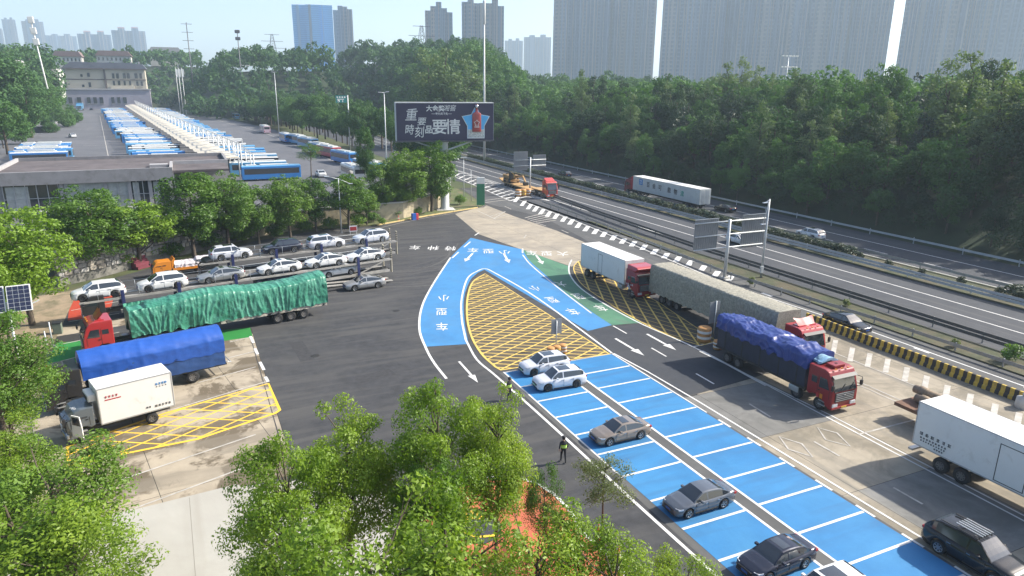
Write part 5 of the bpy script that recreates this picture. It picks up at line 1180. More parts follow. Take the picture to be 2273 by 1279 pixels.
def on_deck(t, x, style, pt, label, zd, rev=False, group='cars on the car carriers', y=0.0, **k):
    c, q = math.cos(t.rotation_euler.z), math.sin(t.rotation_euler.z)
    return car(style, pt, label, (t.location.x + x * c - y * q, t.location.y + x * q + y * c, zd), t.rotation_euler.z + (PI if rev else 0), group=group, **k)
tA = carrier('two-deck car carrier parked behind the green trailer, black cab', (21.2, 82.3), 11.0, 32.4, P_TBLK, 2.25)
M_CW = MB().box(-1.7, -1.2, -1.0, 1.0, 1.2, 2.4, .05).build('cab_side_panel', M_BOXW, tA)
for i, (x, st, pt, lab) in enumerate([(-1.6, 'mpv', P_WHITE, 'white crossover nosing over the carrier cab, first car on the upper deck'), (-7.3, 'mpv', P_WHITE, 'white crossover second on the upper deck of the nearer carrier'), (-13.0, 'fast', P_SILVER, 'grey silver sedan between white cars on the nearer carrier'), (-19.2, 'fast', P_WHITE, 'white sedan right behind the grey one on the upper deck'), (-24.6, 'fast', P_WHITE, 'white sedan above the navy column on the nearer carrier'), (-29.5, 'fast', P_WHITE, 'last white sedan by the cream ladder on the nearer carrier')]):
    on_deck(tA, x, st, pt, lab, 2.25, wheelk='dark' if st == 'mpv' else 'alloy', sunroof=st != 'mpv', y=0)
on_deck(tA, -18.8, 'fast', P_NAVY, 'dark sedan on the lower deck above the green tarpaulin', .95); on_deck(tA, -26.0, 'fast', P_WHITE, 'white sedan low between the navy columns', .95)

tB = carrier('second car carrier behind the first, near the stone wall', (24.4, 91.2), 9.0, 24.5, P_TBLK, 2.4)
for i, (x, st, pt, lab, rev) in enumerate([(-3.6, 'suv', P_PEARL, 'white SUV with its tail to the left above the nearer carrier', True), (-9.6, 'suv', P_NAVY, 'dark blue SUV between white SUVs on the second carrier', False), (-15.2, 'suv', P_PEARL, 'white SUV tail left beside the wall on the second carrier', True), (-21.3, 'suv', P_PEARL, 'rearmost white SUV on the second carrier facing left', False)]):
    on_deck(tB, x, st, pt, lab, 2.4, rev)
rp_ = thing('loading_ramp', 'pair of long pale steel loading ramps beside the silver sedan', 'ramp', (14.2, 77.6, 0), R_(10))
for y in (0, 1.3): MB().beam((-5.4, y, .95), (6.8, y + .2, .16), .45, .09).build('ramp_plank', M_DECK, rp_)
MB().path([(-3, 0, .8), (-3, 0, 0)], .05).path([(-3, 1.3, .8), (-3, 1.3, 0)], .05).build('leg', M_DECK, rp_)
# orange truck with sheeted load
t = thing('orange_truck', 'orange double-cab truck with white sheeted load behind the carriers', 'truck', (-5.0, 91.6, 0), HD(10)); t.scale = (.76, .76, .76)
P_OR = paint('orange', (0.72, 0.25, 0.02), 0, .45); cab(t, P_OR, 0, W=2.05, H=2.6, Lc=2.7, visor=False); chassis(t, -8, -.5, .8, .6, False); [axle(t, x, 'light', .88) for x in (-1.0, -6.6)]
MB().box(-8.2, -2.9, -1.1, 1.1, .95, 1.35).build('cargo_bed', P_OR, t); bevel_prism([(-2.75, 2.5), (-3.2, 3.0), (-3.35, 2.9), (-2.95, 1.35), (-2.75, 1.35)], 'y', -1.0, 1.0, .04).build('headboard', P_OR, t)
tarp(t, -8.6, -3.2, 2.0, 1.35, 2.3, 51, .12, mat('white_sheet', (0.55, 0.51, 0.52), .7, var=.25, scale=1.5, bump=.5), 'sheeted_load', fold='drape', nx=50, hem=.2, peak=.35, zfun=lambda x, y: .35 * (x < -6.5))

# ------------------------------------------------------------------ buses
P_BBLUE = paint('bus_blue', (0.03, 0.20, 0.52), 0, .35); P_BWHITE = paint('bus_white', (0.66, 0.66, 0.63), 0, .4); P_BSKY = paint('bus_sky', (0.12, 0.36, 0.60), 0, .35); P_BRED = paint('bus_red', (0.45, 0.04, 0.06), 0, .35); P_BPINK = paint('bus_pink', (0.55, 0.40, 0.45), 0, .4)
_bm = {}
def bus(label, loc, rz, body, roof, group, L=11.5, rear_sign=False, small=True, pod=None):
    t = thing('city_bus', label, 'bus', loc, rz, group); W, H = 2.5, 3.0; h = W / 2
    def q(key, fn, m):
        k = (key, L, m.name)
        if k not in _bm: _bm[k] = fn().mesh(key, m)
        return _bm[k]
    inst('body', q('body', lambda: MB().box(-L / 2, L / 2, -h, h, .32, H - .12, .10), body), t)
    inst('roof', q('roof', lambda: bevel_prism([(-h + .04, H - .16), (h - .04, H - .16), (h - .14, H - .03), (h - .4, H + .02), (-h + .4, H + .02), (-h + .14, H - .03)], 'x', -L / 2 + .05, L / 2 - .05, .03), roof), t)
    inst('roof_pod', q('pod', lambda: MB().box(-L * .18, L * .30, -.85, .85, H + .0, H + .22, .08), pod or P_BWHITE), t)
    inst('air_conditioner', q('ac', lambda: MB().box(-L * .42, -L * .24, -.8, .8, H, H + .18, .07), pod or P_BWHITE), t)
    for s in (1, -1): inst('window_band', q('wb%d' % s, lambda: MB().box(-L / 2 + .5, L / 2 - .35, min(s * (h - .03), s * (h + .008)), max(s * (h - .03), s * (h + .008)), 1.35, 2.45), M_GLASS), t)
    inst('windscreen', q('ws', lambda: MB().box(L / 2 - .04, L / 2 + .012, -h + .12, h - .12, 1.1, 2.75), M_GLASS), t)
    inst('rear_window', q('rw', lambda: MB().box(-L / 2 - .012, -L / 2 + .04, -h + .25, h - .25, 1.7, 2.55), M_GLASS), t)
    for s in (1, -1):
        inst('tail_light', q('tl%d' % s, lambda: MB().box(-L / 2 - .014, -L / 2 + .03, min(s * .9, s * 1.15), max(s * .9, s * 1.15), .7, 1.1), M_RED), t)
        inst('headlight', q('hl%d' % s, lambda: MB().box(L / 2 - .03, L / 2 + .014, min(s * .75, s * 1.12), max(s * .75, s * 1.12), .6, .82), M_LAMP), t)
        for x in (L / 2 - 2.6, -L / 2 + 3.0): wheel(t, 'bus', x, s * (h - .16), .48)
    return t
ZD = 3.5
ORD = ['first', 'second', 'third', 'fourth', 'fifth', 'sixth', 'seventh', 'eighth', 'ninth', 'tenth', 'eleventh', 'twelfth', 'thirteenth', 'fourteenth', 'fifteenth', 'sixteenth', 'seventeenth', 'eighteenth', 'nineteenth', 'twentieth', 'twenty-first', 'twenty-second', 'twenty-third', 'twenty-fourth', 'twenty-fifth', 'twenty-sixth', 'twenty-seventh', 'twenty-eighth']
T_ = ['', 'twenty', 'thirty', 'forty', 'fifty']; ORD = ORD[:20] + [('%s-%s' % (T_[n // 10 - 1], ORD[n % 10 - 1])) if n % 10 else {30: 'thirtieth', 40: 'fortieth', 50: 'fiftieth'}.get(n, 'last') for n in range(21, 56)]
rg = random.Random(77)
def brow(p0, p1, n, side, group, heading, cols):
    for k in range(n):
        f = k / (n - 1); x, y = p0[0] + (p1[0] - p0[0]) * f, p0[1] + (p1[1] - p0[1]) * f
        b, r = cols[rg.randrange(len(cols))]
        bus('%s bus from the near end of the row %s' % (ORD[k], side), (x + rg.uniform(-1.1, 1.1), y + rg.uniform(-.5, .5), ZD), heading + rg.uniform(-.02, .02), b, r, group)
CB = [(P_BBLUE, P_BBLUE), (P_BSKY, P_BSKY), (P_BWHITE, P_BWHITE), (P_BBLUE, P_BBLUE), (P_BSKY, P_BWHITE), (P_BBLUE, P_BSKY), (P_DARK, P_BWHITE)]
brow((-4.3, 183), (-38.0, 520), 46, 'left of the depot canopy', 'buses in the row left of the canopy', 0, CB)
brow((15.6, 152), (-12.0, 520), 44, 'right of the depot canopy', 'buses in the row right of the canopy', 0, CB)
brow((-30.6, 199), (-33.0, 229), 8, 'at the far left of the depot', 'buses in the left block', 0, [(P_BBLUE, P_BBLUE), (P_BBLUE, P_BWHITE), (P_BSKY, P_BBLUE)])
bus('blue bus standing crosswise just behind the grey office roof', (-9.0, 176.5, ZD), 0, P_BBLUE, P_BBLUE, None)
# buses on the road along the belt of trees
for i, (px, py, b, r, lab, L_) in enumerate([(797, 405, P_BWHITE, P_BWHITE, 'white bus with its rear to us lowest on the bus road', 10.5), (832, 392, P_BSKY, P_BWHITE, 'pale blue bus nosing towards the trees at the end of the bus queue', 11.5), (775, 367, P_BBLUE, P_BSKY, 'blue bus in the middle of the queue by the trees', 11.5), (738, 352, P_BRED, P_BWHITE, 'bus with red and blue side advert in the queue by the trees', 11.5), (690, 330, P_BSKY, P_BWHITE, 'white-roofed bus behind the thin tree in the queue', 11.5), (718, 345, P_BBLUE, P_BWHITE, 'blue bus squeezed between the red advert bus and the next in the queue', 11.5), (664, 322, P_BSKY, P_BWHITE, 'pale bus behind the thin tree, farther in the queue', 11.5), (640, 318, P_BBLUE, P_BWHITE, 'blue bus seen from the rear at the bend of the bus road', 10.5), (592, 297, P_BPINK, P_BWHITE, 'pink and white bus seen from the rear on the bus road', 10.5), (526, 265, P_BSKY, P_BWHITE, 'blue bus with red rear sign farthest up the bus road', 10.5)]):
    x, y = g(px, py, ZD)
    bus(lab, (x, y + 5.2, ZD), -FWD + R_(3 if i in (0, 7, 8, 9) else 12), b, r, 'buses on the bus road', L=L_)
for i, (px, py, st, pt, lab) in enumerate([(147, 280, 'suv', P_WHITE, 'white van-like car at the left edge of the depot yard'), (161, 305, 'sedan', P_WHITE, 'white car beside the left block of buses'), (203, 245, 'suv', P_NAVY, 'dark blue car below the lavender building wall'), (225, 243, 'sedan', P_GREY, 'grey car below the lavender building wall'), (485, 243, 'sedan', P_WHITE, 'white car parked behind the far blue bus'), (442, 239, 'suv', P_SILVER, 'silver car coming down the far bus road'), (470, 228, 'sedan', P_DARK, 'dark car high on the far bus road'), (712, 392, 'sedan', P_WHITE, 'white car under the thin tree on the bus road')]):
    x, y = g(px, py, ZD); car(st, pt, lab, (x, y, ZD), -FWD + (.3 if i < 2 else 0), detail=False)
x, y = g(178, 246, ZD)
t = thing('box_truck', 'pale blue box truck below the lavender building', 'truck', (x, y - 4, ZD), FWD); cab(t, P_BSKY, 0, W=2.4, H=2.9, visor=False); box_body(t, -8, -2.5, 2.4, 1.0, 3.6, P_BSKY); chassis(t, -8, -.5); axle(t, -1.1); axle(t, -6.5); t.scale = (1.4, 1.4, 1.4)
for k in range(14):
    x, y = g(405 + k * 5.5, 222 + k * 2.0 - (k % 2) * 3, ZD); car('sedan', [P_WHITE, P_DARK, P_SILVER][k % 3], '%s car from the far end of the line beside the far bus road' % ORD[k], (x + 3, y, ZD), -.3, detail=False, group='cars lining the far bus road')
# ================================================================== depot platform, walls, buildings
M_DEPOT = ground_mat('depot_asphalt', (0.105, 0.108, 0.118), .1, .3, (0.14, 0.14, 0.148), .05, .4, .7, streak=(.3, .03, 1), scol=(0.15, 0.15, 0.155))
dep = struct(MB().prism([(-48, 158), (-42, 119.5), (-11, 96.5), (-2, 104.2), (8, 112.6), (18, 118.2), (33, 119.5), (43, 128), (46, 152), (42.5, 200), (36, 320), (22, 440), (0, 590), (-110, 600), (-80, 330)], 'z', -.02, ZD).build('depot_yard', M_DEPOT))
stroke('edge_line', [(36, 150), (30, 300), (10, 480)], .2, ZD + .01, M_WHITEW, dep); stroke('lane_line', [(-16, 190), (-42, 480)], .2, ZD + .01, M_WHITEW, dep)
for k in range(5): stroke('bay_line', [(-28, 215 + 40 * k), (-17 - 3 * k, 215 + 40 * k)], .25, ZD + .012, M_WHITEW, dep)
# retaining wall: coursed rough stones on a concrete base, built stone by stone where it shows
M_WALL = mat('wall_mortar', (0.20, 0.19, 0.165), .9, var=.25, scale=1.2, dirt=((0.10, 0.10, 0.085), .8, .45, .65)); M_RENDER = mat('stained_yellow_render', (0.42, 0.36, 0.24), .9, var=.2, scale=.8, dirt=((0.22, 0.20, 0.15), .6, .48, .66))
MST = [mat('wall_stone_%s' % n, c, .9, var=.25, scale=2.5) for n, c in (('grey', (0.27, 0.26, 0.24)), ('buff', (0.36, 0.32, 0.26)), ('pale', (0.44, 0.42, 0.38)))]
wpath = [(-14.5, 91.2), (-11, 93.8), (-2, 102.4), (8, 110.9), (18, 116.4), (33.5, 117.6), (43, 125.5)]
wall = thing('retaining_wall', 'rough stone and render retaining wall behind the tree row', 'wall', (0, 0, 0))
smes = []
for k in range(6):
    r2 = random.Random(k + 200); b = bevel_prism([(-.5 + r2.uniform(0, .12), -.4 + r2.uniform(0, .1)), (.5 - r2.uniform(0, .15), -.42), (.5, .3 - r2.uniform(0, .1)), (.2, .45), (-.42, .42 - r2.uniform(0, .15))], 'y', -.12, .12, .05); smes.append(b)
SM = [[b.mesh('wall_stone', m) for m in MST] for b in smes]
rg = random.Random(91)
for i, (a, b) in enumerate(zip(wpath[:-1], wpath[1:])):
    a, b = Vector(a), Vector(b); d = (b - a); L = d.length; d.normalize(); n = Vector((d.y, -d.x)); ang = math.atan2(d.y, d.x)
    hgt = ZD + (0.4 if i < 3 else -.6)
    MB().prism([(p.x, p.y) for p in (a, b, b - n * .5, a - n * .5)], 'z', 0, hgt).build('wall_core', M_WALL if i < 3 else M_RENDER, wall)
    MB().beam((*(a - n * .22)[:], hgt + .07), (*(b - n * .22)[:], hgt + .07), .7, .14).build('coping', M_KERB, wall)
    if i < 3:
        for row in range(5):
            u = rg.uniform(0, .5)
            while u < L - .4:
                w = rg.uniform(.55, 1.15); p = a + d * (u + w / 2) + n * .03
                inst('wall_stone', SM[rg.randrange(6)][rg.randrange(3)], wall, (p.x, p.y, 1.35 + row * .55 + rg.uniform(-.05, .05)), rot=(0, 0, ang), sc=(w, rg.uniform(.6, 1.1), rg.uniform(.55, .66))); u += w + .04
# dark red stair in the wall
st = thing('wall_stair', 'dark red stair climbing through the stone wall', 'stair', (-6.2, 97.2, 0), R_(43))
for k in range(6): MB().box(-1.0, 1.0, -.3 + k * .3, 0 + k * .3, 0, .35 + k * .36).build('step', mat('dark_red_paint', (0.16, 0.03, 0.045), .7, var=.2, scale=2), st)
# ---- grey office
M_OFF = mat('office_render', (0.24, 0.235, 0.24), .9, var=.12, scale=.7, dirt=((0.16, 0.155, 0.15), .6, .5, .75)); M_OFFR = mat('dark_flat_roof', (0.10, 0.085, 0.085), .95, var=.35, scale=.35, dirt=((0.19, 0.17, 0.16), .5, .55, .8)); M_OFFL = mat('office_pale_trim', (0.34, 0.33, 0.33), .9, var=.1, scale=1)
M_CURT = mat('window_curtain', (0.36, 0.38, 0.36), .8, var=.25, scale=1.5); M_WFR = mat('window_frame', (0.40, 0.41, 0.42), .5, .3)
of = thing('office_building', 'low grey flat-roofed office building at the edge of the depot', 'building', (0, 0, 0))
X0, X1, Y0, Y1, ZT = -25.5, -2.2, 120.6, 143.0, 10.0
MB().box(X0, X1, Y0 + .3, Y1, 0.5, ZT - .9).build('wall', M_OFF, of)
MB().box(X0 - .3, X1 + .3, Y0 - .5, Y0 + .1, 8.15, ZT).build('fascia', M_OFF, of)
MB().box(X0 - .3, X0 + .1, Y0 + .1, Y1, 8.3, ZT).build('parapet', M_OFFL, of); MB().box(X0 - .3, X1 + 8.8, Y1, Y1 + .35, 8.3, ZT).build('parapet', M_OFF, of); MB().box(X1 - .1, X1 + .3, Y0 + .1, 130, 8.3, ZT + .01).build('parapet', M_OFFL, of)
MB().box(X0 + .1, X1 + 8.4, Y0 + .1, Y1, ZT - .9, ZT - .55).build('roof', M_OFFR, of)
MB().box(X1 + .3, X1 + 8.8, 130, Y1, .5, ZT - .95).build('annex_wall', M_OFF, of); MB().box(X1 + .35, X1 + 8.8, 129.7, 130.1, .5, ZT + .02).build('annex_front', M_OFFL, of); MB().box(X1 + 8.4, X1 + 8.8, 130.1, Y1, 8.3, ZT).build('parapet', M_OFF, of)
MB().box(X1 + .7, X1 + 2.6, 129.6, 129.72, 5.4, 7.6).build('annex_window', M_GLASS, of)
MB().box(-5.2, -2.6, 126, 128, ZT - .55, ZT - .1).build('roof_slab', M_OFFL, of)
wins = [(-23.2, -16.6, 1), (-15.8, -12.6, 2), (-12.4, -9.5, 2), (-9.0, -6.9, 2), (-6.7, -4.9, 0), (-4.7, -2.7, 0)]
wins = [(-24.0, -17.2, 5, 0), (-16.4, -11.4, 4, 1), (-11.0, -8.2, 2, 1), (-7.9, -5.4, 3, 0), (-5.1, -2.6, 3, 0)]
for (a, b, n, cur) in wins:
    w = MB().box(a, b, Y0 + .22, Y0 + .31, 4.4, 8.05).build('window', M_CURT if cur else M_GLASS, of)
    MB().box(a - .1, b + .1, Y0 - .02, Y0 + .28, 4.28, 4.4).build('sill', M_OFFL, w); MB().box(a, b, Y0 + .12, Y0 + .26, 6.1, 6.18).build('transom', M_WFR, w)
    for k in range(n + 1): xx = a + (b - a) * k / n; MB().box(xx - .05, xx + .05, Y0 + .1, Y0 + .27, 4.4, 8.05).build('mullion', M_WFR, w)
    if not cur: MB().box(a + .3, a + (b - a) * .45, Y0 + .19, Y0 + .215, 4.5, 7.9).build('curtain', M_CURT, w)
for xx in (X0 + .4, -16.8, -11.2, -8.05, -5.25, X1 - .25): MB().box(xx - .25, xx + .25, Y0, Y0 + .32, .5, 8.15).build('pilaster', M_OFFL, of)
for i, (px, py) in enumerate(((92, 456), (113, 455), (283, 446), (305, 445))):
    u = ray_at(px, py, 1); k = (Y0 - .1) / u[1]; x = u[0] * k
    ac = thing('air_conditioner', ['white air conditioner leftmost under the office window', 'white air conditioner second from the left under the office', 'white air conditioner with black fan under the middle office window', 'white air conditioner rightmost under the office windows'][i], 'air conditioner', (x, Y0 - .1, 3.55), 0, 'air conditioners on the office wall')
    MB().box(-.5, .5, -.25, .38, 0, .75, .04).build('housing', P_WHITE, ac); MB().lathe([(.001, -.02), (.24, -.02), (.26, .0), (.26, .03)], 16, 'y', (-.12, -.25, .38)).build('fan', M_BLK, ac)
    MB().box(-.4, -.35, -.2, .4, -.12, 0).box(.35, .4, -.2, .4, -.12, 0).build('bracket', M_STEEL, ac)
sh = thing('tin_lean_to', 'corrugated tin roof leaning below the office windows', 'shed', (-21.5, 118.2, 0)); 
for k in range(26): MB().box(-3.2 + k * .26, -3.2 + k * .26 + .2, -1.9, 2.2, 3.05, 3.12).build('tin_sheet', mat('tin_roof', (0.42, 0.43, 0.48), .5, .4, var=.2, scale=1.5), sh)
MB().box(-3.2, 3.6, -1.6, 2.2, .0, 3.0).build('wall', M_WALL, sh)
# ---- depot canopy with white lattice frames
cn = thing('depot_canopy', 'long cream canopy with white lattice frames over the bus rows', 'canopy', (0, 0, 0))
M_MEMB = mat('cream_membrane', (0.56, 0.51, 0.41), .7, var=.06, scale=.5); M_LAT = mat('white_steel', (0.66, 0.66, 0.63), .5, var=.05, scale=1)
ca, cb = Vector((9.0, 152.0)), Vector((-27.5, 540.0)); NB = 34; lastp = None
for k in range(NB):
    f0, f1 = (k / NB) ** 1.35, ((k + 1) / NB) ** 1.35; p, q = ca.lerp(cb, f0), ca.lerp(cb, f1); zt = 8.3
    mb = MB(); rows = []
    for u in range(5):
        w = p.lerp(q, u / 4); sag = -.5 * math.sin(PI * u / 4)
        rows.append([(w.x + dx, w.y, zt + sag * .6 + .10 * dx * .6 - .35 * abs(dx + 1) * .3) for dx in (-4.4, -3, -1.5, 0, 1.2)])
    mb.grid(rows, smooth=True); mb.build('membrane_bay', M_MEMB, cn)
    for (x, z0, z1) in ((p.x + 1.3, ZD, zt + 2.6), (p.x + 3.6, ZD, zt + .4)):
        MB().tube((x, p.y, z0), (x, p.y, z1), .12, n=6).build('post', M_LAT, cn)
    fr = MB().beam((p.x + 1.3, p.y, zt + 2.6), (p.x + 3.6, p.y, zt + .4), .12, .12).beam((p.x - 4.4, p.y, zt + .1), (p.x + 1.3, p.y, zt + .6), .1, .12).beam((p.x + 1.3, p.y, zt + .3), (q.x + 1.3, q.y, zt + 2.6), .09, .09).build('lattice_frame', M_LAT, cn)
    MB().beam((p.x + 1.3, p.y, zt + 2.6), (q.x + 1.3, q.y, zt + 2.6), .14, .14).beam((p.x + 3.6, p.y, zt + .4), (q.x + 3.6, q.y, zt + .4), .12, .12).build('ridge_beam', M_LAT, cn)
# ---- lavender base and mansard house
hs = thing('mansard_house', 'cream house with slate mansard roof above the lavender wall', 'house', (0, 0, 0))
D0 = 588.0
def wx(px, py, D): # x,z of a photo place on plane y=D
    u = ray_at(px, py, 1); k = D / u[1]; return u[0] * k, CAM_H + (u[2] - CAM_H) * k
xl, zb = wx(124, 243, D0); xr_, _ = wx(337, 236, D0); _, zt = wx(230, 200, D0)
M_LAV = mat('lavender_render', (0.33, 0.31, 0.36), .9, var=.08, scale=.1); M_CRM = mat('cream_render', (0.46, 0.42, 0.33), .9, var=.08, scale=.1); M_SLATE = mat('slate_roof', (0.11, 0.115, 0.14), .8, var=.2, scale=.2); M_BRN = mat('dark_window_surround', (0.10, 0.075, 0.065), .8)
lv = thing('lavender_wall_building', 'long lavender single-storey wall building at the end of the depot', 'building', (0, 0, 0))
MB().box(xl, xr_, D0, D0 + 10, 2, zt).build('wall', M_LAV, lv); MB().box(xl - .5, xr_ + .5, D0 - .6, D0 + 10, zt, zt + .9).build('cornice', M_OFFL, lv)
for (x0, x1) in ((138, 146), (152, 160), (171, 180), (193, 201), (207, 215), (221, 229), (247, 254), (260, 267), (273, 281)):
    a, _ = wx(x0, 220, D0); b, _ = wx(x1, 220, D0); _, z0 = wx(x0, 230, D0); _, z1 = wx(x0, 216, D0); w = MB().box(a, b, D0 - .25, D0 + .1, z0, z1).build('window', M_GLASS, lv); MB().box(a - .3, b + .3, D0 - .4, D0, z0 - .4, z0).build('sill', M_OFFL, w)
D1 = D0 + 8
ha, z2 = wx(150, 197, D1); hm_, _ = wx(238, 197, D1); hb, _ = wx(326, 198, D1); _, z3 = wx(240, 152, D1); _, zm_ = wx(240, 177, D1); _, z4 = wx(230, 139, D1)
MB().box(ha, hm_, D1, D1 + 22, z2 - 2, z3).build('west_wall', M_CRM, hs); MB().box(hm_ + .02, hb, D1 - 1.2, D1 + 22, z2 - 2, z3 + .01).build('east_wall', M_CRM, hs); MB().box(ha - .2, hm_, D1 - .3, D1, zm_ - .3, zm_ + .3).build('string_course', M_BRN, hs); MB().box(hm_ - .2, hb + .2, D1 - 1.6, D1 - 1.2, zm_ - .3, zm_ + .3).build('string_course', M_BRN, hs)
MB().box(hm_ - .9, hm_ + .3, D1 - 1.5, D1 - .2, z2 - 1, z3).build('drainpipe', M_BRN, hs)
rf = MB().prism([(ha - 1.5, z3), (hb + 1.5, z3), (hb - 1, z4 - .8), (hb - 9, z4), (ha + 4, z4)], 'y', D1 - 2.2, D1 + 22).build('roof', M_SLATE, hs)
MB().box(ha - 1.8, hb + 1.8, D1 - 2.8, D1 - 1.6, z3 - .7, z3 - .02).build('eaves', M_BRN, hs)
for px in (160, 177, 290, 308): x, z = wx(px, 140, D1); MB().box(x - .5, x + .5, D1 + 2, D1 + 3, z - 4, z + 1.0).build('chimney', M_OFFL, rf)
for (x0, x1, y0, y1) in ((178, 184, 165, 171), (193, 200, 162, 171), (182, 188, 188, 194), (196, 203, 183, 194), (248, 255, 163, 175), (257, 265, 163, 175), (272, 280, 163, 175), (281, 289, 163, 175), (298, 306, 163, 175), (309, 316, 163, 175), (250, 256, 180, 190), (261, 268, 180, 190), (274, 280, 180, 190), (286, 292, 180, 190), (302, 308, 181, 191), (312, 318, 181, 191)):
    dd = D1 if x0 < 238 else D1 - 1.2; a, z1 = wx(x0, y0, dd); b, z0 = wx(x1, y1, dd); w = MB().box(a, b, dd - .3, dd + .2, z0, z1).build('window', M_GLASS, hs); MB().box(a - .35, b + .35, dd - .45, dd, z0 - .5, z0).build('sill', M_CRM, w)
    if y0 == 163: MB().lathe([((b - a) / 2, -.3), ((b - a) / 2, .1)], 14, 'y', ((a + b) / 2, dd, z1)).build('arch', M_GLASS, w)
a, z0 = wx(246, 197, D1 - 3); b, z1 = wx(298, 191, D1 - 3); MB().box(a, b, D1 - 3.4, D1 - 1.3, z0, z1).build('balcony', M_CRM, hs)
# ---- low buildings on the hill
def lowb(name, label, x0, x1, y0, y1, D, mw, mr, depth=18, cat='house'):
    a, zt_ = wx(x0, y0, D); b, zb_ = wx(x1, y1, D); t = thing(name, label, cat, ((a + b) / 2, D, zb_ - 12)); w = (b - a) / 2; H_ = zt_ - zb_ + 12
    MB().box(-w, w, 0, depth, 0, H_ - 4).build('wall', mw, t); MB().prism([(-w - 1, H_ - 4), (w + 1, H_ - 4), (w * .85, H_), (-w * .85, H_)], 'y', -1.2, depth + 1).build('roof', mr, t)
    n = max(2, int((x1 - x0) / 9))
    for k in range(n): xx = -w + (k + .5) * 2 * w / n; MB().box(xx - w / n * .4, xx + w / n * .4, -.2, .1, H_ - 7.6, H_ - 5.2).build('window', M_GLASS, t)
    return t
M_PINKR = mat('brown_roof', (0.19, 0.13, 0.12), .9, var=.15, scale=.2); M_PALEW = mat('pale_wall', (0.55, 0.53, 0.50), .9)
lowb('hill_house', 'pale low house with brown roof left on the hilltop', 117, 180, 113, 128, 680, M_PALEW, M_PINKR); lowb('hill_house', 'brown-roofed pale house right on the hilltop', 212, 290, 112, 126, 690, M_PALEW, M_PINKR); lowb('hill_house', 'long pale building far up between the trees', 330, 402, 104, 118, 760, M_PALEW, M_OFFL); lowb('hill_house', 'pale distant roofline right of the lattice mast', 518, 570, 108, 118, 760, M_PALEW, M_PALEW)
lowb('hill_house', 'grey roofed house at the left edge among trees', -20, 42, 132, 150, 420, M_PALEW, M_OFFL); lowb('hill_house', 'white vans and shed roof among the left trees', 90, 130, 153, 168, 470, M_PALEW, M_PALEW)
sd_ = thing('bike_shed', 'grey ribbed shed roof beside the left trees of the depot', 'shed', (*g(97, 290, ZD), ZD), R_(4))
MB().box(-4, 4, -14, 30, 2.3, 2.45).build('roof', M_OFFL, sd_)
for k in range(12): MB().box(-4, 4, -14 + k * 3.7, -13.8 + k * 3.7, 2.45, 2.6).build('roof_rib', M_WFR, sd_)
for k in range(5):
    for s in (-3.8, 3.8): MB().tube((s, -13 + k * 10, 0), (s, -13 + k * 10, 2.3), .08, n=6).build('post', M_STEEL, sd_)
for i, (px, py) in enumerate(((500, 238), (565, 262))):
    x, y = g(px, py, ZD); t = thing('bus_shelter', ['white sloped bus shelter roof farther up the bus road', 'white bus shelter roof nearer beside the bus road trees'][i], 'shelter', (x + 3, y, ZD), R_(4)); MB().box(-1.5, 1.5, -12, 12, 3.6, 3.8).build('roof', M_LAT, t)
    for k in range(4): MB().tube((.9, -10 + k * 6.6, 0), (.9, -10 + k * 6.6, 3.6), .1, n=6).build('post', M_LAT, t)

# ---- towers
def tower_mat(name, c1, c2, win, sx, sz):
    if name in _M: return _M[name]
    m = bpy.data.materials.new(name); m.use_nodes = True; N = m.node_tree.nodes; L = m.node_tree.links; b = N['Principled BSDF']; b.inputs['Roughness'].default_value = .7
    tc = N.new('ShaderNodeTexCoord'); mp = N.new('ShaderNodeMapping'); mp.inputs['Scale'].default_value = (sx, sx, sz); L.new(tc.outputs['Object'], mp.inputs['Vector'])
    sp = N.new('ShaderNodeSeparateXYZ'); L.new(mp.outputs['Vector'], sp.inputs[0])
    def frac(s, thr):
        f = N.new('ShaderNodeMath'); f.operation = 'FRACT'; L.new(s, f.inputs[0]); c = N.new('ShaderNodeMath'); c.operation = 'GREATER_THAN'; c.inputs[1].default_value = thr; L.new(f.outputs[0], c.inputs[0]); return c.outputs[0]
    ax_ = N.new('ShaderNodeMath'); ax_.operation = 'ADD'; L.new(sp.outputs['X'], ax_.inputs[0]); L.new(sp.outputs['Y'], ax_.inputs[1])
    mu = N.new('ShaderNodeMath'); mu.operation = 'MULTIPLY'; L.new(frac(ax_.outputs[0], .42), mu.inputs[0]); L.new(frac(sp.outputs['Z'], .40), mu.inputs[1])
    nz = N.new('ShaderNodeTexNoise'); nz.inputs['Scale'].default_value = .05; L.new(tc.outputs['Object'], nz.inputs['Vector'])
    mx0 = N.new('ShaderNodeMix'); mx0.data_type = 'RGBA'; mx0.inputs['A'].default_value = (*c1, 1); mx0.inputs['B'].default_value = (*c2, 1); L.new(nz.outputs['Fac'], mx0.inputs['Factor'])
    mx = N.new('ShaderNodeMix'); mx.data_type = 'RGBA'; L.new(mu.outputs[0], mx.inputs['Factor']); L.new(mx0.outputs['Result'], mx.inputs['A']); mx.inputs['B'].default_value = (*win, 1)
    L.new(mx.outputs['Result'], b.inputs['Base Color']); _M[name] = m; return m
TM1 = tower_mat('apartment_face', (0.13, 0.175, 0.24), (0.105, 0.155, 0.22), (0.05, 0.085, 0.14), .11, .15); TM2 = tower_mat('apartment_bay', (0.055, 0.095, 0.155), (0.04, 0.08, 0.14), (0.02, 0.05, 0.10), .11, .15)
TM3 = tower_mat('glass_tower_face', (0.13, 0.44, 0.78), (0.09, 0.37, 0.70), (0.05, 0.25, 0.55), .9, .26); TRIB = mat('tower_rib', (0.27, 0.235, 0.22), .8); TRIB2 = mat('tower_rib_grey', (0.13, 0.18, 0.25), .8); TPINK = mat('pink_crown', (0.45, 0.25, 0.22), .8)
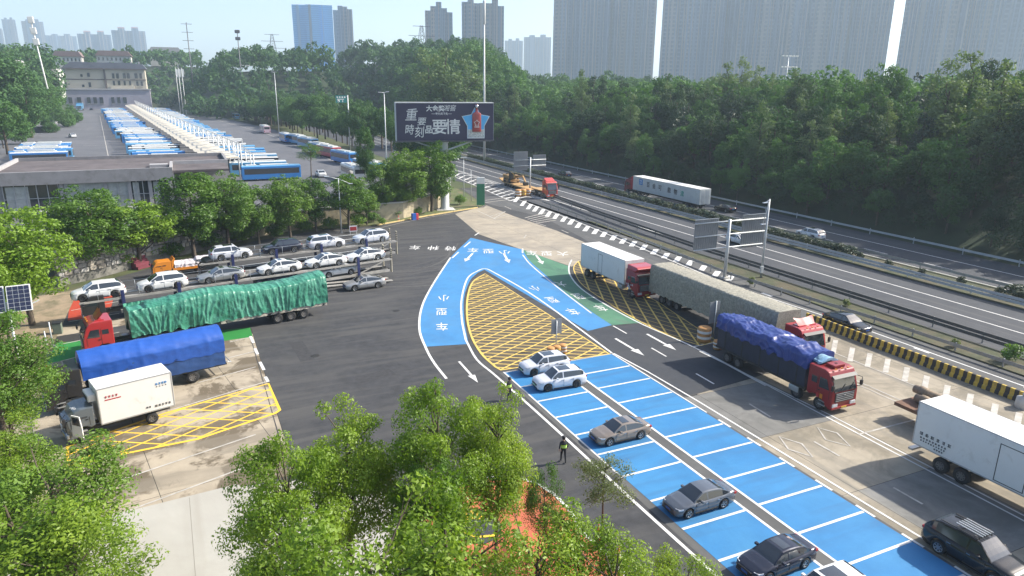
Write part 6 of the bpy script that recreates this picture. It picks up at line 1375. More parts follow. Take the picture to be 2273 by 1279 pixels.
TSETS = {1: (tower_mat('apartment_face_blue', (0.10, 0.15, 0.22), (0.08, 0.135, 0.21), (0.04, 0.075, 0.13), .11, .15), tower_mat('apartment_bay_blue', (0.04, 0.08, 0.14), (0.03, 0.07, 0.125), (0.015, 0.045, 0.09), .11, .15)), 2: (tower_mat('apartment_face_pale', (0.19, 0.215, 0.255), (0.16, 0.195, 0.24), (0.08, 0.11, 0.16), .11, .15), tower_mat('apartment_bay_pale', (0.075, 0.115, 0.17), (0.06, 0.10, 0.155), (0.03, 0.065, 0.11), .11, .15))}
TM4 = tower_mat('apartment_beige', (0.26, 0.225, 0.205), (0.23, 0.21, 0.205), (0.11, 0.12, 0.14), .11, .15)
def tower(label, px0, px1, ytop, D, depth=18, ms=(TM1, TM2), bays=7, steps=(0, 4, 0, 7, 3, 8, 0), ribs=TRIB, crown=None, zmax=None, name='apartment_tower', seed=0, fins=3):
    p0 = ray_at(px0, 150, D); p1 = ray_at(px1, 150, D); zt_ = zmax or ray_at((px0 + px1) / 2, ytop, D)[2]
    cx, cy = (p0[0] + p1[0]) / 2, (p0[1] + p1[1]) / 2; ang = math.atan2(p1[1] - p0[1], p1[0] - p0[0]); W = math.hypot(p1[0] - p0[0], p1[1] - p0[1])
    t = thing(name, label, 'tower', (cx, cy, 0), ang, 'towers on the skyline'); rg = random.Random(seed)
    if ms[0] is TM1 and seed % 3: ms = TSETS[seed % 3]
    for k in range(bays):
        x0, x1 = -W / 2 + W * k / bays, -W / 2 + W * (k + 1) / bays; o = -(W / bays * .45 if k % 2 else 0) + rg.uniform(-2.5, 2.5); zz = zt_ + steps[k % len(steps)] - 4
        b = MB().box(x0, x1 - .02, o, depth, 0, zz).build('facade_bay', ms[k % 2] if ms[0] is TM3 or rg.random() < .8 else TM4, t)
        for f in range(fins):
            xx = x0 + (x1 - x0) * (f + .15 + .3 * rg.random()) / fins; w = (x1 - x0) * rg.uniform(.06, .22); MB().box(xx, xx + w, o - W / bays * .08, o - .01, 3, zz - rg.choice((0, 0, 3))).build('vertical_rib', ribs if rg.random() < .6 else TRIB2, b)
        if crown and k % 2: MB().box(x0, x1, o + 1, depth - 1, zz + .01, zz + 4).build('crown', crown, b)
    return t
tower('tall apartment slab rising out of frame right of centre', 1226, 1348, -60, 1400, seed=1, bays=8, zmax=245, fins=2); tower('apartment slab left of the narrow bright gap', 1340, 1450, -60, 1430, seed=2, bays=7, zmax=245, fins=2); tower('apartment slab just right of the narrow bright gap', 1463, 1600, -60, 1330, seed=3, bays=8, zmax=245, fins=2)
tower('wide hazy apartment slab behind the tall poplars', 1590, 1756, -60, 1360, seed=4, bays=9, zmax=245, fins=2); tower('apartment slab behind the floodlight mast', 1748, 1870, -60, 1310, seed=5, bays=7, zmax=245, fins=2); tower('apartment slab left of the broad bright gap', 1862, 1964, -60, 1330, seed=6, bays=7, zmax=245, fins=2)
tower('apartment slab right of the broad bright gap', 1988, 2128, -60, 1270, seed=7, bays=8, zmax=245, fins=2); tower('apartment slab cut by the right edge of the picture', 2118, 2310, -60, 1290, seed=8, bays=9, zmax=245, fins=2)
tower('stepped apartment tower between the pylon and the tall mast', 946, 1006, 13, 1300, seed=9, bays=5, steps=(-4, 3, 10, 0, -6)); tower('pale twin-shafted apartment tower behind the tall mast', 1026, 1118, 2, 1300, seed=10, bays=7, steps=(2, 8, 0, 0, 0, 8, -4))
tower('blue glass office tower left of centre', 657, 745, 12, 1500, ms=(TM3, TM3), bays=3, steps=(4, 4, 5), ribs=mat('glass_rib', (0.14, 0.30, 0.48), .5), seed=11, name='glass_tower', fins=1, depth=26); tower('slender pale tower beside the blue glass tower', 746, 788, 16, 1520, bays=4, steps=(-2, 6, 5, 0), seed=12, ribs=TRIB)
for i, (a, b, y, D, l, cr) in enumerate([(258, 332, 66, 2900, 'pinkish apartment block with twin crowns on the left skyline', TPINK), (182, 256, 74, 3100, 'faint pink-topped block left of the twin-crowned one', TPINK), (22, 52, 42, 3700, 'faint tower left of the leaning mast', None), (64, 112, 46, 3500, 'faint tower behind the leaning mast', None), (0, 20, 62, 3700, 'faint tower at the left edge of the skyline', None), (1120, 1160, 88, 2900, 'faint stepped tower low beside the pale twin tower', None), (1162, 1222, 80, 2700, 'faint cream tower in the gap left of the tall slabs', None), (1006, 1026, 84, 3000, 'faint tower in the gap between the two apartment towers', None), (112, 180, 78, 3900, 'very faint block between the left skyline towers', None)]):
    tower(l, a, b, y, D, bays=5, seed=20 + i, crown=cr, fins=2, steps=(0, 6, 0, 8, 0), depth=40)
# ================================================================== signs, lamps, masts
def zsolve(x, y, row, lo=0.0, hi=80.0):
    for _ in range(45):
        mid = (lo + hi) / 2
        if proj(x, y, mid)[1] > row: lo = mid
        else: hi = mid
    return lo
M_POLE = mat('pale_pole', (0.52, 0.54, 0.54), .5, .3, var=.08, scale=1); M_CONCP = mat('pale_column', (0.58, 0.60, 0.58), .6, var=.06, scale=1)
# ---- billboard
bx, by = g(988, 466); zb0, zb1 = zsolve(bx, by, 311), zsolve(bx, by, 229)
bb = thing('billboard', 'dark billboard with white lettering and a star-framed bottle on a pale column', 'billboard', (bx, by, 0), R_(-9)); M_BBD = mat('billboard_face', (0.045, 0.040, 0.075), .6, var=.1, scale=.5)
HB = zb1 - zb0; WB = 17.6; xa = -WB / 2 + .2
MB().lathe([(1.15, 0), (1.1, .25), (.78, .5), (.72, zb0 - .6), (1.0, zb0 - .2), (1.0, zb0 + .4)], 20).build('column', M_CONCP, bb)
MB().box(-1.7, 1.7, -1.7, 1.7, 0, .22).build('footing', M_KERB, bb)
MB().box(xa, xa + WB, -1.0, -.92, zb0, zb1).build('face_panel', M_BBD, bb); MB().box(xa, xa + WB, .6, .7, zb0, zb1).build('back_panel', M_STEEL, bb); MB().box(xa - .12, xa - .02, -1.0, .7, zb0, zb1).build('side_panel', M_STEELL, bb); MB().box(xa + WB + .02, xa + WB + .1, -1.0, .7, zb0, zb1).build('side_panel', M_STEEL, bb)
MB().box(xa - .1, xa + WB + .1, -1.08, .72, zb1, zb1 + .16).build('top_trim', M_LAT, bb); MB().box(xa - .1, xa + WB + .1, -1.5, .72, zb0 - .22, zb0 - .02).build('catwalk', M_STEELD, bb)
for k in range(7): xx = xa + .8 + k * (WB - 1.6) / 6; MB().beam((xx, -1.1, zb0 - .1), (xx, -2.0, zb0 - .25), .06, .06).build('lamp_arm', M_STEELD, bb)
for s in (1, -1): MB().beam((0, 0, zb0 - 2.0), (s * 5.5, -.2, zb0 - .15), .25, .25).build('strut', M_STEELL, bb)
MW = mat('billboard_white', (0.72, 0.72, 0.68), .6)
def bt(body, u, v, size, bold=0.0, shear=0.0, sx=1.0):  # u,v: fraction of the board from left/top
    text(body, MW, bb, (xa + WB * u, -1.006, zb1 - HB * v), (PI / 2, 0, 0), size, sx, bold, 'lettering', shear)
bt('重', .145, .33, 2.3, .01, .18, .95); bt('要', .25, .50, 1.5, .01, .15, 1.1); bt('時', .125, .72, 1.9, .01, .12, .9); bt('刻', .225, .79, 2.1, .01, .12, .85)
bt('品', .325, .715, 1.5, .03); bt('要', .435, .66, 2.8, .04); bt('情', .575, .66, 2.8, .04); bt('，', .655, .74, 1.3, .04)
bt('大金奖', .395, .15, 1.1, .03); bt('·', .475, .15, .9, .03); bt('湘窖', .54, .14, 1.15, .0, .2); bt('敢为天下先', .46, .285, .45, .01)
for u in (.375, .545): MB().box(xa + WB * u - .35, xa + WB * u + .35, -1.012, -.99, zb1 - HB * .287, zb1 - HB * .278).build('rule', MW, bb)
cxs, czs = xa + WB * .815, zb1 - HB * .50
def star(s, y0, y1, m, name, cz):
    pts = []
    for k in range(10): r = (2.75 if k % 2 == 0 else 1.45) * s; a = PI / 2 + k * PI / 5; pts.append((cxs + r * math.cos(a), cz + r * math.sin(a)))
    pts[4] = (cxs - 1.62 * s, cz - 3.1 * s); pts[6] = (cxs + 1.62 * s, cz - 3.1 * s); pts[5] = (cxs, cz - 3.1 * s); pts[3] = (cxs - 1.62 * s, cz - .9 * s); pts[7] = (cxs + 1.62 * s, cz - .9 * s)
    return MB().prism(pts, 'y', y0, y1).build(name, m, bb)
sky_m = mat('star_blue', (0.10, 0.45, 0.78), .5, var=.15, scale=.3)
star(1.0, -1.09, -1.0, MW, 'star_rim', czs + .15); stf = star(.94, -1.12, -1.06, sky_m, 'star_panel', czs + .15)
MB().box(cxs - 1.5, cxs + 1.5, -1.135, -1.1, czs - 2.75, czs - 1.35).build('star_base', mat('star_base_print', (0.5, 0.52, 0.48), .6, var=.5, scale=4), bb)
bo = MB().lathe([(.001, 0), (.80, 0), (.82, .05), (.82, 3.05), (.70, 3.3), (.25, 3.5), (.20, 4.3), (.30, 4.35), (.30, 4.75), (.001, 4.8)], 16, 'z', (cxs + .1, -1.25, czs - 1.75)).build('bottle', mat('bottle_red', (0.30, 0.045, 0.04), .35, coat=.4), bb)
bo.scale = (1, .2, 1); bo.location = (0, -1.05, 0)
MB().lathe([(.10, 0), (.31, 0), (.31, .5), (.10, .55)], 12, 'z', (cxs + .1, -1.25, czs + 2.45)).build('bottle_neck', M_CHR, bb)
pts = []
for k in range(10): r = .55 if k % 2 == 0 else .33; a = PI / 2 + k * PI / 5; pts.append((cxs + .1 + r * math.cos(a), czs - .2 + r * math.sin(a)))
for i in range(10): MB().beam((pts[i][0], -1.5, pts[i][1]), (pts[(i + 1) % 10][0], -1.5, pts[(i + 1) % 10][1]), .06, .07).build('bottle_star', MW, bb)
MB().box(cxs - .35, cxs + .55, -1.5, -1.44, czs - .95, czs - .82).build('bottle_band', MW, bb)
# ---- sign panels seen from behind
def back_sign(label, base, rows_, panels, tubes, postrow, ps=.17, wtube=.07):
    x, y = g(*base); t = thing('road_sign', label, 'road sign', (x, y, 0)); zt = zsolve(x, y, postrow)
    MB().tube((0, 0, 0), (0, 0, zt), ps * 1.15, ps * .85, 12).build('post', M_POLE, t); MB().box(-.45, .45, -.45, .45, 0, .2).build('footing', M_KERB, t)
    def xz(px, py): u = ray_at(px, py, 1); k = y / u[1]; return u[0] * k - x, CAM_H + (u[2] - CAM_H) * k
    for (x0, y0, x1, y1) in panels:
        a = xz(x0, (y0 + y1) / 2)[0]; b = xz(x1, (y0 + y1) / 2)[0]; z1 = xz((x0 + x1) / 2, y0)[1]; z0 = xz((x0 + x1) / 2, y1)[1]
        p = MB().box(a, b, .16, .2, z0, z1).build('panel', mat('panel_back', (0.30, 0.31, 0.32), .55, .5, var=.1, scale=1), t); n = max(4, int((b - a) / .32))
        for k in range(n): xx = a + (b - a) * (k + .5) / n; MB().box(xx - .03, xx + .03, .10, .16, z0, z1).build('stiffener', M_STEEL, p)
        MB().box(a, b, .09, .16, z1 - .05, z1).build('edge', M_STEELL, p)
    for (xa_, ya_, xb_, yb_) in tubes:
        a, b = xz(xa_, ya_), xz(xb_, yb_); MB().tube((a[0], .02, (a[1] + b[1]) / 2), (b[0], .02, (a[1] + b[1]) / 2), wtube, n=8).build('cross_tube', M_POLE, t)
    return t
back_sign('pair of ribbed sign panels seen from behind on one mast by the ramp', (1608, 618), None, [(1543, 487, 1595, 556), (1648, 476, 1700, 548)], [(1543, 498, 1700, 484), (1543, 528, 1697, 512), (1540, 558, 1692, 540)], 487, .19, .085)
back_sign('two sign panels seen from behind in the gore near the low loader', (1176, 432), None, [(1141, 337, 1172, 379), (1184, 344, 1212, 372)], [(1145, 357, 1212, 353), (1138, 371, 1212, 365)], 349, .16, .08)
def single_sign(label, base, panel, postrow, m=None, name='road_sign'):
    x, y = g(*base); t = thing(name, label, 'road sign', (x, y, 0)); zt = zsolve(x, y, postrow)
    MB().tube((0, 0, 0), (0, 0, zt), .055, n=8).build('post', M_POLE, t)
    u0 = ray_at(panel[0], panel[1], 1); u1 = ray_at(panel[2], panel[3], 1); a = u0[0] * y / u0[1] - x; b = u1[0] * y / u1[1] - x; z1 = CAM_H + (u0[2] - CAM_H) * y / u0[1]; z0 = CAM_H + (u1[2] - CAM_H) * y / u1[1]
    p = MB().box(a, b, .05, .08, z0, z1, .0).build('panel', m or mat('panel_back', (0.30, 0.31, 0.32), .55, .5), t); MB().box(a, b, .03, .05, (z0 + z1) / 2 - .04, (z0 + z1) / 2 + .04).build('bracket', M_STEEL, p)
single_sign('grey sign back standing on the central yellow hatching', (1234, 776), (1225, 710, 1247, 740), 712); single_sign('grey sign back standing before the net-covered trailer', (1583, 752), (1578, 672, 1596, 716), 668)
# ---- crash cushions and small things on the hatchings
def cushion(label, px, py, n=3, s=1.0, name='crash_cushion'):
    x, y = g(px, py); t = thing(name, label, 'crash cushion', (x, y, Z3 + .006), R_(10))
    for k in range(n):
        d = MB().lathe([(.001, 0), (.42 * s, 0), (.42 * s, .35 * s), (.39 * s, .38 * s), (.42 * s, .42 * s), (.42 * s, .85 * s), (.35 * s, .9 * s), (.001, .9 * s)], 14, 'z', (k * .8 * s, 0, 0)).build('drum', mat('orange_drum', (0.50, 0.25, 0.08), .6, var=.25, scale=2), t)
        for z in (.2, .55): MB().lathe([(.425 * s, z * s), (.43 * s, (z + .02) * s), (.43 * s, (z + .14) * s), (.425 * s, (z + .16) * s)], 14, 'z', (k * .8 * s, 0, 0)).build('reflective_band', [M_WHITE, M_BY][k % 2], d)
cushion('row of orange and yellow crash drums on the central hatching', 1222, 790, 3, .85); cushion('orange and white checked crash drum before the net-covered trailer', 1562, 757, 1, 1.5); cushion('small red and white drum at the blue truck tail', 1592, 775, 1, .9); cushion('yellow crash drum at the tip of the gore', 1150, 436, 3, 1.6)
# ---- lamps and masts
def lamp(label, base, toprow, z=0, arms=((1, 0),), r=.09, armlen=1.8, name='street_lamp', solar=False):
    x, y = g(*base, z); t = thing(name, label, 'street lamp', (x, y, z)); H = zsolve(x, y, toprow) - z
    MB().tube((0, 0, 0), (0, 0, H), r * 1.3, r * .7, 10).build('pole', M_POLE, t); MB().box(-.2, .2, -.2, .2, 0, .12).build('base_plate', M_STEEL, t)
    for a, up in arms:
        e = (a * armlen, 0, H + up); MB().tube((0, 0, H - .1), e, r * .5, n=6).build('arm', M_POLE, t); MB().box(e[0] - .35, e[0] + .35, -.14, .14, e[2] - .06, e[2] + .06, .03).build('lamp_head', M_LAMP, t)
    return t
lamp('double-arm street lamp rising from the tree row', (758, 517), 396, arms=((-1, .35), (1, -.9))); t = lamp('T-shaped solar lamp mast beside the dark green tree', (170, 600), 490, arms=((-.7, .0), (.8, .0)), r=.08); MB().box(-1.2, -.2, -.4, .4, 13.2 * 0 + 1, 1.05).build('control_box', M_STEEL, t) if False else None
lamp('slender lamp pole left of the green totem', (1030, 448), 350, arms=((-.4, 0), (.4, 0)), r=.07, armlen=.8); lamp('plain pole just left of the green totem', (1046, 448), 378, arms=(), r=.06); lamp('short pole with camera by the verge', (1000, 440), 388, arms=((.5, 0),), r=.07, armlen=1.0)
t = lamp('camera pole with side arms right of the sign panels', (1689, 618), 442, arms=((-.5, -.4), (-.5, -3)), r=.12, armlen=1.2); MB().box(-.4, .0, -.3, -.1, .8, 1.6).build('control_cabinet', M_POLE, t)
lamp('lamp mast with twin heads over the belt of trees', (860, 400), 205, 2.0, ((-.7, 0), (.5, .1)), .12, 1.4); lamp('lamp mast farther along the belt of trees', (620, 300), 160, 3.5, ((-.5, 0), (.3, 0)), .14, 1.6)
# solar panels at the left edge
x, y, zp = ray_at(20, 692, 51); t = thing('solar_lamp', 'pair of solar panels on a white pole at the left edge', 'solar lamp', (x, y, 0)); MB().tube((0, 0, 0), (0, 0, zp + .6), .07, n=8).build('pole', M_LAT, t); M_PV = mat('solar_cell', (0.02, 0.024, 0.05), .25, var=.3, scale=6)
for s in (-.68, .68):
    p = MB().box(-.36, .36, -.03, .03, -.48, .48).build('solar_panel', M_LAT, t); p.scale = (1.72, 1, 1.72); p.location = (s, -.15, zp + .82); p.rotation_euler = (R_(-28), 0, R_(6))
    for a in range(4):
        for b in range(6): MB().box(-.33 + a * .167, -.33 + a * .167 + .15, -.045, -.03, -.45 + b * .151, -.45 + b * .151 + .137).build('solar_cell', M_PV, p)
lt = MB().beam((0, 0, zp - .2), (1.6, .2, zp + .5), .08, .06).build('lamp_arm', M_LAT, t)
# far masts, pylons
def mast(label, px, ytop, ybot, D, r=.25, name='mast', heads=0, cat='mast', m=None):
    p = ray_at(px, ybot, D); zt = ray_at(px, ytop, D)[2]; t = thing(name, label, cat, (p[0], p[1], 0)); MB().tube((0, 0, 0), (0, 0, zt), r * 1.4, r * .7, 8).build('pole', m or M_POLE, t)
    return t, zt
t, z = mast('very tall pale mast behind the billboard', 1075, 46, 225, 215, .28, m=M_LAT); MB().lathe([(.3, 0), (.42, .2), (.42, 6.0), (.3, 6.4)], 8, 'z', (0, 0, z - 1)).build('antenna', M_LAT, t)
t, z = mast('monopole with four crossarms on the left skyline', 420, 50, 112, 520, .35, cat='pylon', name='power_pylon', m=M_STEELD); [MB().beam((-3.2, 0, z - 1 - k * 5), (3.2, 0, z - 1 - k * 5), .25, .25).build('crossarm', M_STEELD, t) for k in range(4)]
t, z = mast('telecom mast with antenna clusters right of the monopole', 531, 70, 120, 480, .3, m=M_STEELD); [MB().box(-1.4, 1.4, -1.4, 1.4, z - 1 - k * 4, z + .8 - k * 4, .3).build('antenna_cluster', M_STEELD, t) for k in range(2)]
def lattice(label, px, ytop, ybot, D, w):
    t, z = mast(label, px, ytop, ybot, D, .12, 'power_pylon', cat='pylon', m=M_STEELD); z0 = ray_at(px, ybot + 20, D)[2]; n = 9
    for sx in (-1, 1):
        for sy in (-1, 1): MB().beam((sx * w, sy * w, z0), (sx * w * .18, sy * w * .18, z), .3, .3).build('leg', M_STEELD, t)
    for k in range(n):
        f0, f1 = k / n, (k + 1) / n; w0, w1 = w * (1 - .82 * f0), w * (1 - .82 * f1); za, zb_ = z0 + (z - z0) * f0, z0 + (z - z0) * f1
        for s in (1, -1): MB().beam((-s * w0, -w0, za), (s * w1, -w1, zb_), .2, .2).build('brace', M_STEELD, t)
    for f, l in ((.98, 1.6), (.72, 2.4), (.45, 2.8)): MB().beam((-w * l, 0, z0 + (z - z0) * f), (w * l, 0, z0 + (z - z0) * f), .35, .35).build('crossarm', M_STEELD, t)
lattice('lattice power pylon left of the stepped tower', 937, 57, 118, 600, 4.5); lattice('small lattice pylon left of the blue glass tower', 606, 76, 112, 800, 4.5)
t, z = mast('leaning pale telecom tower at the far left', 103, 38, 140, 430, .32, m=M_LAT); t.rotation_euler = (0, R_(-4), 0); [MB().box(-1.2, 1.2, -1.2, 1.2, z - 3 - k * 5, z - k * 5, .2).build('antenna_cluster', M_LAT, t) for k in range(3)]
for k, px in enumerate((396, 402, 409)):
    t, z = mast(['left flagpole of three with furled white flag', 'middle flagpole of three near the far bus road', 'right flagpole of three near the far bus road'][k], px, 150, 210, 470, .16, 'flagpole', cat='flagpole', m=M_LAT); MB().prism([(0, z - .5), (1.3, z - 1.2), (.9, z - 5.5), (.1, z - 5)], 'y', -.06, .06).build('flag', M_LAT, t)
t, z = mast('floodlight mast with rows of lamps above the wood', 1745, 124, 175, 300, .3); [[MB().box(-3.6 + j * 1.8, -2.6 + j * 1.8, -.5, .3, z - k * 4 - .3, z - k * 4 + .2).build('floodlight', M_LAT, t) for j in range(5)] for k in range(3)]
# green highway sign over the trees
p = ray_at(773, 245, 230); t = thing('highway_sign', 'green highway direction sign on a post above the trees', 'road sign', (p[0], p[1], 0)); z0, z1 = ray_at(760, 228, 230)[2], ray_at(760, 212, 230)[2]; M_HG = mat('highway_green', (0.02, 0.20, 0.18), .5); MB().tube((0, 0, 0), (0, 0, z1 + .1), .18, n=8).build('post', M_POLE, t)
MB().box(-3.7, -.4, -.25, -.15, z0, z1).build('panel', M_HG, t); MB().tube((-.5, 0, z1 - .3), (0, 0, z1 - .3), .1, n=6).build('arm', M_POLE, t)
sgn = MB(); [sgn.box(-3.4 + k * .75, -2.95 + k * .75, -.27, -.25, z1 - .75, z1 - .3) for k in range(4)]; sgn.box(-3.3, -1.2, -.27, -.25, z1 - 1.25, z1 - 1.0); sgn.build('worn_print', MW, t)['kind'] = 'stuff'; MB().lathe([(.18, 0), (.36, 0), (.36, .02), (.18, .02)], 12, 'y', (-2.9, -.27, z0 + .45)).build('symbol', MW, t); MB().box(-1.75, -1.5, -.27, -.25, z0 + .15, z0 + .75).build('arrow', MW, t)
# green totem
x, y = g(1067, 460); z1 = zsolve(x, y, 395); zc = zsolve(x, y, 409); t = thing('totem_sign', 'tall green and white totem box at the entrance', 'totem', (x, y, .1), R_(-18)); MB().box(-.75, .75, -.35, .35, .35, zc, .03).build('green_body', mat('totem_green', (0.02, 0.17, 0.085), .5, var=.1, scale=1), t); MB().box(-.76, .76, -.36, .36, zc, z1, .03).build('white_head', P_WHITE, t)
for s in (-.6, .6): MB().box(s - .1, s + .1, -.3, .3, -.1, .35).build('foot', M_KERB, t)
# small things
x, y = g(922, 488); t = thing('plastic_barrier', 'blue and red plastic barrier at the yard kerb', 'barrier', (x, y, 0), R_(12)); MB().box(-.7, .05, -.25, .25, 0, 1.15, .06).build('blue_block', mat('plastic_blue', (0.02, 0.10, 0.40), .5), t); MB().box(.06, .55, -.25, .25, 0, 1.1, .06).build('red_block', mat('plastic_red', (0.5, 0.05, 0.07), .5), t)
x, y = g(785, 524); t = thing('notice_board', 'little red and white notice by the kerb bushes', 'notice', (x, y, 0)); MB().box(-.6, .6, -.04, .04, .7, 1.6).build('panel', M_PRW, t); MB().box(-.5, .5, -.05, -.04, .85, 1.45).build('red_field', M_PRR, t); [MB().tube((s, 0, 0), (s, 0, .7), .03, n=6).build('leg', M_POLE, t) for s in (-.5, .5)]
def cone(label, px, py, h=.75, name='traffic_cone', z=0):
    x, y = g(px, py); t = thing(name, label, 'traffic cone', (x, y, z)); MB().box(-.2, .2, -.2, .2, 0, .04).build('base', M_BLK, t); MB().lathe([(.15, .04), (.03, h), (.001, h)], 12).build('body', mat('cone_red', (0.55, 0.06, 0.03), .6), t); MB().lathe([(.115, h * .36), (.08, h * .62)], 12).build('band', M_WHITE, t)
cone('white-banded cone on the verge kerb left of the plastic barrier', 885, 491, 1.0); cone('tall red and white cone on the island kerb among leaves', 1327, 1212, 1.1, z=.16); cone('dark red cone lower on the island kerb', 1372, 1250, .8, z=.16)
x, y = g(2268, 905); t = thing('barrier_end_block', 'round stone block at the end of the striped barrier', 'bollard', (x, y, 0)); MB().lathe([(.45, 0), (.5, .3), (.45, .8), (.001, .95)], 14).build('block', M_KERB, t); MB().lathe([(.001, .95), (.12, .95), (.12, 1.15), (.001, 1.2)], 10).build('cap', M_STEELL, t)
for k, (px, py) in enumerate(((108, 790), (118, 770))): lamp(['thin white post at the left verge by the green bay', 'second thin white post at the left verge'][k], (px, py), py - 55, arms=(), r=.06, name='marker_post')
x, y = g(130, 740); t = thing('litter_bin', 'small grey green bin on the left verge', 'bin', (x, y, .02)); MB().box(-.35, .35, -.35, .35, 0, 1.0, .05).build('body', mat('bin_green', (0.13, 0.16, 0.12), .7), t); MB().box(-.38, .38, -.38, .38, 1.0, 1.08, .03).build('lid', M_BLK, t)
# ================================================================== people
M_SKIN = mat('skin', (0.42, 0.26, 0.18), .6); M_HAIR = mat('hair', (0.012, 0.010, 0.010), .7); M_UNI = mat('dark_uniform', (0.018, 0.02, 0.024), .8); M_VIS = mat('hi_vis', (0.45, 0.75, 0.06), .7); M_SHIRT = mat('white_shirt', (0.62, 0.63, 0.66), .8); M_JEAN = mat('dark_trousers', (0.03, 0.035, 0.05), .8); M_CAP = mat('cap_black', (0.015, 0.015, 0.018), .7)
def person(label, loc, rz, top, bottom, pose='stand', vest=False, cap=False, longhair=False, H=1.74):
    k = H / 1.74; V = []; E = []; Rr = []
    def v(p, r, prev=None):
        V.append(Vector(p) * k); Rr.append(r * k); i = len(V) - 1
        if prev is not None: E.append((prev, i))
        return i
    st = .10 if pose == 'walk' else .02
    pel = v((0, 0, .95), .135); bel = v((0, 0, 1.08), .125, pel); ch = v((.01, 0, 1.27), .145, bel); nb = v((.0, 0, 1.43), .075, ch); ne = v((.01, 0, 1.50), .055, nb); he = v((.03, 0, 1.60), .092, ne); ht = v((.02, 0, 1.68), .085, he)
    for s in (1, -1):
        f = st * s
        hp = v((0, s * .09, .90), .105, pel); kn = v((f * .9 + .03, s * .10, .50), .068, hp); an = v((f * 1.6 - .02, s * .105, .09), .042, kn); hl = v((f * 1.6 - .05, s * .105, .045), .04, an); to = v((f * 1.6 + .15, s * .12, .035), .035, an)
        sh = v((0, s * .19, 1.40), .062, ch)
        if pose == 'phone' : el = v((.08, s * .25, 1.16), .045, sh); wr = v((.26, s * .12, 1.22), .032, el); d = Vector((.10, -s * .02, .03))
        else: el = v((-.04 - f * .6, s * .27, 1.13), .045, sh); wr = v((.04 - f * .8, s * .28, .90), .032, el); d = Vector((.01, 0, -.10))
        pa = v(tuple(V[wr] / k + d * .6), .036, wr)
        for q in range(4): 
            o = Vector((.025 * (q - 1.5), 0, 0)) if abs(d.z) > abs(d.x) else Vector((0, .022 * (q - 1.5), 0)); L = (.75, .9, .85, .65)[q]
            m1 = v(tuple(V[pa] / k + o + d * .45 * L), .0105, pa); v(tuple(V[pa] / k + o * 1.05 + d * .95 * L + Vector((0, -s * .012, 0))), .009, m1)
        th = v(tuple(V[pa] / k + Vector((.035, -s * .01, .0)) + d * .1), .011, pa); v(tuple(V[pa] / k + Vector((.055, -s * .015, 0)) + d * .45), .009, th)
    me = bpy.data.meshes.new('body'); me.from_pydata([p[:] for p in V], E, []); o = bpy.data.objects.new('body', me); COL.objects.link(o)
    o.modifiers.new('s', 'SKIN'); sv = me.skin_vertices[0].data
    for i, r in enumerate(Rr): sv[i].radius = (r, r)
    sv[0].use_root = True
    for i in (0, 1, 2): sv[i].radius = (Rr[i] * .82, Rr[i] * 1.22)
    u = o.modifiers.new('u', 'SUBSURF'); u.levels = 2; u.render_levels = 2
    bpy.context.view_layer.update(); nm = bpy.data.meshes.new_from_object(o.evaluated_get(bpy.context.evaluated_depsgraph_get())); bpy.data.objects.remove(o); nm.name = 'body'
    nm.materials.clear(); [nm.materials.append(m) for m in (M_SKIN, top, bottom, M_BLK)]
    hands = [V[i] for i in range(len(V)) if abs(Rr[i] - .036 * k) < 1e-6]
    for f in nm.polygons:
        c = f.center; z = c.z / k; f.use_smooth = True
        f.material_index = 3 if z < .10 else 2 if z < .96 else 1 if z < 1.47 else 0
        if any((c - h).length < .15 * k for h in hands): f.material_index = 0
        elif abs(c.y) > .2 * k and z > .8: f.material_index = 1
    t = thing('person', label, 'person', loc, rz); inst('body', nm, t)
    hd = Vector((.022, 0, 1.63)) * k
    hair = MB()
    hair.lathe([(.001, .125), (.06, .112), (.096, .06), (.104, .0), (.10, -.05)], 14, 'z', (hd.x - .018, 0, hd.z)); hm2 = hair.build('hair', M_HAIR, t)
    if longhair: MB().box(hd.x - .15, hd.x - .075, -.07, .07, hd.z - .30, hd.z, .03).build('ponytail', M_HAIR, t)
    fc = MB(); fc.box(hd.x + .085, hd.x + .115, -.014, .014, hd.z - .05, hd.z - .005, .006); fc.build('nose', M_SKIN, t)
    for s in (1, -1): MB().box(hd.x + .078, hd.x + .094, s * .035 - .013, s * .035 + .013, hd.z - .005, hd.z + .010).build('eye', M_HAIR, t); MB().box(hd.x - .02, hd.x + .015, s * .095 - .012, s * .095 + .012, hd.z - .045, hd.z + .015, .006).build('ear', M_SKIN, t)
    MB().box(hd.x + .078, hd.x + .092, -.024, .024, hd.z - .078, hd.z - .068).build('mouth', M_PRR, t)
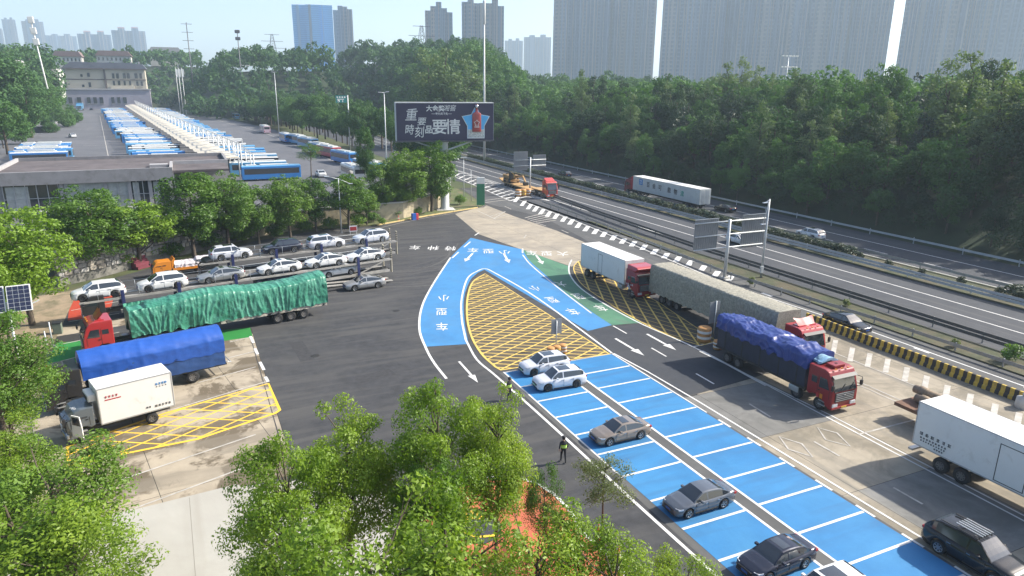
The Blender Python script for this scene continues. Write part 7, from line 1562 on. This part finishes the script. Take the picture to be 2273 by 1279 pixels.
    if cap: MB().lathe([(.001, .15), (.10, .14), (.125, .10), (.112, .05), (.108, .03)], 14, 'z', (hd.x - .005, 0, hd.z)).box(hd.x + .06, hd.x + .19, -.08, .08, hd.z + .03, hd.z + .045).build('cap', M_CAP, t)
    if vest:
        q = MB(); rows = []
        for z, rx_, ry_ in ((1.02, .140, .190), (1.10, .140, .192), (1.24, .158, .212), (1.34, .150, .215), (1.43, .095, .165)):
            rows.append([(math.cos(a * PI / 10) * rx_ * k + .005, math.sin(a * PI / 10) * ry_ * k, z * k) for a in range(20)])
        q.grid(rows[:3], wrap=True); vs = q.build('vest', M_VIS, t); q = MB(); q.grid(rows[2:], wrap=True); q.build('vest_yoke', M_UNI, t)
        q = MB(); q.grid([[(x * 1.02, y * 1.02, z + dz) for x, y, z in rows[1]] for dz in (-.0, .05)], wrap=True); q.build('reflective_band', M_PRW, vs)
    return t
x, y = g(1130, 888); person('officer in black uniform and yellow vest standing at the car park corner', (x, y, .02), R_(-60), M_UNI, M_UNI, 'stand', True, True, H=1.78)
x, y = g(1250, 1027); person('officer in black uniform and yellow vest walking beside the blue stalls', (x, y, .01), R_(75), M_UNI, M_UNI, 'walk', True, True, H=1.78)
x, y = g(1396, 660); person('person in white shirt and dark shorts before the red truck cab', (x, y, .02), R_(80), M_SHIRT, M_JEAN, 'phone', longhair=True, H=1.68)
# ================================================================== haze: the humid air of the place
hz = MB().box(-4300, 4300, -310, 4300, -4.2, 300).build('haze', mat('joint_dark', (0.03, 0.028, 0.025), .9))
hz['kind'] = 'stuff'; hz['label'] = 'thin pale blue haze over the whole place'; hz['category'] = 'haze'
hm = bpy.data.materials.new('haze_air'); hm.use_nodes = True; hn = hm.node_tree.nodes; hn.remove(hn['Principled BSDF'])
pv = hn.new('ShaderNodeVolumePrincipled'); pv.inputs['Color'].default_value = (0.70, 0.86, 1.0, 1); pv.inputs['Density'].default_value = 0.00023; pv.inputs['Anisotropy'].default_value = 0.25
hm.node_tree.links.new(pv.outputs[0], hn['Material Output'].inputs['Volume'])
hz.data.materials.clear(); hz.data.materials.append(hm)
hz.visible_shadow = True
